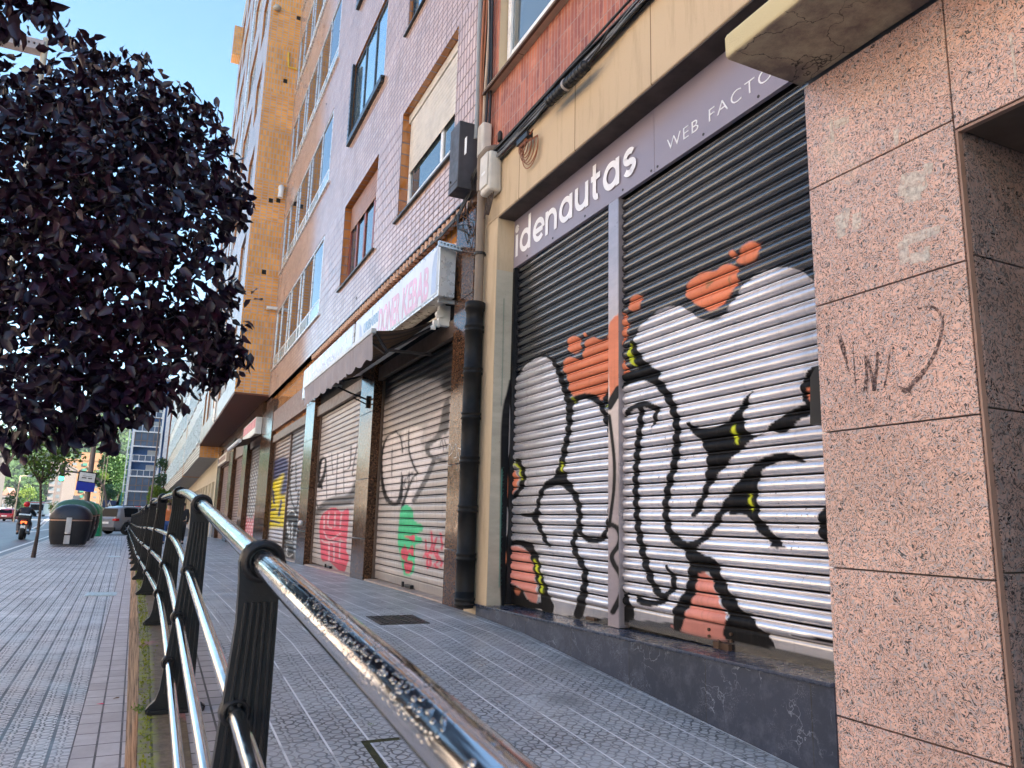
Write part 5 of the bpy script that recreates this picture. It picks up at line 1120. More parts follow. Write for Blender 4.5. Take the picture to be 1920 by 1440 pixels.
# ================================================================== lower overhanging blocks farther on
def block(name, label, Y0, Y1, xf0, xf1, z0, z1, zt0, zt1, nw, soff, white=True):
    t = thing(name, label, 'building', (2.5, (Y0+Y1)/2, z0)); x = lambda y: xf0+(xf1-xf0)*(y-Y0)/(Y1-Y0); zz = lambda y: z0+(z1-z0)*(y-Y0)/(Y1-Y0); zt = lambda y: zt0+(zt1-zt0)*(y-Y0)/(Y1-Y0)
    m = MB(); m.quad((x(Y1), Y1, zz(Y1)), (x(Y0), Y0, zz(Y0)), (x(Y0), Y0, zt0), (x(Y1), Y1, zt1)); m.build('front', M_btile, t)
    m = MB(); m.quad((x(Y0), Y0, z0), (12, Y0, z0), (12, Y0, zt0), (x(Y0), Y0, zt0)); m.build('side_wall', M_tileY, t); m = MB(); m.quad((x(Y1), Y1, z1), (x(Y1), Y1, zt1), (12, Y1, zt1), (12, Y1, z1)); m.build('side_wall', M_tileY, t)
    m = MB(); m.quad((x(Y0), Y0, zt0), (12, Y0, zt0), (12, Y1, zt1), (x(Y1), Y1, zt1)); m.build('roof', M_cream, t)
    m = MB(); m.quad((x(Y0), Y0, z0+.004), (x(Y1), Y1, z1+.004), (12, Y1, z1+.004), (12, Y0, z0+.004)); m.build('soffit', soff, t)
    h = 3.2
    k_ = 0
    while z1+1.0+h*k_+1.9 < zt1:
        for i in range(nw):
            a = Y0+(Y1-Y0)*(i+.18)/nw; b = Y0+(Y1-Y0)*(i+.82)/nw; za = zz(a)+.95+h*k_; zb = zz(b)+.95+h*k_
            fr = MB(); e = .05
            def qd(mb, a, b, za, zb, hgt, d0, d1):
                mb.hexa([(x(a)-d1, a, za), (x(a)-d0, a, za), (x(b)-d0, b, zb), (x(b)-d1, b, zb), (x(a)-d1, a, za+hgt), (x(a)-d0, a, za+hgt), (x(b)-d0, b, zb+hgt), (x(b)-d1, b, zb+hgt)])
            qd(fr, a, b, za-.05, zb-.05, .08, 0, .09); qd(fr, a, b, za+1.85, zb+1.85, .06, 0, .07)
            for c in range(4):
                ya = a+(b-a)*c/3.08; qd(fr, ya, ya+.07, zz(ya)+.95+h*k_, zz(ya+.07)+.95+h*k_, 1.85, 0, .07)
            w = fr.build('window', M_alu, t)
            gl = MB(); qd(gl, a+.02, b-.02, za+.03, zb+.03, 1.82, .005, .03); gl.build('pane', M_glassd, w)
        k_ += 1
    return t
M_btile = tilewall('pale_tile_front', 'X', (.62, .56, .50), (.56, .50, .45), band=False, w=5., h=.2, gw=.03, rgh=.3, ior=1.45)
M_grs = P('grey_soffit', (.30, .31, .34), .6)
block('overhanging_block', 'apartment block with white striped tile bands and an orange end face, just beyond the tower', 46.35, 66, 1.98, 1.75, 3.22, 2.95, 15.5, 15.2, 5, M_grs)
block('overhanging_block', 'farthest white and brown overhanging apartment block of the right hand row', 66.1, 104, 1.72, .80, 2.9, 2.25, 16.5, 15.8, 7, M_grs)
ar = thing('arcade_wall', 'cream ground floor wall with a row of tall dark bays under the overhanging blocks', 'building', (3.0, 60, -1.3))
m = MB(); ops = [(47.2+3.1*i, 49.3+3.1*i, -1.4+.9, 1.9) for i in range(17)]
wall_x(m, 3.0, 45.9, 104, -1.5, 3.4, ops, 1.2, 0, 0); m.m = [0]*len(m.m); m.build('wall', M_cream, ar)
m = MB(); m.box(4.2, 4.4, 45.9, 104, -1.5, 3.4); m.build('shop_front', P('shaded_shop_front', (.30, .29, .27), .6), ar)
m = MB()
for i in range(18): m.box(2.95, 3.0, 46.2+3.1*i, 47.1+3.1*i, -1.4, -.5)
m.build('grey_base', P('grey_base_paint', (.36, .38, .44), .7), ar)
# ================================================================== small things on the walkway
def plate(name, label, cat, x0, x1, y0, y1, zf, mat, rim=True, rz=0):
    t = thing(name, label, cat, ((x0+x1)/2, (y0+y1)/2, zf((y0+y1)/2)))
    m = MB(); nz = 1
    def P4(a, b, c, d, e): m.hexa([(a, c, zf(c)-.03), (b, c, zf(c)-.03), (b, d, zf(d)-.03), (a, d, zf(d)-.03), (a, c, zf(c)+e), (b, c, zf(c)+e), (b, d, zf(d)+e), (a, d, zf(d)+e)])
    P4(x0, x1, y0, y1, .006)
    if rim:
        for i in range(6):
            for j in range(6):
                cx, cy = x0+(x1-x0)*(i+.5)/6, y0+(y1-y0)*(j+.5)/6; w = (x1-x0)/6*.33; h = (y1-y0)/6*.33; P4(cx-w, cx+w, cy-h, cy+h, .013)
        P4(x0-.03, x1+.03, y0-.03, y0, .010); P4(x0-.03, x1+.03, y1, y1+.03, .010); P4(x0-.03, x0, y0, y1, .010); P4(x1, x1+.03, y0, y1, .010)
    m.build('cover', mat, t); return t
M_cover = P('worn_iron_cover', (.06, .05, .05), .45, .5, .5, 20, .5, 120)
c = at(745, 1162, Z=zup(7.2)); plate('manhole_cover', 'dark square iron cover with raised studs near the drainpipe', 'manhole cover', c[0]-.20, c[0]+.20, c[1]-.23, c[1]+.23, zup, M_cover)
t = thing('manhole_cover', 'paving filled cover with a mossy dark frame behind the near railing tube', 'manhole cover', (1.35, 3.4, zup(3.4)))
M_gap = P('mossy_gap', (.05, .05, .02), .95, var=.6, vs=30)
m = MB(); 
def gp(a, b, c, d): m.hexa([(a, c, zup(c)-.02), (b, c, zup(c)-.02), (b, d, zup(d)-.02), (a, d, zup(d)-.02), (a, c, zup(c)+.007), (b, c, zup(c)+.007), (b, d, zup(d)+.007), (a, d, zup(d)+.007)])
gp(1.04, 1.075, 2.95, 3.86); gp(1.04, 1.75, 3.83, 3.86); gp(1.72, 1.75, 2.95, 3.86); m.build('frame', M_gap, t)
c = at(190, 1115, Z=ZL); plate('drain_grate', 'small pale steel grate in the lower pavement beside the railing wall', 'grate', c[0]-.18, c[0]+.18, c[1]-.22, c[1]+.22, lambda y: ZL+.004, M_metalgrey)
c = at(215, 1044, Z=ZL); plate('drain_grate', 'far pale inspection plate in the lower pavement level with the young tree', 'grate', c[0]-.15, c[0]+.15, c[1]-.3, c[1]+.3, lambda y: ZL+.004, M_metalgrey, False)
M_leaflit = P('dead_leaf', (.20, .10, .05), .7); 
def litter(lab, px, py, z, s, mat, cat='leaf', name='fallen_leaf', r=0.):
    c = at(px, py, Z=z); m = MB(); a = r
    pts = [(1, 0, .01), (.4, .35, .02), (-.5, .3, .006), (-1, 0, .012), (-.5, -.3, .02), (.4, -.35, .006)]
    vs = [(c[0]+s*(p[0]*math.cos(a)-p[1]*math.sin(a)), c[1]+s*(p[0]*math.sin(a)+p[1]*math.cos(a)), z+.004+p[2]*s*8) for p in pts]; vs += [(x, y, q-.002) for x, y, q in vs]
    m.add(vs, [(0, 1, 2, 3, 4, 5), (11, 10, 9, 8, 7, 6)]+[(i, i+6, (i+1) % 6+6, (i+1) % 6) for i in range(6)])
    tag(m.build(name, mat), lab, cat)
litter('dark dry leaf on the smooth block strip', 218, 1310, ZL+.004, .028, M_leaflit, r=.8)
litter('scrap of bright pink paper on the smooth block strip', 188, 1321, ZL+.004, .022, P('pink_scrap', (.7, .04, .12), .6), 'litter', 'paper_scrap', .1)
litter('small dark dry leaf alone in the middle of the lower pavement', 123, 1105, ZL, .05, M_leaflit, r=2)
litter('dry leaf beyond the first one on the lower pavement', 136, 1094, ZL, .05, M_leaflit, r=1)

# ================================================================== waste containers
def loft(mb, secs, m=0, cap=True, sm=True):
    n = len(secs[0]); vs = [p for s in secs for p in s]
    mb.add(vs, [(i*n+j, i*n+(j+1) % n, (i+1)*n+(j+1) % n, (i+1)*n+j) for i in range(len(secs)-1) for j in range(n)], m, sm)
    if cap: mb.add(secs[0], [tuple(range(n))[::-1]], m); mb.add(secs[-1], [tuple(range(n))], m)
def sq(cx, cy, hx, hy, z, e=4., n=32):
    out = []
    for i in range(n):
        a = 2*math.pi*i/n; c, s = math.cos(a), math.sin(a)
        out.append((cx+hx*math.copysign(abs(c)**(2/e), c), cy+hy*math.copysign(abs(s)**(2/e), s), z))
    return out
M_bin = P('charcoal_plastic', (.017, .017, .020), .5, var=.25, bump=.1, dirt=.1, ior=1.33)
M_binlid = P('blue_black_lid', (.018, .020, .034), .35); M_gr = P('bin_green', (.015, .30, .13), .35, dirt=.15); M_grd = P('dark_green_lid', (.05, .13, .09), .35, dirt=.2); M_yel = P('yellow_lid', (.75, .50, .02), .4)
M_plate = P('grey_plate', (.42, .42, .44), .4, .3)
def bin_side(name, label, lid, x, y, stripes, wd=.72, rz=0., handle=True):
    t = thing(name, label, 'waste container', (x, y, ZL), 'waste containers on the kerb')
    m = MB(); loft(m, [sq(0, 0, wd*.82, .60, .06), sq(0, 0, wd*.93, .66, .35), sq(0, 0, wd, .70, .8), sq(0, 0, wd, .70, 1.03)]); m.build('body', M_bin, t, local=True)
    m = MB(); loft(m, [sq(0, 0, wd*1.03, .72, 1.03), sq(0, 0, wd*1.03, .72, 1.10), sq(0, 0, wd*.98, .70, 1.22), sq(0, 0, wd*.80, .66, 1.40), sq(0, 0, wd*.52, .58, 1.52), sq(0, 0, wd*.2, .4, 1.57)]); m.build('lid', lid, t, local=True)
    m = MB(); loft(m, [sq(0, 0, wd*1.012, .707, .955), sq(0, 0, wd*1.012, .707, 1.0)]); m.build('trim_band', P('copper_band', (.34, .20, .15), .35, .4), t, local=True)
    if handle:
        m = MB(); m.hexa([(-.10, -.70, .10), (.09, -.70, .10), (.09, -.6, .10), (-.10, -.6, .10), (-.09, -.725, .42), (.09, -.725, .42), (.09, -.6, .42), (-.09, -.6, .42)])
        m.hexa([(-.09, -.74, .48), (.09, -.74, .48), (.09, -.6, .48), (-.09, -.6, .48), (-.085, -.745, 1.08), (.085, -.745, 1.08), (.085, -.6, 1.08), (-.085, -.6, 1.08)]); m.lathe([(0, 0), (.09, 0), (.09, .06), (0, .06)], (0, -.70, .47), 16); m.build('pedal_plate', M_plate, t, bevel=.012, local=True)
    if stripes:
        m = MB()
        for k_ in (0, 1):
            for s in range(3):
                y0 = -.45+k_*.35; z0 = .45+s*.17; m.add([(wd*1.0+.006, y0, z0), (wd*1.0+.006, y0+.18, z0+.10), (wd*1.0+.006, y0+.18, z0+.18), (wd*1.0+.006, y0, z0+.08)], [(0, 1, 2, 3)], s % 2)
        m.build('warning_stripes', [M_white, P('red_stripe', (.6, .05, .04), .4)], t, local=True)
    t.rotation_euler = (0, 0, rz); return t
t = bin_side('waste_container', 'charcoal domed container with a grey pedal plate, nearest of the row', M_binlid, -2.74, 31.9, False, .66); t.scale = (1, 1, .95)
t = bin_side('waste_container', 'charcoal container with dark green lid and red and white stripes, second of the row', M_grd, -2.98, 35.6, True, .80); t.scale = (1, 1, 1.10)
m = MB(); m.lathe([(0, 0), (.17, 0), (.17, .03), (0, .03)], (0, 0, 0), 20); m.box(-.12, .12, -.06, .0, 1.42, 1.72); o = m.build('round_hatch', M_plate, t, bevel=.01, local=True)
bin_side('waste_container', 'charcoal container with bright green lid behind the dark green one', M_gr, -2.98, 38.9, True, .74).scale = (1, 1, 1.12)
t = thing('bottle_bank', 'tall green recycling container tapering to the top, last of the row', 'waste container', (-3.05, 44.8, ZL)); m = MB()
loft(m, [sq(0, 0, .66, .62, .0, 6), sq(0, 0, .63, .6, .5, 6), sq(0, 0, .56, .56, 1.2, 6), sq(0, 0, .50, .50, 1.5, 5), sq(0, 0, .3, .3, 1.68, 3)]); m.build('body', M_gr, t, local=True); m = MB(); m.box(-.2, .2, -.60, -.54, 1.15, 1.4); m.build('slot_cover', M_yel, t, bevel=.03, local=True)

# ================================================================== vehicles
M_rub = P('tyre_rubber', (.02, .02, .02), .8, bump=.1); M_rim = P('alloy_rim', (.35, .36, .38), .3, .8, bump=0); M_cgl = glass('car_glass', (.008, .011, .016), .08, 1.22); M_cgl.node_tree.nodes['Principled BSDF'].inputs['Specular IOR Level'].default_value = .2
M_tail = P('tail_lamp_red', (.5, .01, .01), .2, bump=0); M_plw = P('number_plate_white', (.75, .75, .75), .4, bump=0)
def wheel(parent, x, y, r=.34, w=.22, ax='y'):
    m = MB(); n = 24; prof = [(r*.62, -w/2), (r*.93, -w/2), (r, -w/2+.03), (r, w/2-.03), (r*.93, w/2), (r*.62, w/2)]; vs = []
    for q_, d in prof:
        for j in range(n): a = 2*math.pi*j/n; vs.append((x+q_*math.cos(a), y+d, r+q_*math.sin(a)))
    k_ = len(prof); m.add(vs, [(i*n+j, (i+1)*n+j, (i+1)*n+(j+1) % n, i*n+(j+1) % n) for i in range(k_-1) for j in range(n)], 0, True)
    wh = m.build('wheel', M_rub, parent, local=True); m = MB()
    vs = [(x+r*.62*math.cos(2*math.pi*j/n), y+(w/2-.03)*(1 if y > 0 else -1), r+r*.62*math.sin(2*math.pi*j/n)) for j in range(n)]; m.add(vs, [tuple(range(n))])
    vs = [(x+r*.62*math.cos(2*math.pi*j/n), y+(-w/2+.03)*(1 if y > 0 else -1), r+r*.62*math.sin(2*math.pi*j/n)) for j in range(n)]; m.add(vs, [tuple(range(n))])
    yo = y+(w/2-.02)*(1 if y > 0 else -1)
    for s in range(5):
        a = 2*math.pi*s/5; ca, sa = math.cos(a), math.sin(a); m.tube([(x, yo, r), (x+r*.6*ca, yo, r+r*.6*sa)], .03, 6, 1)
    m.build('rim', [M_dark, M_rim], wh, local=True); return wh
def car(name, label, loc, rz, L, Wd, H, paint, kind='hatch', group=None, detail=True):
    """x forward, y left; body lofted along x"""
    t = thing(name, label, 'car', loc, group); hw = Wd/2; zb = .26; belt = H*.60
    if kind == 'suv': top = [(-L/2+.02, belt*.92), (-L/2+.10, belt), (-L/2+.28, H*.93), (-L/2+.75, H), (-L/2+2.1, H*.985), (-L/2+2.55, H*.93), (-L/2+3.25, belt*1.04), (L/2-.75, belt*.97), (L/2-.2, belt*.84), (L/2-.02, belt*.62)]
    else: top = [(-L/2+.02, belt*.85), (-L/2+.08, belt), (-L/2+.45, H*.93), (-L/2+.95, H), (-L/2+1.9, H*.985), (-L/2+2.35, H*.92), (-L/2+3.05, belt*1.03), (L/2-.6, belt*.93), (L/2-.15, belt*.8), (L/2-.02, belt*.6)]
    zt = lambda x: interp(x, top)
    xs = sorted({-L/2, *[p[0] for p in top], L/2, *[-L/2+L*i/26 for i in range(27)]}); secs = []
    wx = (-L/2+.83, L/2-.86); wr = .36 if kind == 'suv' else .33
    for x in xs:
        e = min(x+L/2, L/2-x); f = min(1, .80+.2*min(1, e/.35)) ; h = zt(x); b = min(h, belt)
        arch = 0
        for w_ in wx:
            d = abs(x-w_)
            if d < wr+.07: arch = max(arch, math.sqrt((wr+.07)**2-d*d)+wr-zb)
        z0 = zb+arch if arch > 0 else zb
        roof = max(0, min(1, (h-belt)/(H-belt))); rw = hw*f*(1-.20*roof)
        s = [(-hw*f*.96, z0), (-hw*f, max(z0, zb+.2)), (-hw*f*1.0, max(z0, b*.75)), (-hw*f*.97, b), (-rw*.97, max(b, h-.07)), (-rw*.82, h-.012*roof), (0, h+.015*roof), (rw*.82, h-.012*roof), (rw*.97, max(b, h-.07)), (hw*f*.97, b), (hw*f, max(z0, b*.75)), (hw*f, max(z0, zb+.2)), (hw*f*.96, z0)]
        secs.append([(x, y, z) for y, z in s])
    m = MB(); loft(m, secs); o = m.build('body', paint, t, local=True); 
    # underbody so that the arches are closed behind the wheels
    m = MB(); m.box(-L/2+.15, L/2-.15, -hw*.70, hw*.70, .20, belt*.8); m.build('underbody', M_dark, t, local=True)
    # glazing: side windows, windscreen and rear window
    def sidewin(xa, xb, s):
        m = MB(); n = 8; vs = []
        for i in range(n+1):
            x = xa+(xb-xa)*i/n; h = zt(x); roof = max(0, min(1, (h-belt)/(H-belt))); rw = hw*(1-.20*roof)
            zl = belt+.03; zu = max(zl+.01, h-.10); yl = hw*.965+.01; yu = rw*.97+.012
            vs += [(x, s*yl, zl), (x, s*yu, zu)]
        m.add(vs, [(2*i, 2*i+2, 2*i+3, 2*i+1) if s < 0 else (2*i, 2*i+1, 2*i+3, 2*i+2) for i in range(n)]); return m
    xr = -L/2+(.55 if kind == 'suv' else .62); xm = -L/2+1.55; xf = -L/2+(2.95 if kind == 'suv' else 2.8)
    for s in (-1, 1):
        sidewin(xr, xm-.05, s).build('side_window', M_cgl, t, local=True); sidewin(xm+.05, xf, s).build('side_window', M_cgl, t, local=True)
    i0 = [p for p in top][1:3]; a, b = i0; m = MB(); w0, w1 = hw*.82, hw*.68; e = .02
    m.quad((a[0]-e+.02, -w0, a[1]+.04), (a[0]-e+.02, w0, a[1]+.04), (b[0]-e-.01, w1, b[1]-.04), (b[0]-e-.01, -w1, b[1]-.04)); m.build('rear_window', M_cgl, t, local=True)
    a, b = top[5], top[6]; m = MB(); m.quad((b[0]+.03, w0, b[1]+.05), (b[0]+.03, -w0, b[1]+.05), (a[0]+.03, -w1, a[1]), (a[0]+.03, w1, a[1])); m.build('windscreen', M_cgl, t, local=True)
    for s in (-1, 1):
        m = MB(); m.box(-L/2-.015, -L/2+.22, s*hw*.80-.17, s*hw*.80+.08 if s > 0 else s*hw*.80+.17, belt*.80, belt*.93); m.build('tail_lamp', M_tail, t, bevel=.02, local=True)
        m = MB(); m.box(L/2-.22, L/2+.0, s*hw*.72-.16, s*hw*.72+.16, belt*.62, belt*.76); m.build('headlight', P('lamp_glass', (.7, .72, .75), .15, bump=0), t, bevel=.02, local=True)
        m = MB(); m.box(-L/2+2.75, -L/2+2.95, s*(hw+.0), s*(hw+.16), belt+.02, belt+.16) if s > 0 else m.box(-L/2+2.75, -L/2+2.95, -(hw+.16), -hw, belt+.02, belt+.16); m.build('mirror', paint, t, bevel=.03, local=True)
    m = MB(); m.box(-L/2-.03, -L/2, -.27, .27, belt*.62, belt*.62+.12); m.build('number_plate', M_plw, t, local=True)
    m = MB(); m.box(-L/2-.02, -L/2+.1, -hw*.88, hw*.88, .27, .45); m.build('bumper', M_blackpl, t, bevel=.03, local=True)
    for w_ in wx:
        for s in (-1, 1): wheel(t, w_, s*(hw-.12), wr)
    if kind == 'suv':
        for s in (-1, 1): MB().tube([(-L/2+.6, s*hw*.66, H-.01), (-L/2+.7, s*hw*.66, H+.045), (-L/2+2.2, s*hw*.66, H+.035), (-L/2+2.3, s*hw*.66, H-.02)], .02, 6).build('roof_rail', M_blackpl, t, local=True)
    t.rotation_euler = (0, 0, rz); return t
def paintcol(n_, c):
    n = NT(n_); return n.done(c, .30, .15, None, 1.5, Coat_Weight=.6, Coat_Roughness=.08)
car('grey_suv', 'grey off road car at the end of the pavement, its tail towards the containers', (-.75, 53.2, ZR+.02), R(38), 4.75, 1.92, 1.72, paintcol('grey_car_paint', (.20, .20, .22)), 'suv')
def put(px, py): c = at(px, py, Z=ZR); return (c[0], c[1], ZR)
car('red_car', 'small dark red hatchback on the road ahead of the motorcycle', put(16, 977), R(84), 4.0, 1.75, 1.45, paintcol('red_car_paint', (.35, .02, .04)))
car('white_car', 'white car in the queue at the left edge of the road', put(2, 973), R(86), 4.2, 1.8, 1.5, paintcol('white_car_paint', (.7, .7, .72)), group='queue of cars on the left')
car('blue_car', 'pale blue car behind the white one, farther along the left lane', put(14, 967), R(86), 4.2, 1.8, 1.5, paintcol('blue_car_paint', (.10, .35, .5)), group='queue of cars on the left')
t = thing('bus', 'pale bus with a red stripe coming along the road in the distance', 'bus', put(73, 968)); L_ = MB(); L_.box(-1.3, 1.3, -5, 5, .35, 3.0); L_.build('body', P('bus_white', (.62, .6, .58), .4), t, bevel=.2, local=True); MB().box(-1.15, 1.15, -5.03, -4.99, 1.25, 2.45).build('windscreen', M_cgl, t, local=True); MB().box(-1.31, 1.31, -5.02, 5.02, 2.72, 2.9).build('red_stripe', M_tail, t, local=True)
for x_ in (-1.05, 1.05): m = MB(); m.tube([(x_-.12, -3.4, .48), (x_+.12, -3.4, .48)], .48, 16); m.build('wheel', M_rub, t, local=True)

# ------------------------------------------------------------------ people (skin modifier bodies)
def skin(name, V, E, Rr, mat, parent, sub=2, root=0, loc=None):
    me = bpy.data.meshes.new(name); me.from_pydata(V, E, []); o = bpy.data.objects.new(name, me); COL.objects.link(o); me.materials.append(mat)
    o.parent = parent; s = o.modifiers.new('skin', 'SKIN'); s.use_smooth_shade = True
    for i, v in enumerate(me.skin_vertices[0].data): v.radius = (Rr[i], Rr[i]) if not isinstance(Rr[i], tuple) else Rr[i]; v.use_root = (i == root)
    d = o.modifiers.new('sub', 'SUBSURF'); d.levels = sub; d.render_levels = sub
    # bake the grown surface into a plain mesh
    dg = bpy.context.evaluated_depsgraph_get(); me2 = bpy.data.meshes.new_from_object(o.evaluated_get(dg)); o.modifiers.clear(); o.data = me2
    for p in me2.polygons: p.use_smooth = True
    if not me2.materials: me2.materials.append(mat)
    return o
M_skin = P('skin', (.55, .30, .20), .5, bump=0); M_hair = P('dark_hair', (.03, .02, .015), .6, bump=.3)
def walker(name_lab, loc, top, legs, hair=M_hair, step=.18, rz=0, s=1.0):
    t = thing('person', name_lab, 'person', loc)
    J = {'pel': (0, 0, .95), 'wai': (0, 0, 1.08), 'che': (0, .01, 1.32), 'nek': (0, .0, 1.48), 'hd0': (0, .02, 1.56), 'hd1': (0, .02, 1.70),
         'shL': (.18, 0, 1.43), 'elL': (.22, -.06*1, 1.16), 'wrL': (.21, .08, .93), 'haL': (.21, .11, .84), 'shR': (-.18, 0, 1.43), 'elR': (-.22, .04, 1.16), 'wrR': (-.21, -.04, .93), 'haR': (-.21, -.03, .84),
         'hpL': (.09, 0, .90), 'knL': (.09, step, .50), 'anL': (.09, step*.7, .09), 'toL': (.09, step*.7+.16, .03), 'hpR': (-.09, 0, .90), 'knR': (-.09, -step*.1, .50), 'anR': (-.09, -step*1.1, .13), 'toR': (-.09, -step*1.1+.16, .03)}
    names = list(J); E_ = [('pel', 'wai'), ('wai', 'che'), ('che', 'nek'), ('nek', 'hd0'), ('hd0', 'hd1'), ('che', 'shL'), ('shL', 'elL'), ('elL', 'wrL'), ('wrL', 'haL'), ('che', 'shR'), ('shR', 'elR'), ('elR', 'wrR'), ('wrR', 'haR'), ('pel', 'hpL'), ('hpL', 'knL'), ('knL', 'anL'), ('anL', 'toL'), ('pel', 'hpR'), ('hpR', 'knR'), ('knR', 'anR'), ('anR', 'toR')]
    Rd = {'pel': .13, 'wai': .12, 'che': .13, 'nek': .055, 'hd0': .075, 'hd1': .09, 'shL': .065, 'shR': .065, 'elL': .045, 'elR': .045, 'wrL': .03, 'wrR': .03, 'haL': .04, 'haR': .04, 'hpL': .09, 'hpR': .09, 'knL': .06, 'knR': .06, 'anL': .04, 'anR': .04, 'toL': .035, 'toR': .035}
    def sub_(keys, grow, nm, mat, root):
        ks = [k for k in names if k in keys]; ix = {k: i for i, k in enumerate(ks)}
        skin(nm, [J[k] for k in ks], [(ix[a], ix[b]) for a, b in E_ if a in ix and b in ix], [Rd[k]+grow for k in ks], mat, t, root=ix[root])
    sub_(names, 0, 'body', M_skin, 'pel'); sub_(['pel', 'wai', 'che', 'shL', 'elL', 'wrL', 'shR', 'elR', 'wrR'], .022, 'jacket', top, 'pel'); sub_(['pel', 'hpL', 'knL', 'anL', 'hpR', 'knR', 'anR'], .018, 'trousers', legs, 'pel')
    m = MB(); loft(m, [[(.098*math.sin(p_)*math.cos(a), .01+.105*math.sin(p_)*math.sin(a), 1.66+.12*math.cos(p_)) for a in [2*math.pi*i/12 for i in range(12)]] for p_ in (1.75, 1.3, .9, .5, .1)]); m.build('hair', hair, t, local=True)
    for k in ('toL', 'toR'):
        x, y, z = J[k]; MB().box(x-.05, x+.05, y-.22, y+.07, z-.03, z+.05).build('shoe', M_blackpl, t, bevel=.03, local=True)
    t.rotation_euler = (0, 0, rz); t.scale = (s, s, s); return t
c = at(315, 992, Z=zup(33)); walker('person in an orange top and blue jeans walking on the upper walkway', (.50, 33, zup(33)), P('orange_top', (.55, .16, .05), .8), P('blue_jeans', (.04, .09, .25), .8), rz=math.pi, s=.92)
walker('person in dark clothes walking close to the shops, half hidden by a railing post', (1.02, 32.5, zup(32)), P('black_coat', (.02, .02, .025), .8), P('black_trousers', (.02, .02, .022), .8), rz=math.pi, s=.92)
m = MB(); m.box(.72, .78, 32.3, 32.6, -.55, -.3); tag(m.build('shoulder_bag', P('red_bag', (.5, .03, .05), .5), bevel=.03), 'small red bag carried by the person in dark clothes', 'bag')

# ------------------------------------------------------------------ motorcycle and rider
mc = thing('motorcycle', 'dark motorcycle with a lit red tail lamp and a top case', 'motorcycle', (-5.55, 42.3, ZR))
def wheelx(parent, y, r, w):
    m = MB(); n = 24; prof = [(r*.70, -w*.4), (r*.93, -w/2), (r, -w*.25), (r, w*.25), (r*.93, w/2), (r*.70, w*.4)]; vs = []
    for q_, d in prof:
        for j in range(n): a = 2*math.pi*j/n; vs.append((d, y+q_*math.cos(a), r+q_*math.sin(a)))
    m.add(vs, [(i*n+j, i*n+(j+1) % n, (i+1)*n+(j+1) % n, (i+1)*n+j) for i in range(5) for j in range(n)]+[(j, (j+1) % n, 5*n+(j+1) % n, 5*n+j)[::-1] for j in range(n)], 0, True)
    wh = m.build('wheel', M_rub, parent, local=True); m = MB(); m.tube([(-.05, y, r), (.05, y, r)], .06, 12)
    for s in range(5): a = 2*math.pi*s/5; m.tube([(0, y, r), (0, y+r*.7*math.cos(a), r+r*.7*math.sin(a))], .022, 6)
    m.build('rim', M_rim, wh, local=True)
wheelx(mc, -.72, .33, .19); wheelx(mc, .78, .32, .13)
m = MB(); loft(m, [[(x_*w_, y, z+h_*b_) for x_, b_ in ((-1, -.5), (-.8, .6), (0, 1), (.8, .6), (1, -.5), (0, -1))] for y, w_, z, h_ in ((-.75, .10, .82, .08), (-.45, .14, .80, .12), (0, .18, .78, .18), (.3, .22, .84, .2), (.6, .16, .85, .18), (.8, .08, .8, .1))]); m.build('fairing', P('black_fairing', (.02, .02, .025), .25, bump=0), mc, local=True)
MB().box(-.15, .15, -.15, .45, .30, .70).build('engine', M_metalgrey, mc, bevel=.04, local=True)
MB().tube([(.14, .2, .35), (.2, -.3, .33), (.21, -.85, .46)], .055, 10).build('exhaust', M_rim, mc, local=True)
m = MB(); m.box(-.27, .27, -.98, -.60, .93, 1.20); m.build('top_case', M_blackpl, mc, bevel=.06, seg=3, local=True); m = MB(); m.box(-.24, .24, -1.0, -.95, 1.12, 1.19); m.build('reflector_strip', P('silver_strip', (.55, .6, .68), .3, .5, bump=0), mc, bevel=.01, local=True)
def lampm():
    n = NT('lit_tail_lamp'); n.b.inputs['Emission Color'].default_value = (1, .09, .02, 1); n.b.inputs['Emission Strength'].default_value = .9; return n.done((.6, .02, .01), .3)
MB().box(-.12, .12, -.94, -.86, .74, .85).build('tail_lamp', lampm(), mc, bevel=.02, local=True); MB().box(-.10, .10, -.97, -.955, .52, .66).build('number_plate', M_plw, mc, local=True); MB().box(-.06, .06, -.95, -.80, .5, .80).build('rear_mudguard', M_blackpl, mc, local=True)
m = MB(); m.tube([(-.38, .45, 1.08), (-.2, .55, 1.12), (.2, .55, 1.12), (.38, .45, 1.08)], .018, 8); m.tube([(0, .55, 1.1), (0, .76, .35)], .04, 8); m.build('handlebar', M_blackpl, mc, local=True)
for s in (-1, 1): m = MB(); m.tube([(s*.25, .55, 1.1), (s*.36, .5, 1.28)], .01, 6); m.box(s*.42-.06, s*.42+.06, .48, .52, 1.24, 1.33); m.build('mirror', M_blackpl, mc, bevel=.01, local=True)
mc.rotation_euler = (R(0), R(3), R(3))
rd = thing('person', 'motorcycle rider in a black jacket and red helmet seen from behind', 'person', (-5.55, 42.3, ZR), rz=R(3))
J = [(0, -.28, .92), (0, -.26, 1.08), (0, -.16, 1.30), (0, -.06, 1.46), (0, -.04, 1.56), (.19, -.12, 1.40), (.33, .08, 1.20), (.36, .38, 1.12), (-.19, -.12, 1.40), (-.33, .08, 1.20), (-.36, .38, 1.12), (.13, -.22, .88), (.24, .12, .72), (.22, -.10, .36), (.23, .05, .28), (-.13, -.22, .88), (-.24, .12, .72), (-.22, -.10, .36), (-.23, .05, .28)]
E1 = [(0, 1), (1, 2), (2, 3), (3, 4), (2, 5), (5, 6), (6, 7), (2, 8), (8, 9), (9, 10), (0, 11), (11, 12), (12, 13), (13, 14), (0, 15), (15, 16), (16, 17), (17, 18)]
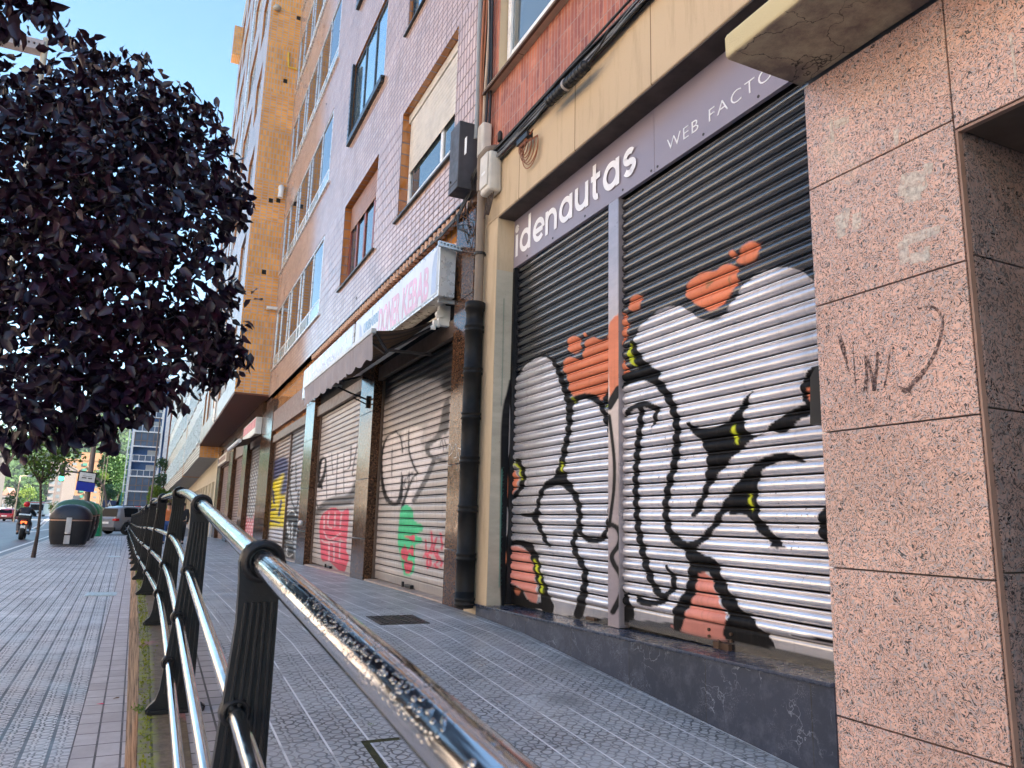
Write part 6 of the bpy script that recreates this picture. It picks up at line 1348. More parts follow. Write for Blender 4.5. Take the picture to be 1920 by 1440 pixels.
Rr_ = [.14, .13, .15, .06, .07, .08, .06, .045, .08, .06, .045, .10, .075, .055, .05, .10, .075, .055, .05]
skin('body', J, E1, Rr_, M_skin, rd)
ja = [0, 1, 2, 5, 6, 7, 8, 9, 10]; ix = {k: i for i, k in enumerate(ja)}; skin('jacket', [J[k] for k in ja], [(ix[a], ix[b]) for a, b in E1 if a in ix and b in ix], [Rr_[k]+.03 for k in ja], P('black_jacket', (.018, .018, .025), .6), rd)
tr = [0, 11, 12, 13, 15, 16, 17]; ix = {k: i for i, k in enumerate(tr)}; skin('trousers', [J[k] for k in tr], [(ix[a], ix[b]) for a, b in E1 if a in ix and b in ix], [Rr_[k]+.02 for k in tr], P('grey_trousers', (.10, .10, .11), .8), rd)
m = MB(); loft(m, [[(.135*math.sin(p_)*math.cos(a), -.03+.155*math.sin(p_)*math.sin(a), 1.63+.14*math.cos(p_)) for a in [2*math.pi*i/16 for i in range(16)]] for p_ in (2.7, 2.3, 1.9, 1.5, 1.1, .7, .3, .05)]); m.build('helmet', P('red_helmet', (.60, .01, .02), .15, bump=0), rd, local=True)
for s in (-1, 1):
    m = MB(); m.box(s*.23-.05, s*.23+.05, -.14, .14, .22, .32); m.build('boot', M_blackpl, rd, bevel=.03, local=True)
    for f_ in range(4): pass
    m = MB(); x_ = s*.37; m.box(x_-.05, x_+.05, .36, .44, 1.07, 1.15)
    for f_ in range(4): m.tube([(x_-.035+.023*f_, .43, 1.13), (x_-.035+.023*f_, .475, 1.11), (x_-.035+.023*f_, .46, 1.06)], .012, 6)
    m.tube([(x_-s*.05, .40, 1.10), (x_-s*.05, .44, 1.06)], .013, 6); m.build('glove', M_blackpl, rd, bevel=.015, local=True)
# distant second motorcycle
t = thing('motorcycle', 'tiny oncoming motorcycle with rider beside the distant bus', 'motorcycle', put(82, 968)); 
wheelx(t, -.7, .33, .18); wheelx(t, .75, .32, .14); m = MB(); loft(m, [sq(0, 0, .2, .9, .5, 2.5, 12), sq(0, 0, .28, .7, .9, 2.5, 12), sq(0, -.1, .3, .3, 1.2, 2.5, 12), sq(0, 0, .2, .2, 1.5, 2, 12)]); m.build('fairing', P('pale_fairing', (.5, .5, .5), .4), t, local=True)

# ================================================================== poles, lamps, signs
M_pole = P('brown_grey_pole', (.16, .13, .12), .5, .2); M_polel = P('pale_pole', (.42, .36, .28), .5, .2)
YP = 38.
a = at(160, 960, Y=YP); b = at(178, 760, Y=YP)
t = thing('lamp_post', 'thick brown lamp post behind the containers with the bus stop sign on it', 'lamp post', (a[0], YP, ZL)); MB().tube([(a[0], YP, ZL), (a[0], YP, 4.), (a[0], YP, 9.5)], [.12, .10, .07], 14).build('pole', M_pole, t)
m = MB(); m.tube([(a[0], YP, 9.5), (a[0]-.5, YP, 9.9), (a[0]-1.6, YP, 10.0)], .04, 8); m.box(a[0]-2.3, a[0]-1.5, YP-.15, YP+.15, 9.9, 10.08); m.build('lamp_arm', M_pole, t, bevel=.02)
c = at(162, 903, Y=YP-.5); t = thing('bus_stop_sign', 'square bus stop sign, white above and blue below, with a tiny bus symbol', 'sign', (c[0], YP-.3, c[2]))
def SG(u, v, d=0): # slightly turned and leaning panel
    return (c[0]+u*.97+v*.05, YP-.5+u*.15-d, c[2]+v-u*.10)
def sgq(mb, u0, u1, v0, v1, d, e=.02): mb.hexa([SG(u0, v0, d), SG(u1, v0, d), SG(u1, v0, d-e), SG(u0, v0, d-e), SG(u0, v1, d), SG(u1, v1, d), SG(u1, v1, d-e), SG(u0, v1, d-e)])
m = MB(); sgq(m, -.36, .36, -.40, .44, 0, .06); m.build('frame', M_dark, t); m = MB(); sgq(m, -.31, .31, .0, .38, .01); m.build('panel', M_white, t)
m = MB(); sgq(m, -.36, .36, -.42, -.03, .012); m.build('blue_panel', P('sign_blue', (.01, .03, .35), .4, bump=0), t)
m = MB(); sgq(m, -.20, -.02, .13, .17, .02); sgq(m, .03, .20, .13, .17, .02); sgq(m, -.18, .18, .22, .235, .02); m.build('lettering', M_dark, t)
m = MB(); m.tube([SG(0, 0, -.05), (a[0], YP, c[2])], .03, 8); m.build('bracket', M_pole, t)
# perforated lamp head on a tall mast at the top left
YA = 25.
b = at(84, 92, Y=YA); a0 = at(-40, 62, Y=YA); t = thing('street_lamp', 'perforated grey street lamp arm reaching out above the purple tree', 'street lamp', (b[0], YA, ZL))
m = MB(); n = 12
for i in range(n):
    p0_ = [b[k]+(a0[k]-b[k])*i/n for k in range(3)]; p1_ = [b[k]+(a0[k]-b[k])*(i+.6)/n for k in range(3)]; p2_ = [b[k]+(a0[k]-b[k])*(i+1)/n for k in range(3)]
    h = lambda p: .19 if True else 0
    for (q0, q1, lo, hi) in ((p0_, p1_, -.17, .17), (p1_, p2_, -.17, -.03), (p1_, p2_, .04, .17)):
        m.hexa([(q0[0], YA-.2, q0[2]+lo), (q0[0], YA+.2, q0[2]+lo), (q1[0], YA+.2, q1[2]+lo), (q1[0], YA-.2, q1[2]+lo), (q0[0], YA-.2, q0[2]+hi), (q0[0], YA+.2, q0[2]+hi), (q1[0], YA+.2, q1[2]+hi), (q1[0], YA-.2, q1[2]+hi)])
for f_ in m.f: f_.reverse()
m.build('perforated_arm', P('lamp_grey', (.30, .26, .27), .5), t)
MB().tube([(b[0], YA, ZL), (b[0], YA, b[2]-.2), (b[0], YA, b[2]+.35)], [.11, .09, .09], 14).build('pole', M_polel, t); MB().tube([(b[0], YA, b[2]+.35), (b[0], YA, b[2]+1.3)], .015, 6).build('spike', M_metalgrey, t)
# traffic light on a curved mast
YT = 60.; t0 = at(200, 950, Y=YT); pp = [at(*p, Y=YT) for p in ((200, 950), (198, 930), (194, 912), (186, 900), (175, 893), (160, 888), (140, 885), (118, 883))]
t = thing('traffic_light', 'traffic light showing green, hung from a long curved mast arm', 'traffic light', (t0[0], YT, ZR)); MB().tube([(t0[0], YT, ZR)]+pp, .075, 10).build('mast', M_pole, t)
e = pp[-1]; m = MB(); m.box(e[0]-.17, e[0]+.13, YT-.12, YT+.12, e[2]-.72, e[2]+.35); m.build('lamp_housing', M_blackpl, t, bevel=.03)
def emis(nm, c, s):
    if nm in MC: return MC[nm]
    n = NT(nm); n.b.inputs['Emission Color'].default_value = (*c, 1); n.b.inputs['Emission Strength'].default_value = s; MC[nm] = n.done(c, .4); return MC[nm]
m = MB(); m.tube([(e[0]-.02, YT-.135, e[2]-.52), (e[0]-.02, YT-.12, e[2]-.52)], .17, 16); m.build('green_light', emis('green_light', (.05, .85, .35), 1.0), t)
def simple_lamp(lab, px0, py0, px1, py1, Y, r=.06, arm=None, mat=None):
    a = at(px0, py0, Y=Y); b = at(px1, py1, Y=Y); t = thing('lamp_post', lab, 'lamp post', (a[0], Y, ZR)); MB().tube([(a[0], Y, -1.46), (a[0], Y, b[2])], [r*1.2, r*.8], 10).build('pole', mat or M_polel, t)
    if arm:
        m = MB(); m.tube([(a[0], Y, b[2]-.1), (a[0]+arm*.5, Y, b[2]), (a[0]+arm, Y, b[2])], r*.6, 8); m.build('lamp_arm', mat or M_polel, t); m = MB(); x = a[0]+arm; m.box(x-.45 if arm < 0 else x, x if arm < 0 else x+.45, Y-.15, Y+.15, b[2]-.08, b[2]+.06); m.build('lamp_head', M_metalgrey, t, bevel=.03)
simple_lamp('tall pale lamp post standing over the road by the cars on the left', 30, 948, 41, 892, 95, .07, .6)
simple_lamp('thin lamp post in front of the dark green trees', 192, 940, 208, 833, 90, .045, -1.4)
simple_lamp('very thin pale post beside the one before the green trees', 186, 940, 203, 845, 100, .04)
simple_lamp('tall dark lamp post in front of the blue balconies with a long arm', 281, 955, 297, 783, 70, .07, -1.9, M_pole)
# crossing sign and information sign
c = at(205, 946, Y=61); t = thing('crossing_sign', 'blue square pedestrian crossing sign with a white triangle', 'sign', (c[0], 61, ZR)); m = MB(); m.box(c[0]-.42, c[0]+.42, 61, 61.05, c[2]-.2, c[2]+.3); m.build('panel', P('sign_navy', (.01, .03, .12), .4, bump=0), t)
m = MB(); m.add([(c[0]-.18, 60.99, c[2]-.15), (c[0]+.18, 60.99, c[2]-.15), (c[0], 60.99, c[2]+.25), (c[0]-.18, 60.985, c[2]-.15), (c[0]+.18, 60.985, c[2]-.15), (c[0], 60.985, c[2]+.25)], [(3, 4, 5), (0, 2, 1), (0, 1, 4, 3), (1, 2, 5, 4), (2, 0, 3, 5)]); m.build('white_triangle', M_white, t)
m = MB(); m.add([(c[0]-.05, 60.98, c[2]-.08), (c[0]+.05, 60.98, c[2]-.08), (c[0], 60.98, c[2]+.08)], [(0, 1, 2)]); m.build('figure', M_dark, t); MB().tube([(c[0], 61.03, ZR), (c[0], 61.03, c[2])], .03, 8).build('pole', M_metalgrey, t)
c = at(297, 940, Y=50); t = thing('sign_back', 'grey back of a rectangular traffic sign beside the railing', 'sign', (c[0], 50, ZL)); m = MB(); m.box(c[0]-.36, c[0]+.36, 50, 50.04, c[2]-.22, c[2]+.2); m.build('panel', P('grey_sign_back', (.36, .37, .42), .5), t, bevel=.01); MB().tube([(c[0]+.05, 49.95, ZL), (c[0]+.05, 49.95, c[2]+.2)], .035, 8).build('pole', M_metalgrey, t)
c = at(284, 952, Y=120)
# ================================================================== distant buildings
def dist_building(name, label, x0, x1, Y, depth, z0, z1, wall, rows, cols_, zfirst, step, parts=True, bal=None, winmat=None, wfrac=.6, hfrac=.5):
    t = thing(name, label, 'building', ((x0+x1)/2, Y, z0)); m = MB(); m.box(x0, x1, Y, Y+depth, z0, z1-.01); m.build('wall', wall, t)
    m = MB(); m.box(x0-.4, x1+.4, Y-.4, Y+depth+.4, z1, z1+.7); m.build('roof', wall, t)
    for r in range(rows):
        for c in range(cols_):
            cx = x0+(x1-x0)*(c+.5)/cols_; w = (x1-x0)/cols_*wfrac/2; zc = zfirst+r*step; h = step*hfrac
            if bal and c in bal:
                b = MB(); b.box(cx-w*1.5, cx+w*1.5, Y-1.2, Y-.02, zc-.9, zc+.15); b.build('balcony', bal[c], t)
                b = MB(); b.box(cx-w*1.3, cx+w*1.3, Y-.06, Y-.01, zc+.16, zc+h+.4); b.build('window', M_shadewin, t)
            else:
                b = MB(); b.box(cx-w, cx+w, Y-.06, Y-.01, zc, zc+h); b.build('window', winmat or M_shadewin, t)
    return t
M_shadewin = P('far_window', (.10, .12, .14), .2, bump=0, var=.4, vs=.3)
M_balw = P('pale_balcony_front', (.26, .22, .18), .6, bump=0)
xa, xb = at(105, 960, Y=510)[0], at(193, 870, Y=510)[0]
bo = dist_building('apartment_building', 'tall orange brick apartment slab in the sun at the end of the road', xa, xb, 510, 18, -1.46, 29.5, M_farorange, 8, 5, 4.2, 3.15, bal={1: M_farorange, 3: M_balw}, wfrac=.42, hfrac=.42)
m = MB(); m.box(xa+9, xa+20, 512, 520, 30.2, 34.5); m.build('stair_head', M_farorange, bo)
m = MB()
for i in range(8): m.box(xa+10.5, xa+12.8, 509.3, 509.9, 4.4+3.15*i, 5.9+3.15*i)
m.build('green_awning', P('green_awning', (.02, .12, .09), .6, bump=0), bo)
xa, xb = at(84, 960, Y=400)[0], at(103, 960, Y=400)[0]
dist_building('apartment_building', 'narrow grey brown apartment block left of the sunny orange one', xa, xb+1.5, 400, 60, -1.46, 21.0, M_fargrey, 6, 2, 2.4, 3.0, bal={0: P('grey_balcony_front', (.13, .115, .115), .6, bump=0)}, wfrac=.5)
xa = at(9, 900, Y=238)[0]
dist_building('apartment_building', 'grey apartment block cut by the left edge, beyond the cars', xa-16, xa, 230, 8, -1.46, 13.5, P('pale_grey_wall', (.075, .07, .07), .8), 4, 5, 1.5, 3.0, bal={4: P('grey_balcony_front', (.13, .115, .115), .6, bump=0)})
t = dist_building('low_house', 'low white house with a tiled gable below the wooded hill', at(2, 950, Y=260)[0], at(14, 950, Y=260)[0], 260, 12, -1.46, 3.2, P('white_house_wall', (.13, .12, .125), .8), 1, 2, .2, 2.5)
a, b = at(2, 950, Y=260)[0], at(14, 950, Y=260)[0]; m = MB(); m.add([(a-.3, 259.5, 3.9), (b+.3, 259.5, 3.9), ((a+b)/2, 259.5, 6.2), (a-.3, 272, 3.9), (b+.3, 272, 3.9), ((a+b)/2, 272, 6.2)], [(0, 1, 2), (3, 5, 4), (0, 2, 5, 3), (1, 4, 5, 2), (0, 3, 4, 1)]); m.build('gable_roof', P('roof_tile_far', (.28, .14, .11), .8), t)
m_ = at(180, 855, Y=640)
dist_building('hill_house', 'pale flat building on top of the wooded hill', at(222, 838, Y=690)[0], at(242, 838, Y=690)[0], 690, 20, 52, at(230, 842, Y=690)[2]+4, P('hill_house_wall', (.18, .13, .12), .8), 1, 6, 57, 3)
# blue and white balcony building
YB = 160.
x0, x1 = at(236, 950, Y=YB)[0], at(287, 950, Y=YB)[0]; zb0 = at(260, 950, Y=YB)[2]
xr = at(301, 950, Y=YB)[0]; xbk = at(323, 950, Y=YB)[0]+6
t = thing('balcony_building', 'tall narrow block with blue recessed balconies in a white frame and red brick flank', 'building', ((x0+x1)/2, YB, -1.4))
M_darkpane = P('dark_shaded_pane', (.09, .13, .20), .3, var=.3, vs=.6, bump=0, ior=1.25); M_wf = P('white_frame_far', (.72, .74, .76), .6, bump=0); M_bl2 = P('blue_balcony_wall', (.06, .16, .42), .6, bump=0); M_brw = P('brown_window_bars', (.20, .13, .09), .5, bump=0)
m = MB(); m.box(x0-.35, x0+.05, YB-.2, YB+.3, zb0, 25); m.box(x1-.1, x1+.25, YB-.2, YB+.3, zb0, 25); m.box(x1+.62, xr, YB-.15, YB+.4, -1.4, 25); m.box(x0-.95, x0-.75, YB-.1, YB+.3, zb0+2.6, 25)
st = (at(260, 919.6, Y=YB)[2]-at(260, 948.6, Y=YB)[2])*.985
for i in range(9): m.box(x0-.34, x1+.24, YB-.3, YB+.2, zb0+st*i-.12, zb0+st*i+.12); m.box(x0-.95, x0-.2, YB-.05, YB+.1, zb0+2.6+st*i*.5, zb0+2.7+st*i*.5)
m.build('white_frame', M_wf, t)
m = MB(); m.box(xr, xbk, YB+.5, YB+12, -1.4, 26); m.build('brick_flank', M_farbrick, t); m = MB(); m.box(x0-.5, xr, YB+2.2, YB+12, zb0, 26); m.box(x0-.5, x0-.4, YB+.3, YB+2.2, zb0, 26); m.build('back_wall', M_bl2, t); m = MB(); m.box(x0-.4, xr, YB, YB+12, -1.4, zb0-.13); m.build('brick_base', M_farbrick, t)
m = MB(); m.box(x0-.4, xbk, YB, YB+12, 26, 26.4); m.build('roof', M_wf, t)
for i in range(8):
    z = zb0+st*i+.13
    if i in (0, 1, 4):
        m = MB()
        for c_ in range(5): xx = x0+.1+(x1-x0-.3)*c_/4; m.box(xx, xx+.12, YB-.05, YB+.05, z, z+st-.3)
        m.box(x0+.05, x1-.1, YB-.04, YB+.04, z+.95, z+1.05); w = m.build('window', M_brw, t); m = MB(); m.box(x0+.05, x1-.1, YB+.06, YB+.1, z, z+st-.28); m.build('pane', M_darkpane, w)
    else:
        m = MB()
        for c_ in range(5): xx = x0+.1+(x1-x0-.3)*c_/4; m.box(xx, xx+.1, YB-.05, YB+.05, z, z+1.0)
        m.box(x0+.05, x1-.1, YB-.07, YB+.07, z+1.0, z+1.1); w = m.build('railing', M_wf, t); m = MB(); m.box(x0+.05, x1-.1, YB+.06, YB+.1, z, z+1.0); m.build('pane', M_darkpane, w)
        m = MB(); m.box(x0+(x1-x0)*.55, x1-.3, YB+2.05, YB+2.15, z, z+2.2); m.build('balcony_door', P('pale_blind', (.55, .6, .65), .5, bump=0), t)
c = at(279, 962, Y=158); t2 = thing('pink_shop_sign', 'pink and red shop front sign at the foot of the balcony building', 'sign', (c[0], 158, -1.4)); m = MB(); m.box(c[0]-1.1, c[0]+1.2, 158, 158.3, -.9, c[2]+.3); m.build('panel', P('pink_sign', (.75, .06, .30), .5, bump=0), t2); m = MB(); m.box(c[0]-1.1, c[0]+1.2, 157.95, 158.3, c[2]+.31, c[2]+.95); m.build('red_fascia', P('red_fascia', (.5, .02, .04), .5, bump=0), t2)
m = MB()
for i in range(5):
    x = c[0]-.85+i*.42; m.tube([(x+.13*math.cos(a_*.9), 157.96, -.35+.16*math.sin(a_*.9)) for a_ in range(6)], .035, 5)
m.build('white_swirl', M_white, t2)
c = at(258, 955, Y=110); t2 = thing('kiosk_column', 'white column with a red top standing by the parked grey car', 'column', (c[0], 110, -1.4)); MB().tube([(c[0], 110, -1.4), (c[0], 110, c[2])], .22, 14).build('shaft', M_white, t2); MB().tube([(c[0], 110, c[2]), (c[0], 110, c[2]+.45)], .34, 14).build('red_top', P('red_top', (.5, .02, .03), .4, bump=0), t2)
# teal netting and grey slope structure left of it
c0_, c1_ = at(212, 950, Y=170)[0], at(236, 950, Y=170)[0]
t2 = thing('covered_fence', 'grey netting tent and green mesh stretched at the foot of the trees', 'netting', ((c0_+c1_)/2, 170, -1.4))
m = MB(); m.add([(c0_, 170, -1.4), (c1_, 170, -1.4), (c1_-.6, 170.5, 1.6), (c1_-1.2, 170.5, .4), (c0_+1.1, 170.5, 3.6), (c0_, 170.5, .2), (c0_, 173, -1.4), (c1_, 173, -1.4)], [(0, 1, 2, 3, 4, 5), (1, 7, 2), (2, 7, 6, 5, 4, 3), (0, 5, 6)]); m.build('sheet', P('grey_netting', (.40, .46, .50), .8), t2)
m = MB(); m.tube([(c0_+1.1, 169.9, -1.4), (c0_+1.3, 169.9, 5.4)], [.25, .05], 8); m.build('green_mesh', P('green_mesh', (.03, .22, .16), .8), t2)
tbk = thing('apartment_building', 'tall plain brick block added unseen behind the overhanging blocks to shade the balcony building', 'building', (20, 138, -1.4)); MB().box(9.5, 32, 112, 157, -1.4, 46).build('wall', M_farbrick, tbk); MB().box(9, 32.5, 111.5, 157.5, 46, 46.5).build('roof', M_wf, tbk)  # unseen block, added to keep the sun off the balcony building
# opposite kerb line: low wall and hedge far left
# ================================================================== foliage
def leafmat(name, c1, c2, rough=.45, trans=.15, ior=1.45, hue=.0):
    n = NT(name); v = n.vor(.9 if hue == 0 else hue, None, 'F1', 'Color'); f = n.xyz(v)[0]
    g_ = n.node('NewGeometry'); ri = n.node('ObjectInfo')
    r = g_.outputs['Random Per Island']
    c = n.mix(n.m('ADD', n.m('MULTIPLY', f, .5), n.m('MULTIPLY', r, .5)), c1, c2)
    n.put(n.b.inputs['Subsurface Weight'], 0.)
    m_ = n.done(c, rough, 0, None, ior)
    tr = n.node('BsdfTranslucent'); n.put(tr.inputs[0], n.mix(1., c, (1.6, 1.5, .8), 'MULTIPLY')); mx = n.node('MixShader'); mx.inputs[0].default_value = trans
    out = n.t.nodes['Material Output']; n.t.links.new(n.b.outputs[0], mx.inputs[1]); n.t.links.new(tr.outputs[0], mx.inputs[2]); n.t.links.new(mx.outputs[0], out.inputs[0]); return m_
def leaves(name, centers, normals_dirs, sizes, mat, parent, fold=.25, aspect=.55, curl=.2):
    """many small folded leaves: each is six vertices, four faces"""
    C = np.array(centers); D = np.array(normals_dirs); S = np.array(sizes)[:, None]; n = len(C)
    D /= np.linalg.norm(D, axis=1, keepdims=True)+1e-9
    rv = np.random.RandomState(11).normal(size=(n, 3)); A = np.cross(D, rv); A /= np.linalg.norm(A, axis=1, keepdims=True)+1e-9; B = np.cross(D, A)
    pts = [C, C+D*S*.33+A*S*aspect*.5+B*S*fold*.5, C+D*S*.33-A*S*aspect*.5+B*S*fold*.5, C+D*S*.40, C+D*S*.72+A*S*aspect*.36+B*S*(fold*.3-curl*.3), C+D*S*.72-A*S*aspect*.36+B*S*(fold*.3-curl*.3), C+D*S-B*S*curl]
    V = np.stack(pts, 1).reshape(-1, 3); b = np.arange(n)[:, None]*7
    Fq = np.concatenate([b+np.array([0, 3, 1, 1]), b+np.array([0, 2, 3, 3])], 0)
    tris = np.concatenate([b+np.array([0, 3, 1]), b+np.array([0, 2, 3]), b+np.array([1, 3, 4]), b+np.array([2, 5, 3]), b+np.array([3, 6, 4]), b+np.array([3, 5, 6])], 0)
    me = bpy.data.meshes.new(name); me.vertices.add(len(V)); me.vertices.foreach_set('co', V.ravel()); me.loops.add(tris.size); me.loops.foreach_set('vertex_index', tris.ravel())
    me.polygons.add(len(tris)); me.polygons.foreach_set('loop_start', np.arange(0, tris.size, 3)); me.polygons.foreach_set('loop_total', np.full(len(tris), 3)); me.polygons.foreach_set('use_smooth', np.ones(len(tris), bool))
    me.update(calc_edges=True); me.materials.append(mat); o = bpy.data.objects.new(name, me); COL.objects.link(o)
    if parent: o.parent = parent; o.location = -Vector(parent.location)
    return o
# purple leaved plum tree, its crown hanging in from the left
rs = np.random.RandomState(4)
pt = thing('purple_tree', 'dark purple leaved plum tree whose crown fills the upper left, over the lower pavement', 'tree', (-2.25, 5.3, ZL))
blobs = [(85, 205, 80, 6.3), (170, 170, 80, 6.0), (60, 300, 130, 5.6), (215, 235, 100, 5.8), (310, 235, 75, 5.9), (370, 300, 70, 5.8), (190, 370, 140, 5.3), (330, 390, 105, 5.5), (410, 385, 52, 5.9), (60, 470, 140, 5.2), (210, 520, 140, 5.2), (340, 540, 105, 5.4), (395, 600, 60, 5.6), (80, 640, 125, 5.0), (220, 670, 110, 5.1), (320, 670, 90, 5.3), (415, 668, 42, 5.5), (90, 755, 72, 4.8), (25, 785, 62, 4.7), (200, 755, 52, 5.0), (255, 735, 50, 5.0), (140, 800, 26, 4.9), (425, 660, 30, 5.4), (5, 185, 55, 6.0), (10, 20, 42, 3.6), (60, 5, 26, 3.7), (140, 640, 110, 5.6), (265, 300, 110, 6.1), (110, 400, 130, 6.2)]
B3 = []
for (px, py, r, Y) in blobs:
    c = at(px, py, Y=Y); dep = math.sqrt(sum(v*v for v in c)); B3.append((np.array(c), r*dep/1500., 1))
ctr = np.array((-2.0, 5.6, 1.9))
for i in range(26):                          # the rest of the crown, out of the frame to the left and behind
    v = rs.normal(size=3); v /= np.linalg.norm(v); p = ctr+v*np.array((1.5, 1.5, 1.3))*rs.uniform(.5, .95)
    x_, y_ = to_px(p)
    if p[0] > -1.0 or (x_ > -80 and p[1] > 0) : continue
    B3.append((p, .55, .6))
cen = []; dirs = []; sz = []
twigs = MB()
for (c, r, dn) in B3:
    n = int(1300*r**1.6*dn*1.25)
    v = rs.normal(size=(n, 3)); v /= np.linalg.norm(v, axis=1, keepdims=True); q_ = rs.uniform(.25, 1.0, size=(n, 1))**.5
    P_ = c+v*q_*r*(1+.14*rs.normal(size=(n, 1)))
    # leaves come in drooping sprays along short twigs
    k = rs.normal(size=(n, 3))*.6; k[:, 2] -= .75; k += v*.5
    cen.append(P_); dirs.append(k); sz.append(rs.uniform(.062, .112, n))
    for j in range(int(10*r*dn)+2):
        a = c+v[j]*r*.2; b = c+v[j]*r*1.02; mid = (a+b)/2+np.array((0, 0, .05)); twigs.tube([a, mid, b], [.009, .006, .0025], 5)
        t_ = np.linspace(.45, 1.12, 9)
        if dn == 1:
            L = a+(b-a)*t_[:, None]+rs.normal(size=(9, 3))*.015; cen.append(L); kk = rs.normal(size=(9, 3))*.5; kk[:, 2] -= .7; dirs.append(kk); sz.append(rs.uniform(.07, .105, 9))
sprigs = []
for (px0, py0, px1, py1, Y) in ((65, 5, 128, 66, 4.6), (195, 150, 150, 78, 6.0), (330, 200, 235, 95, 5.9), (400, 300, 410, 195, 5.8), (430, 420, 455, 330, 5.8), (420, 640, 468, 672, 5.5), (430, 560, 440, 540, 5.6), (380, 700, 410, 715, 5.4), (180, 790, 215, 835, 4.9), (300, 170, 260, 100, 6.0), (380, 330, 445, 360, 5.7), (340, 210, 385, 205, 5.9), (190, 120, 240, 128, 5.8)):
    a = np.array(at(px0, py0, Y=Y)); b = np.array(at(px1, py1, Y=Y)); n = 26; t_ = rs.uniform(.2, 1.05, n)[:, None]
    L = a+(b-a)*t_+rs.normal(size=(n, 3))*.03; kk = rs.normal(size=(n, 3))*.5; kk[:, 2] -= .7; cen.append(L); dirs.append(kk); sz.append(rs.uniform(.07, .11, n)); tw_ = MB(); tw_.tube([a, (a+b)/2+np.array((0, 0, .04)), b], [.007, .005, .002], 5); sprigs.append(tw_)
M_plum = leafmat('purple_leaf', (.007, .005, .020), (.036, .007, .020), .36, .08, 1.5)
leaves('crown', np.concatenate(cen), np.concatenate(dirs), np.concatenate(sz), M_plum, pt)
M_bark = P('dark_bark', (.05, .035, .03), .8, bump=.6, bs=40)
m = MB(); m.tube([(-2.25, 5.3, ZL), (-2.22, 5.32, -.4), (-2.2, 5.35, .35)], [.10, .085, .075], 12)
for b in ((-1.3, 5.6, 1.6), (-1.0, 5.2, .9), (-1.6, 5.8, 2.6), (-.7, 5.5, 1.9), (-2.6, 5.6, 2.3), (-2.4, 4.9, 1.6), (-.6, 5.4, 1.3), (-3.1, 5.4, 1.6)):
    a = (-2.2, 5.35, .33); mid = tuple((a[i]+b[i])/2+(.0, .0, .18)[i] for i in range(3)); m.tube([a, mid, b], [.05, .03, .012], 8)
m.build('trunk', M_bark, pt); twigs.build('twig', M_bark, pt)
for tw_ in sprigs: tw_.build('twig', M_bark, pt)
# young green street tree with thin trunk
tb_ = at(62, 1046, Z=ZL); f_ = at(76, 908, Y=tb_[1]); 
yt = thing('young_tree', 'slim young green tree in a paved pit beside the kerb', 'tree', tb_)
m = MB(); m.tube([tb_, (tb_[0]+.03, tb_[1], -.6), (tb_[0]+.01, tb_[1], .1), f_], [.06, .038, .032, .028], 10)
for i in range(9): a = R(i*40); m.tube([f_, (f_[0]+.3*math.cos(a), f_[1]+.3*math.sin(a), f_[2]+.45), (f_[0]+.6*math.cos(a), f_[1]+.6*math.sin(a), f_[2]+1.0)], [.022, .014, .005], 6)
m.build('trunk', M_bark, yt)
cc = np.array((f_[0]+.05, f_[1], f_[2]+.85)); n = 1300; v = rs.normal(size=(n, 3)); v /= np.linalg.norm(v, axis=1, keepdims=True); r_q = rs.uniform(.15, 1, (n, 1))**.45; cl = 1+.25*np.sin(v[:, :1]*7+1)*np.cos(v[:, 2:]*6)
P_ = cc+v*r_q*cl*np.array((.78, .78, .74)); k = rs.normal(size=(n, 3))
leaves('crown', P_, k, rs.uniform(.07, .13, n), leafmat('green_leaf', (.03, .08, .012), (.10, .17, .02), .4, .2), yt)
m = MB(); c = at(63, 1048, Z=ZL); m.box(c[0]-.62, c[0]+.62, c[1]-.5, c[1]+.5, ZL-.02, ZL+.006); m.build('tree_pit', P('pale_pit_frame', (.42, .42, .44), .7, dirt=.3), yt)
# farther trees: trunk plus clumped crown of leaf clusters
def tree(name, label, c, rad, trunkz, n, size, mat, group=None, clumps=14, seed=1):
    r = np.random.RandomState(seed); t = thing(name, label, 'tree', (c[0], c[1], trunkz), group)
    m = MB(); m.tube([(c[0], c[1], trunkz), (c[0], c[1], c[2])], [max(rad)*.09, max(rad)*.04], 8)
    for i in range(5): a = i*1.26; m.tube([(c[0], c[1], c[2]-rad[2]*.5), (c[0]+rad[0]*.55*math.cos(a), c[1]+rad[1]*.55*math.sin(a), c[2]+rad[2]*.25)], [max(rad)*.035, .03], 6)
    m.build('trunk', M_bark, t)
    cl = r.normal(size=(clumps, 3)); cl /= np.linalg.norm(cl, axis=1, keepdims=True); cl = np.array(c)+cl*np.array(rad)*r.uniform(.35, .8, (clumps, 1))
    w = r.randint(0, clumps, n); v = r.normal(size=(n, 3)); v /= np.linalg.norm(v, axis=1, keepdims=True)
    P_ = cl[w]+v*np.array(rad)*.42*r.uniform(.3, 1, (n, 1))**.4; leaves('crown', P_, r.normal(size=(n, 3))+v, r.uniform(.6, 1.2, n)*size, mat, t, fold=.3, aspect=.8); return t
M_lf1 = leafmat('broadleaf_green', (.012, .045, .008), (.035, .095, .014), .6, .15, hue=.5); M_lf2 = leafmat('yellow_green', (.07, .14, .015), (.16, .22, .03), .5, .3, hue=.3); M_lf3 = leafmat('dark_evergreen', (.015, .05, .018), (.04, .10, .025), .5, .2, hue=.5)
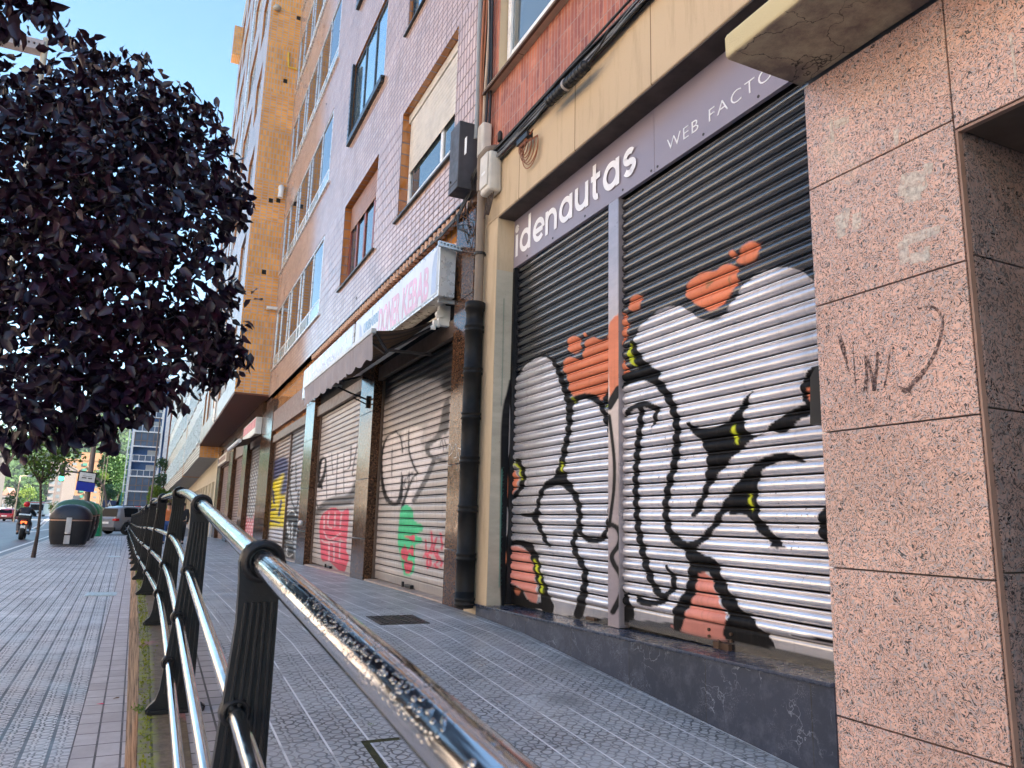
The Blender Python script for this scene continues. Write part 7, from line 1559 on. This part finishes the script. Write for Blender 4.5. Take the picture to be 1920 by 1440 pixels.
for i, (px, py, rp, Y, lab, mt, nm) in enumerate(((215, 870, 26, 210, 'tallest dense green tree left of the balcony building', M_lf1, 'green_tree'), (206, 900, 24, 200, 'rounded green tree in front of the tallest one', M_lf1, 'green_tree'), (231, 895, 20, 205, 'dense green tree touching the white frame of the balcony building', M_lf1, 'green_tree'),
        (222, 920, 16, 190, 'low dark tree above the grey netting', M_lf3, 'green_tree'), (205, 925, 14, 180, 'small dark green tree behind the crossing sign', M_lf3, 'green_tree'),
        (305, 870, 12, 100, 'dark conifer against the brick flank of the balcony building', M_lf3, 'conifer'), (302, 900, 14, 98, 'lower dark conifer beside the far end of the shop row', M_lf3, 'conifer'), (298, 935, 20, 88, 'bright green bush behind the grey sign back', M_lf2, 'green_bush'),
        (26, 938, 13, 150, 'small dark pine above the motorcycle rider', M_lf3, 'pine_tree'), (52, 925, 12, 300, 'yellow green tree by the road in the distance', M_lf2, 'roadside_tree'), (40, 945, 10, 280, 'round green tree behind the rider', M_lf1, 'roadside_tree'), (70, 935, 12, 320, 'green tree left of the grey brown block', M_lf1, 'roadside_tree'), (102, 950, 9, 140, 'bright low bush behind the nearest container', M_lf2, 'green_bush'), (196, 893, 7, 190, 'yellow flowering bush in front of the green trees', M_lf2, 'yellow_bush'))):
    c = at(px, py, Y=Y); s = rp*Y*1.02/1384; tree(nm, lab, c, (s, s, s*1.05), -1.46, 2600 if rp > 18 else 900, s*.16, mt, clumps=16, seed=i+3)
# wooded hill: terrain plus a far-off wood that reads as one mass
def hz(x, y):
    """hill height"""
    d = max(0, (y-520)/260.); left = 60*math.exp(-((x+115)/75)**2)+52*math.exp(-((x+35)/52)**2)+46*math.exp(-((x-60)/90)**2)+20*math.exp(-((x+250)/120)**2)
    return -2+left*min(1, d)**1.1*(1+.10*math.sin(x*.05+y*.013)+.06*math.sin(x*.13))
m = MB(); nx, ny = 50, 16; vs = [(-420+i*16, 510+j*28, hz(-420+i*16, 510+j*28)) for j in range(ny) for i in range(nx)]
m.add(vs, [(j*nx+i, j*nx+i+1, (j+1)*nx+i+1, (j+1)*nx+i) for j in range(ny-1) for i in range(nx-1)], 0, True); struct('hill', m, P('hill_grass', (.04, .07, .02), .9, var=.3, vs=.02))
cen = []; dirs = []; sz = []
for i in range(2600):
    x = rs.uniform(-200, 60); y = rs.uniform(525, 800); z = hz(x, y); r = rs.uniform(3, 7); n = 12; v = rs.normal(size=(n, 3)); v /= np.linalg.norm(v, axis=1, keepdims=True); v[:, 2] = np.abs(v[:, 2])
    cen.append(np.array((x, y, z))+v*r*np.array((1, 1, .9))); dirs.append(v+rs.normal(size=(n, 3))*.7); sz.append(rs.uniform(2.2, 4.2, n))
wd = leaves('wood', np.concatenate(cen), np.concatenate(dirs), np.concatenate(sz), leafmat('hill_wood', (.010, .040, .012), (.04, .095, .015), .8, .1, hue=.05), None, aspect=.9)
tag(wd, 'wooded green hillside closing the view', None, None, 'stuff')
def tuft(lab, px, py, z, r_, n_, mat):
    c = np.array(at(px, py, Z=z)); q = np.random.RandomState(n_); v = q.normal(size=(n_, 3))*np.array((r_, r_*1.8, 0)); k_ = q.normal(size=(n_, 3))*.6; k_[:, 2] = 1.
    tag(leaves('weed', c+v, k_, q.uniform(.008, .022, n_), mat, None, aspect=.35), lab, 'weed')
M_weed = leafmat('weed_green', (.05, .12, .01), (.16, .24, .03), .6, .3, hue=15)
tuft('tiny bright green weed at the corner of the mossy paving cover', 692, 1362, zup(3.9)+.004, .012, 60, M_weed)
tuft('small green weed in the long side of the mossy paving cover', 728, 1420, zup(3.3)+.004, .012, 40, M_weed)
tuft('green weed at the foot of the railing wall near the second post', 262, 1330, zup(4.7), .02, 70, M_weed)
# moss tufts and debris in the slot at the foot of the railing
cen = rs.uniform(size=(1500, 3)); yv = 2.5+cen[:, 1]*12; P_ = np.stack([np.array([xedge(y) for y in yv])+.015+np.abs(rs.normal(size=1500))*.03, yv, np.array([zup(y) for y in yv])+.002], 1)
k = rs.normal(size=(1500, 3)); k[:, 2] = np.abs(k[:, 2])+.3
tag(leaves('moss', P_, k, rs.uniform(.006, .022, 1500), leafmat('moss_green', (.12, .15, .01), (.24, .26, .02), .9, .2, hue=20), None), 'tiny moss tufts along the edge blocks', None, None, 'stuff')
# ================================================================== the sunny row across the road
def opp_mat(name, wallc, winw, step):
    n = NT(name); x, y, z = n.xyz()
    B = n.grid(n.m('ADD', y, 300.), n.m('ADD', z, 1.0), winw, step, .42, off=0., c1=(.05, .06, .07), c2=(.09, .10, .11), cm=wallc, smooth=0.)
    c = n.mix(n.ramp(n.noise(.25, det=4), .35, .7, 0, .2), B['Color'], (wallc[0]*.7, wallc[1]*.7, wallc[2]*.7)); return n.done(c, n.m('ADD', .12, n.m('MULTIPLY', B['Fac'], .7)), 0)
opp = [((.72, .62, .52), 2.3, 3.1, 'orange render'), ((.80, .78, .75), 2.7, 3.0, 'cream render'), ((.68, .54, .46), 2.1, 3.1, 'red brick'), ((.78, .73, .66), 2.5, 3.0, 'yellow brick')]
y = -62.; i = 0
rz_ = random.Random(2)
while y < 140:
    L = rz_.uniform(17, 26); h = rz_.uniform(15, 20); x1 = -25.5-.034*y; wc, ww, stp, nm = opp[i % 4]
    t = thing('apartment_building', nm+' apartment block in the sunny row across the road', 'building', (x1-6, y+L/2, ZR), 'sunny blocks across the road')
    m = MB(); m.box(x1-12, x1, y, y+L-.02, ZR, h); m.build('wall', opp_mat('opposite_'+nm.replace(' ', '_')+str(i), wc, ww, stp), t)
    m = MB(); m.box(x1-12.3, x1+.5, y-.0, y+L-.03, h+.01, h+.5); m.build('roof', P('flat_roof_edge', (.5, .42, .34), .8), t)
    m = MB()
    for k_ in range(1, int((h+1)/3)): m.box(x1+.01, x1+1.0, y+L*.3, y+L*.7, -1+3.05*k_, 0+3.05*k_)
    m.build('balcony', P('opposite_balcony', (.55, .48, .40), .7), t)
    y += L; i += 1
# ================================================================== air between here and the hills
def air():
    n = NT('thin_air'); out = n.t.nodes['Material Output']
    for l in list(n.t.links): n.t.links.remove(l)
    n.t.nodes.remove(n.b); v = n.t.nodes.new('ShaderNodeVolumePrincipled'); v.inputs['Color'].default_value = (.80, .90, 1, 1); v.inputs['Density'].default_value = .00013; v.inputs['Anisotropy'].default_value = .1
    n.t.links.new(v.outputs[0], out.inputs['Volume']); return n.mat
hz_ = MB(); hz_.box(-905, 905, -65, 2505, -2.6, 110); tag(hz_.build('haze', air()), 'thin bluish haze over the far hillside', None, None, 'stuff')
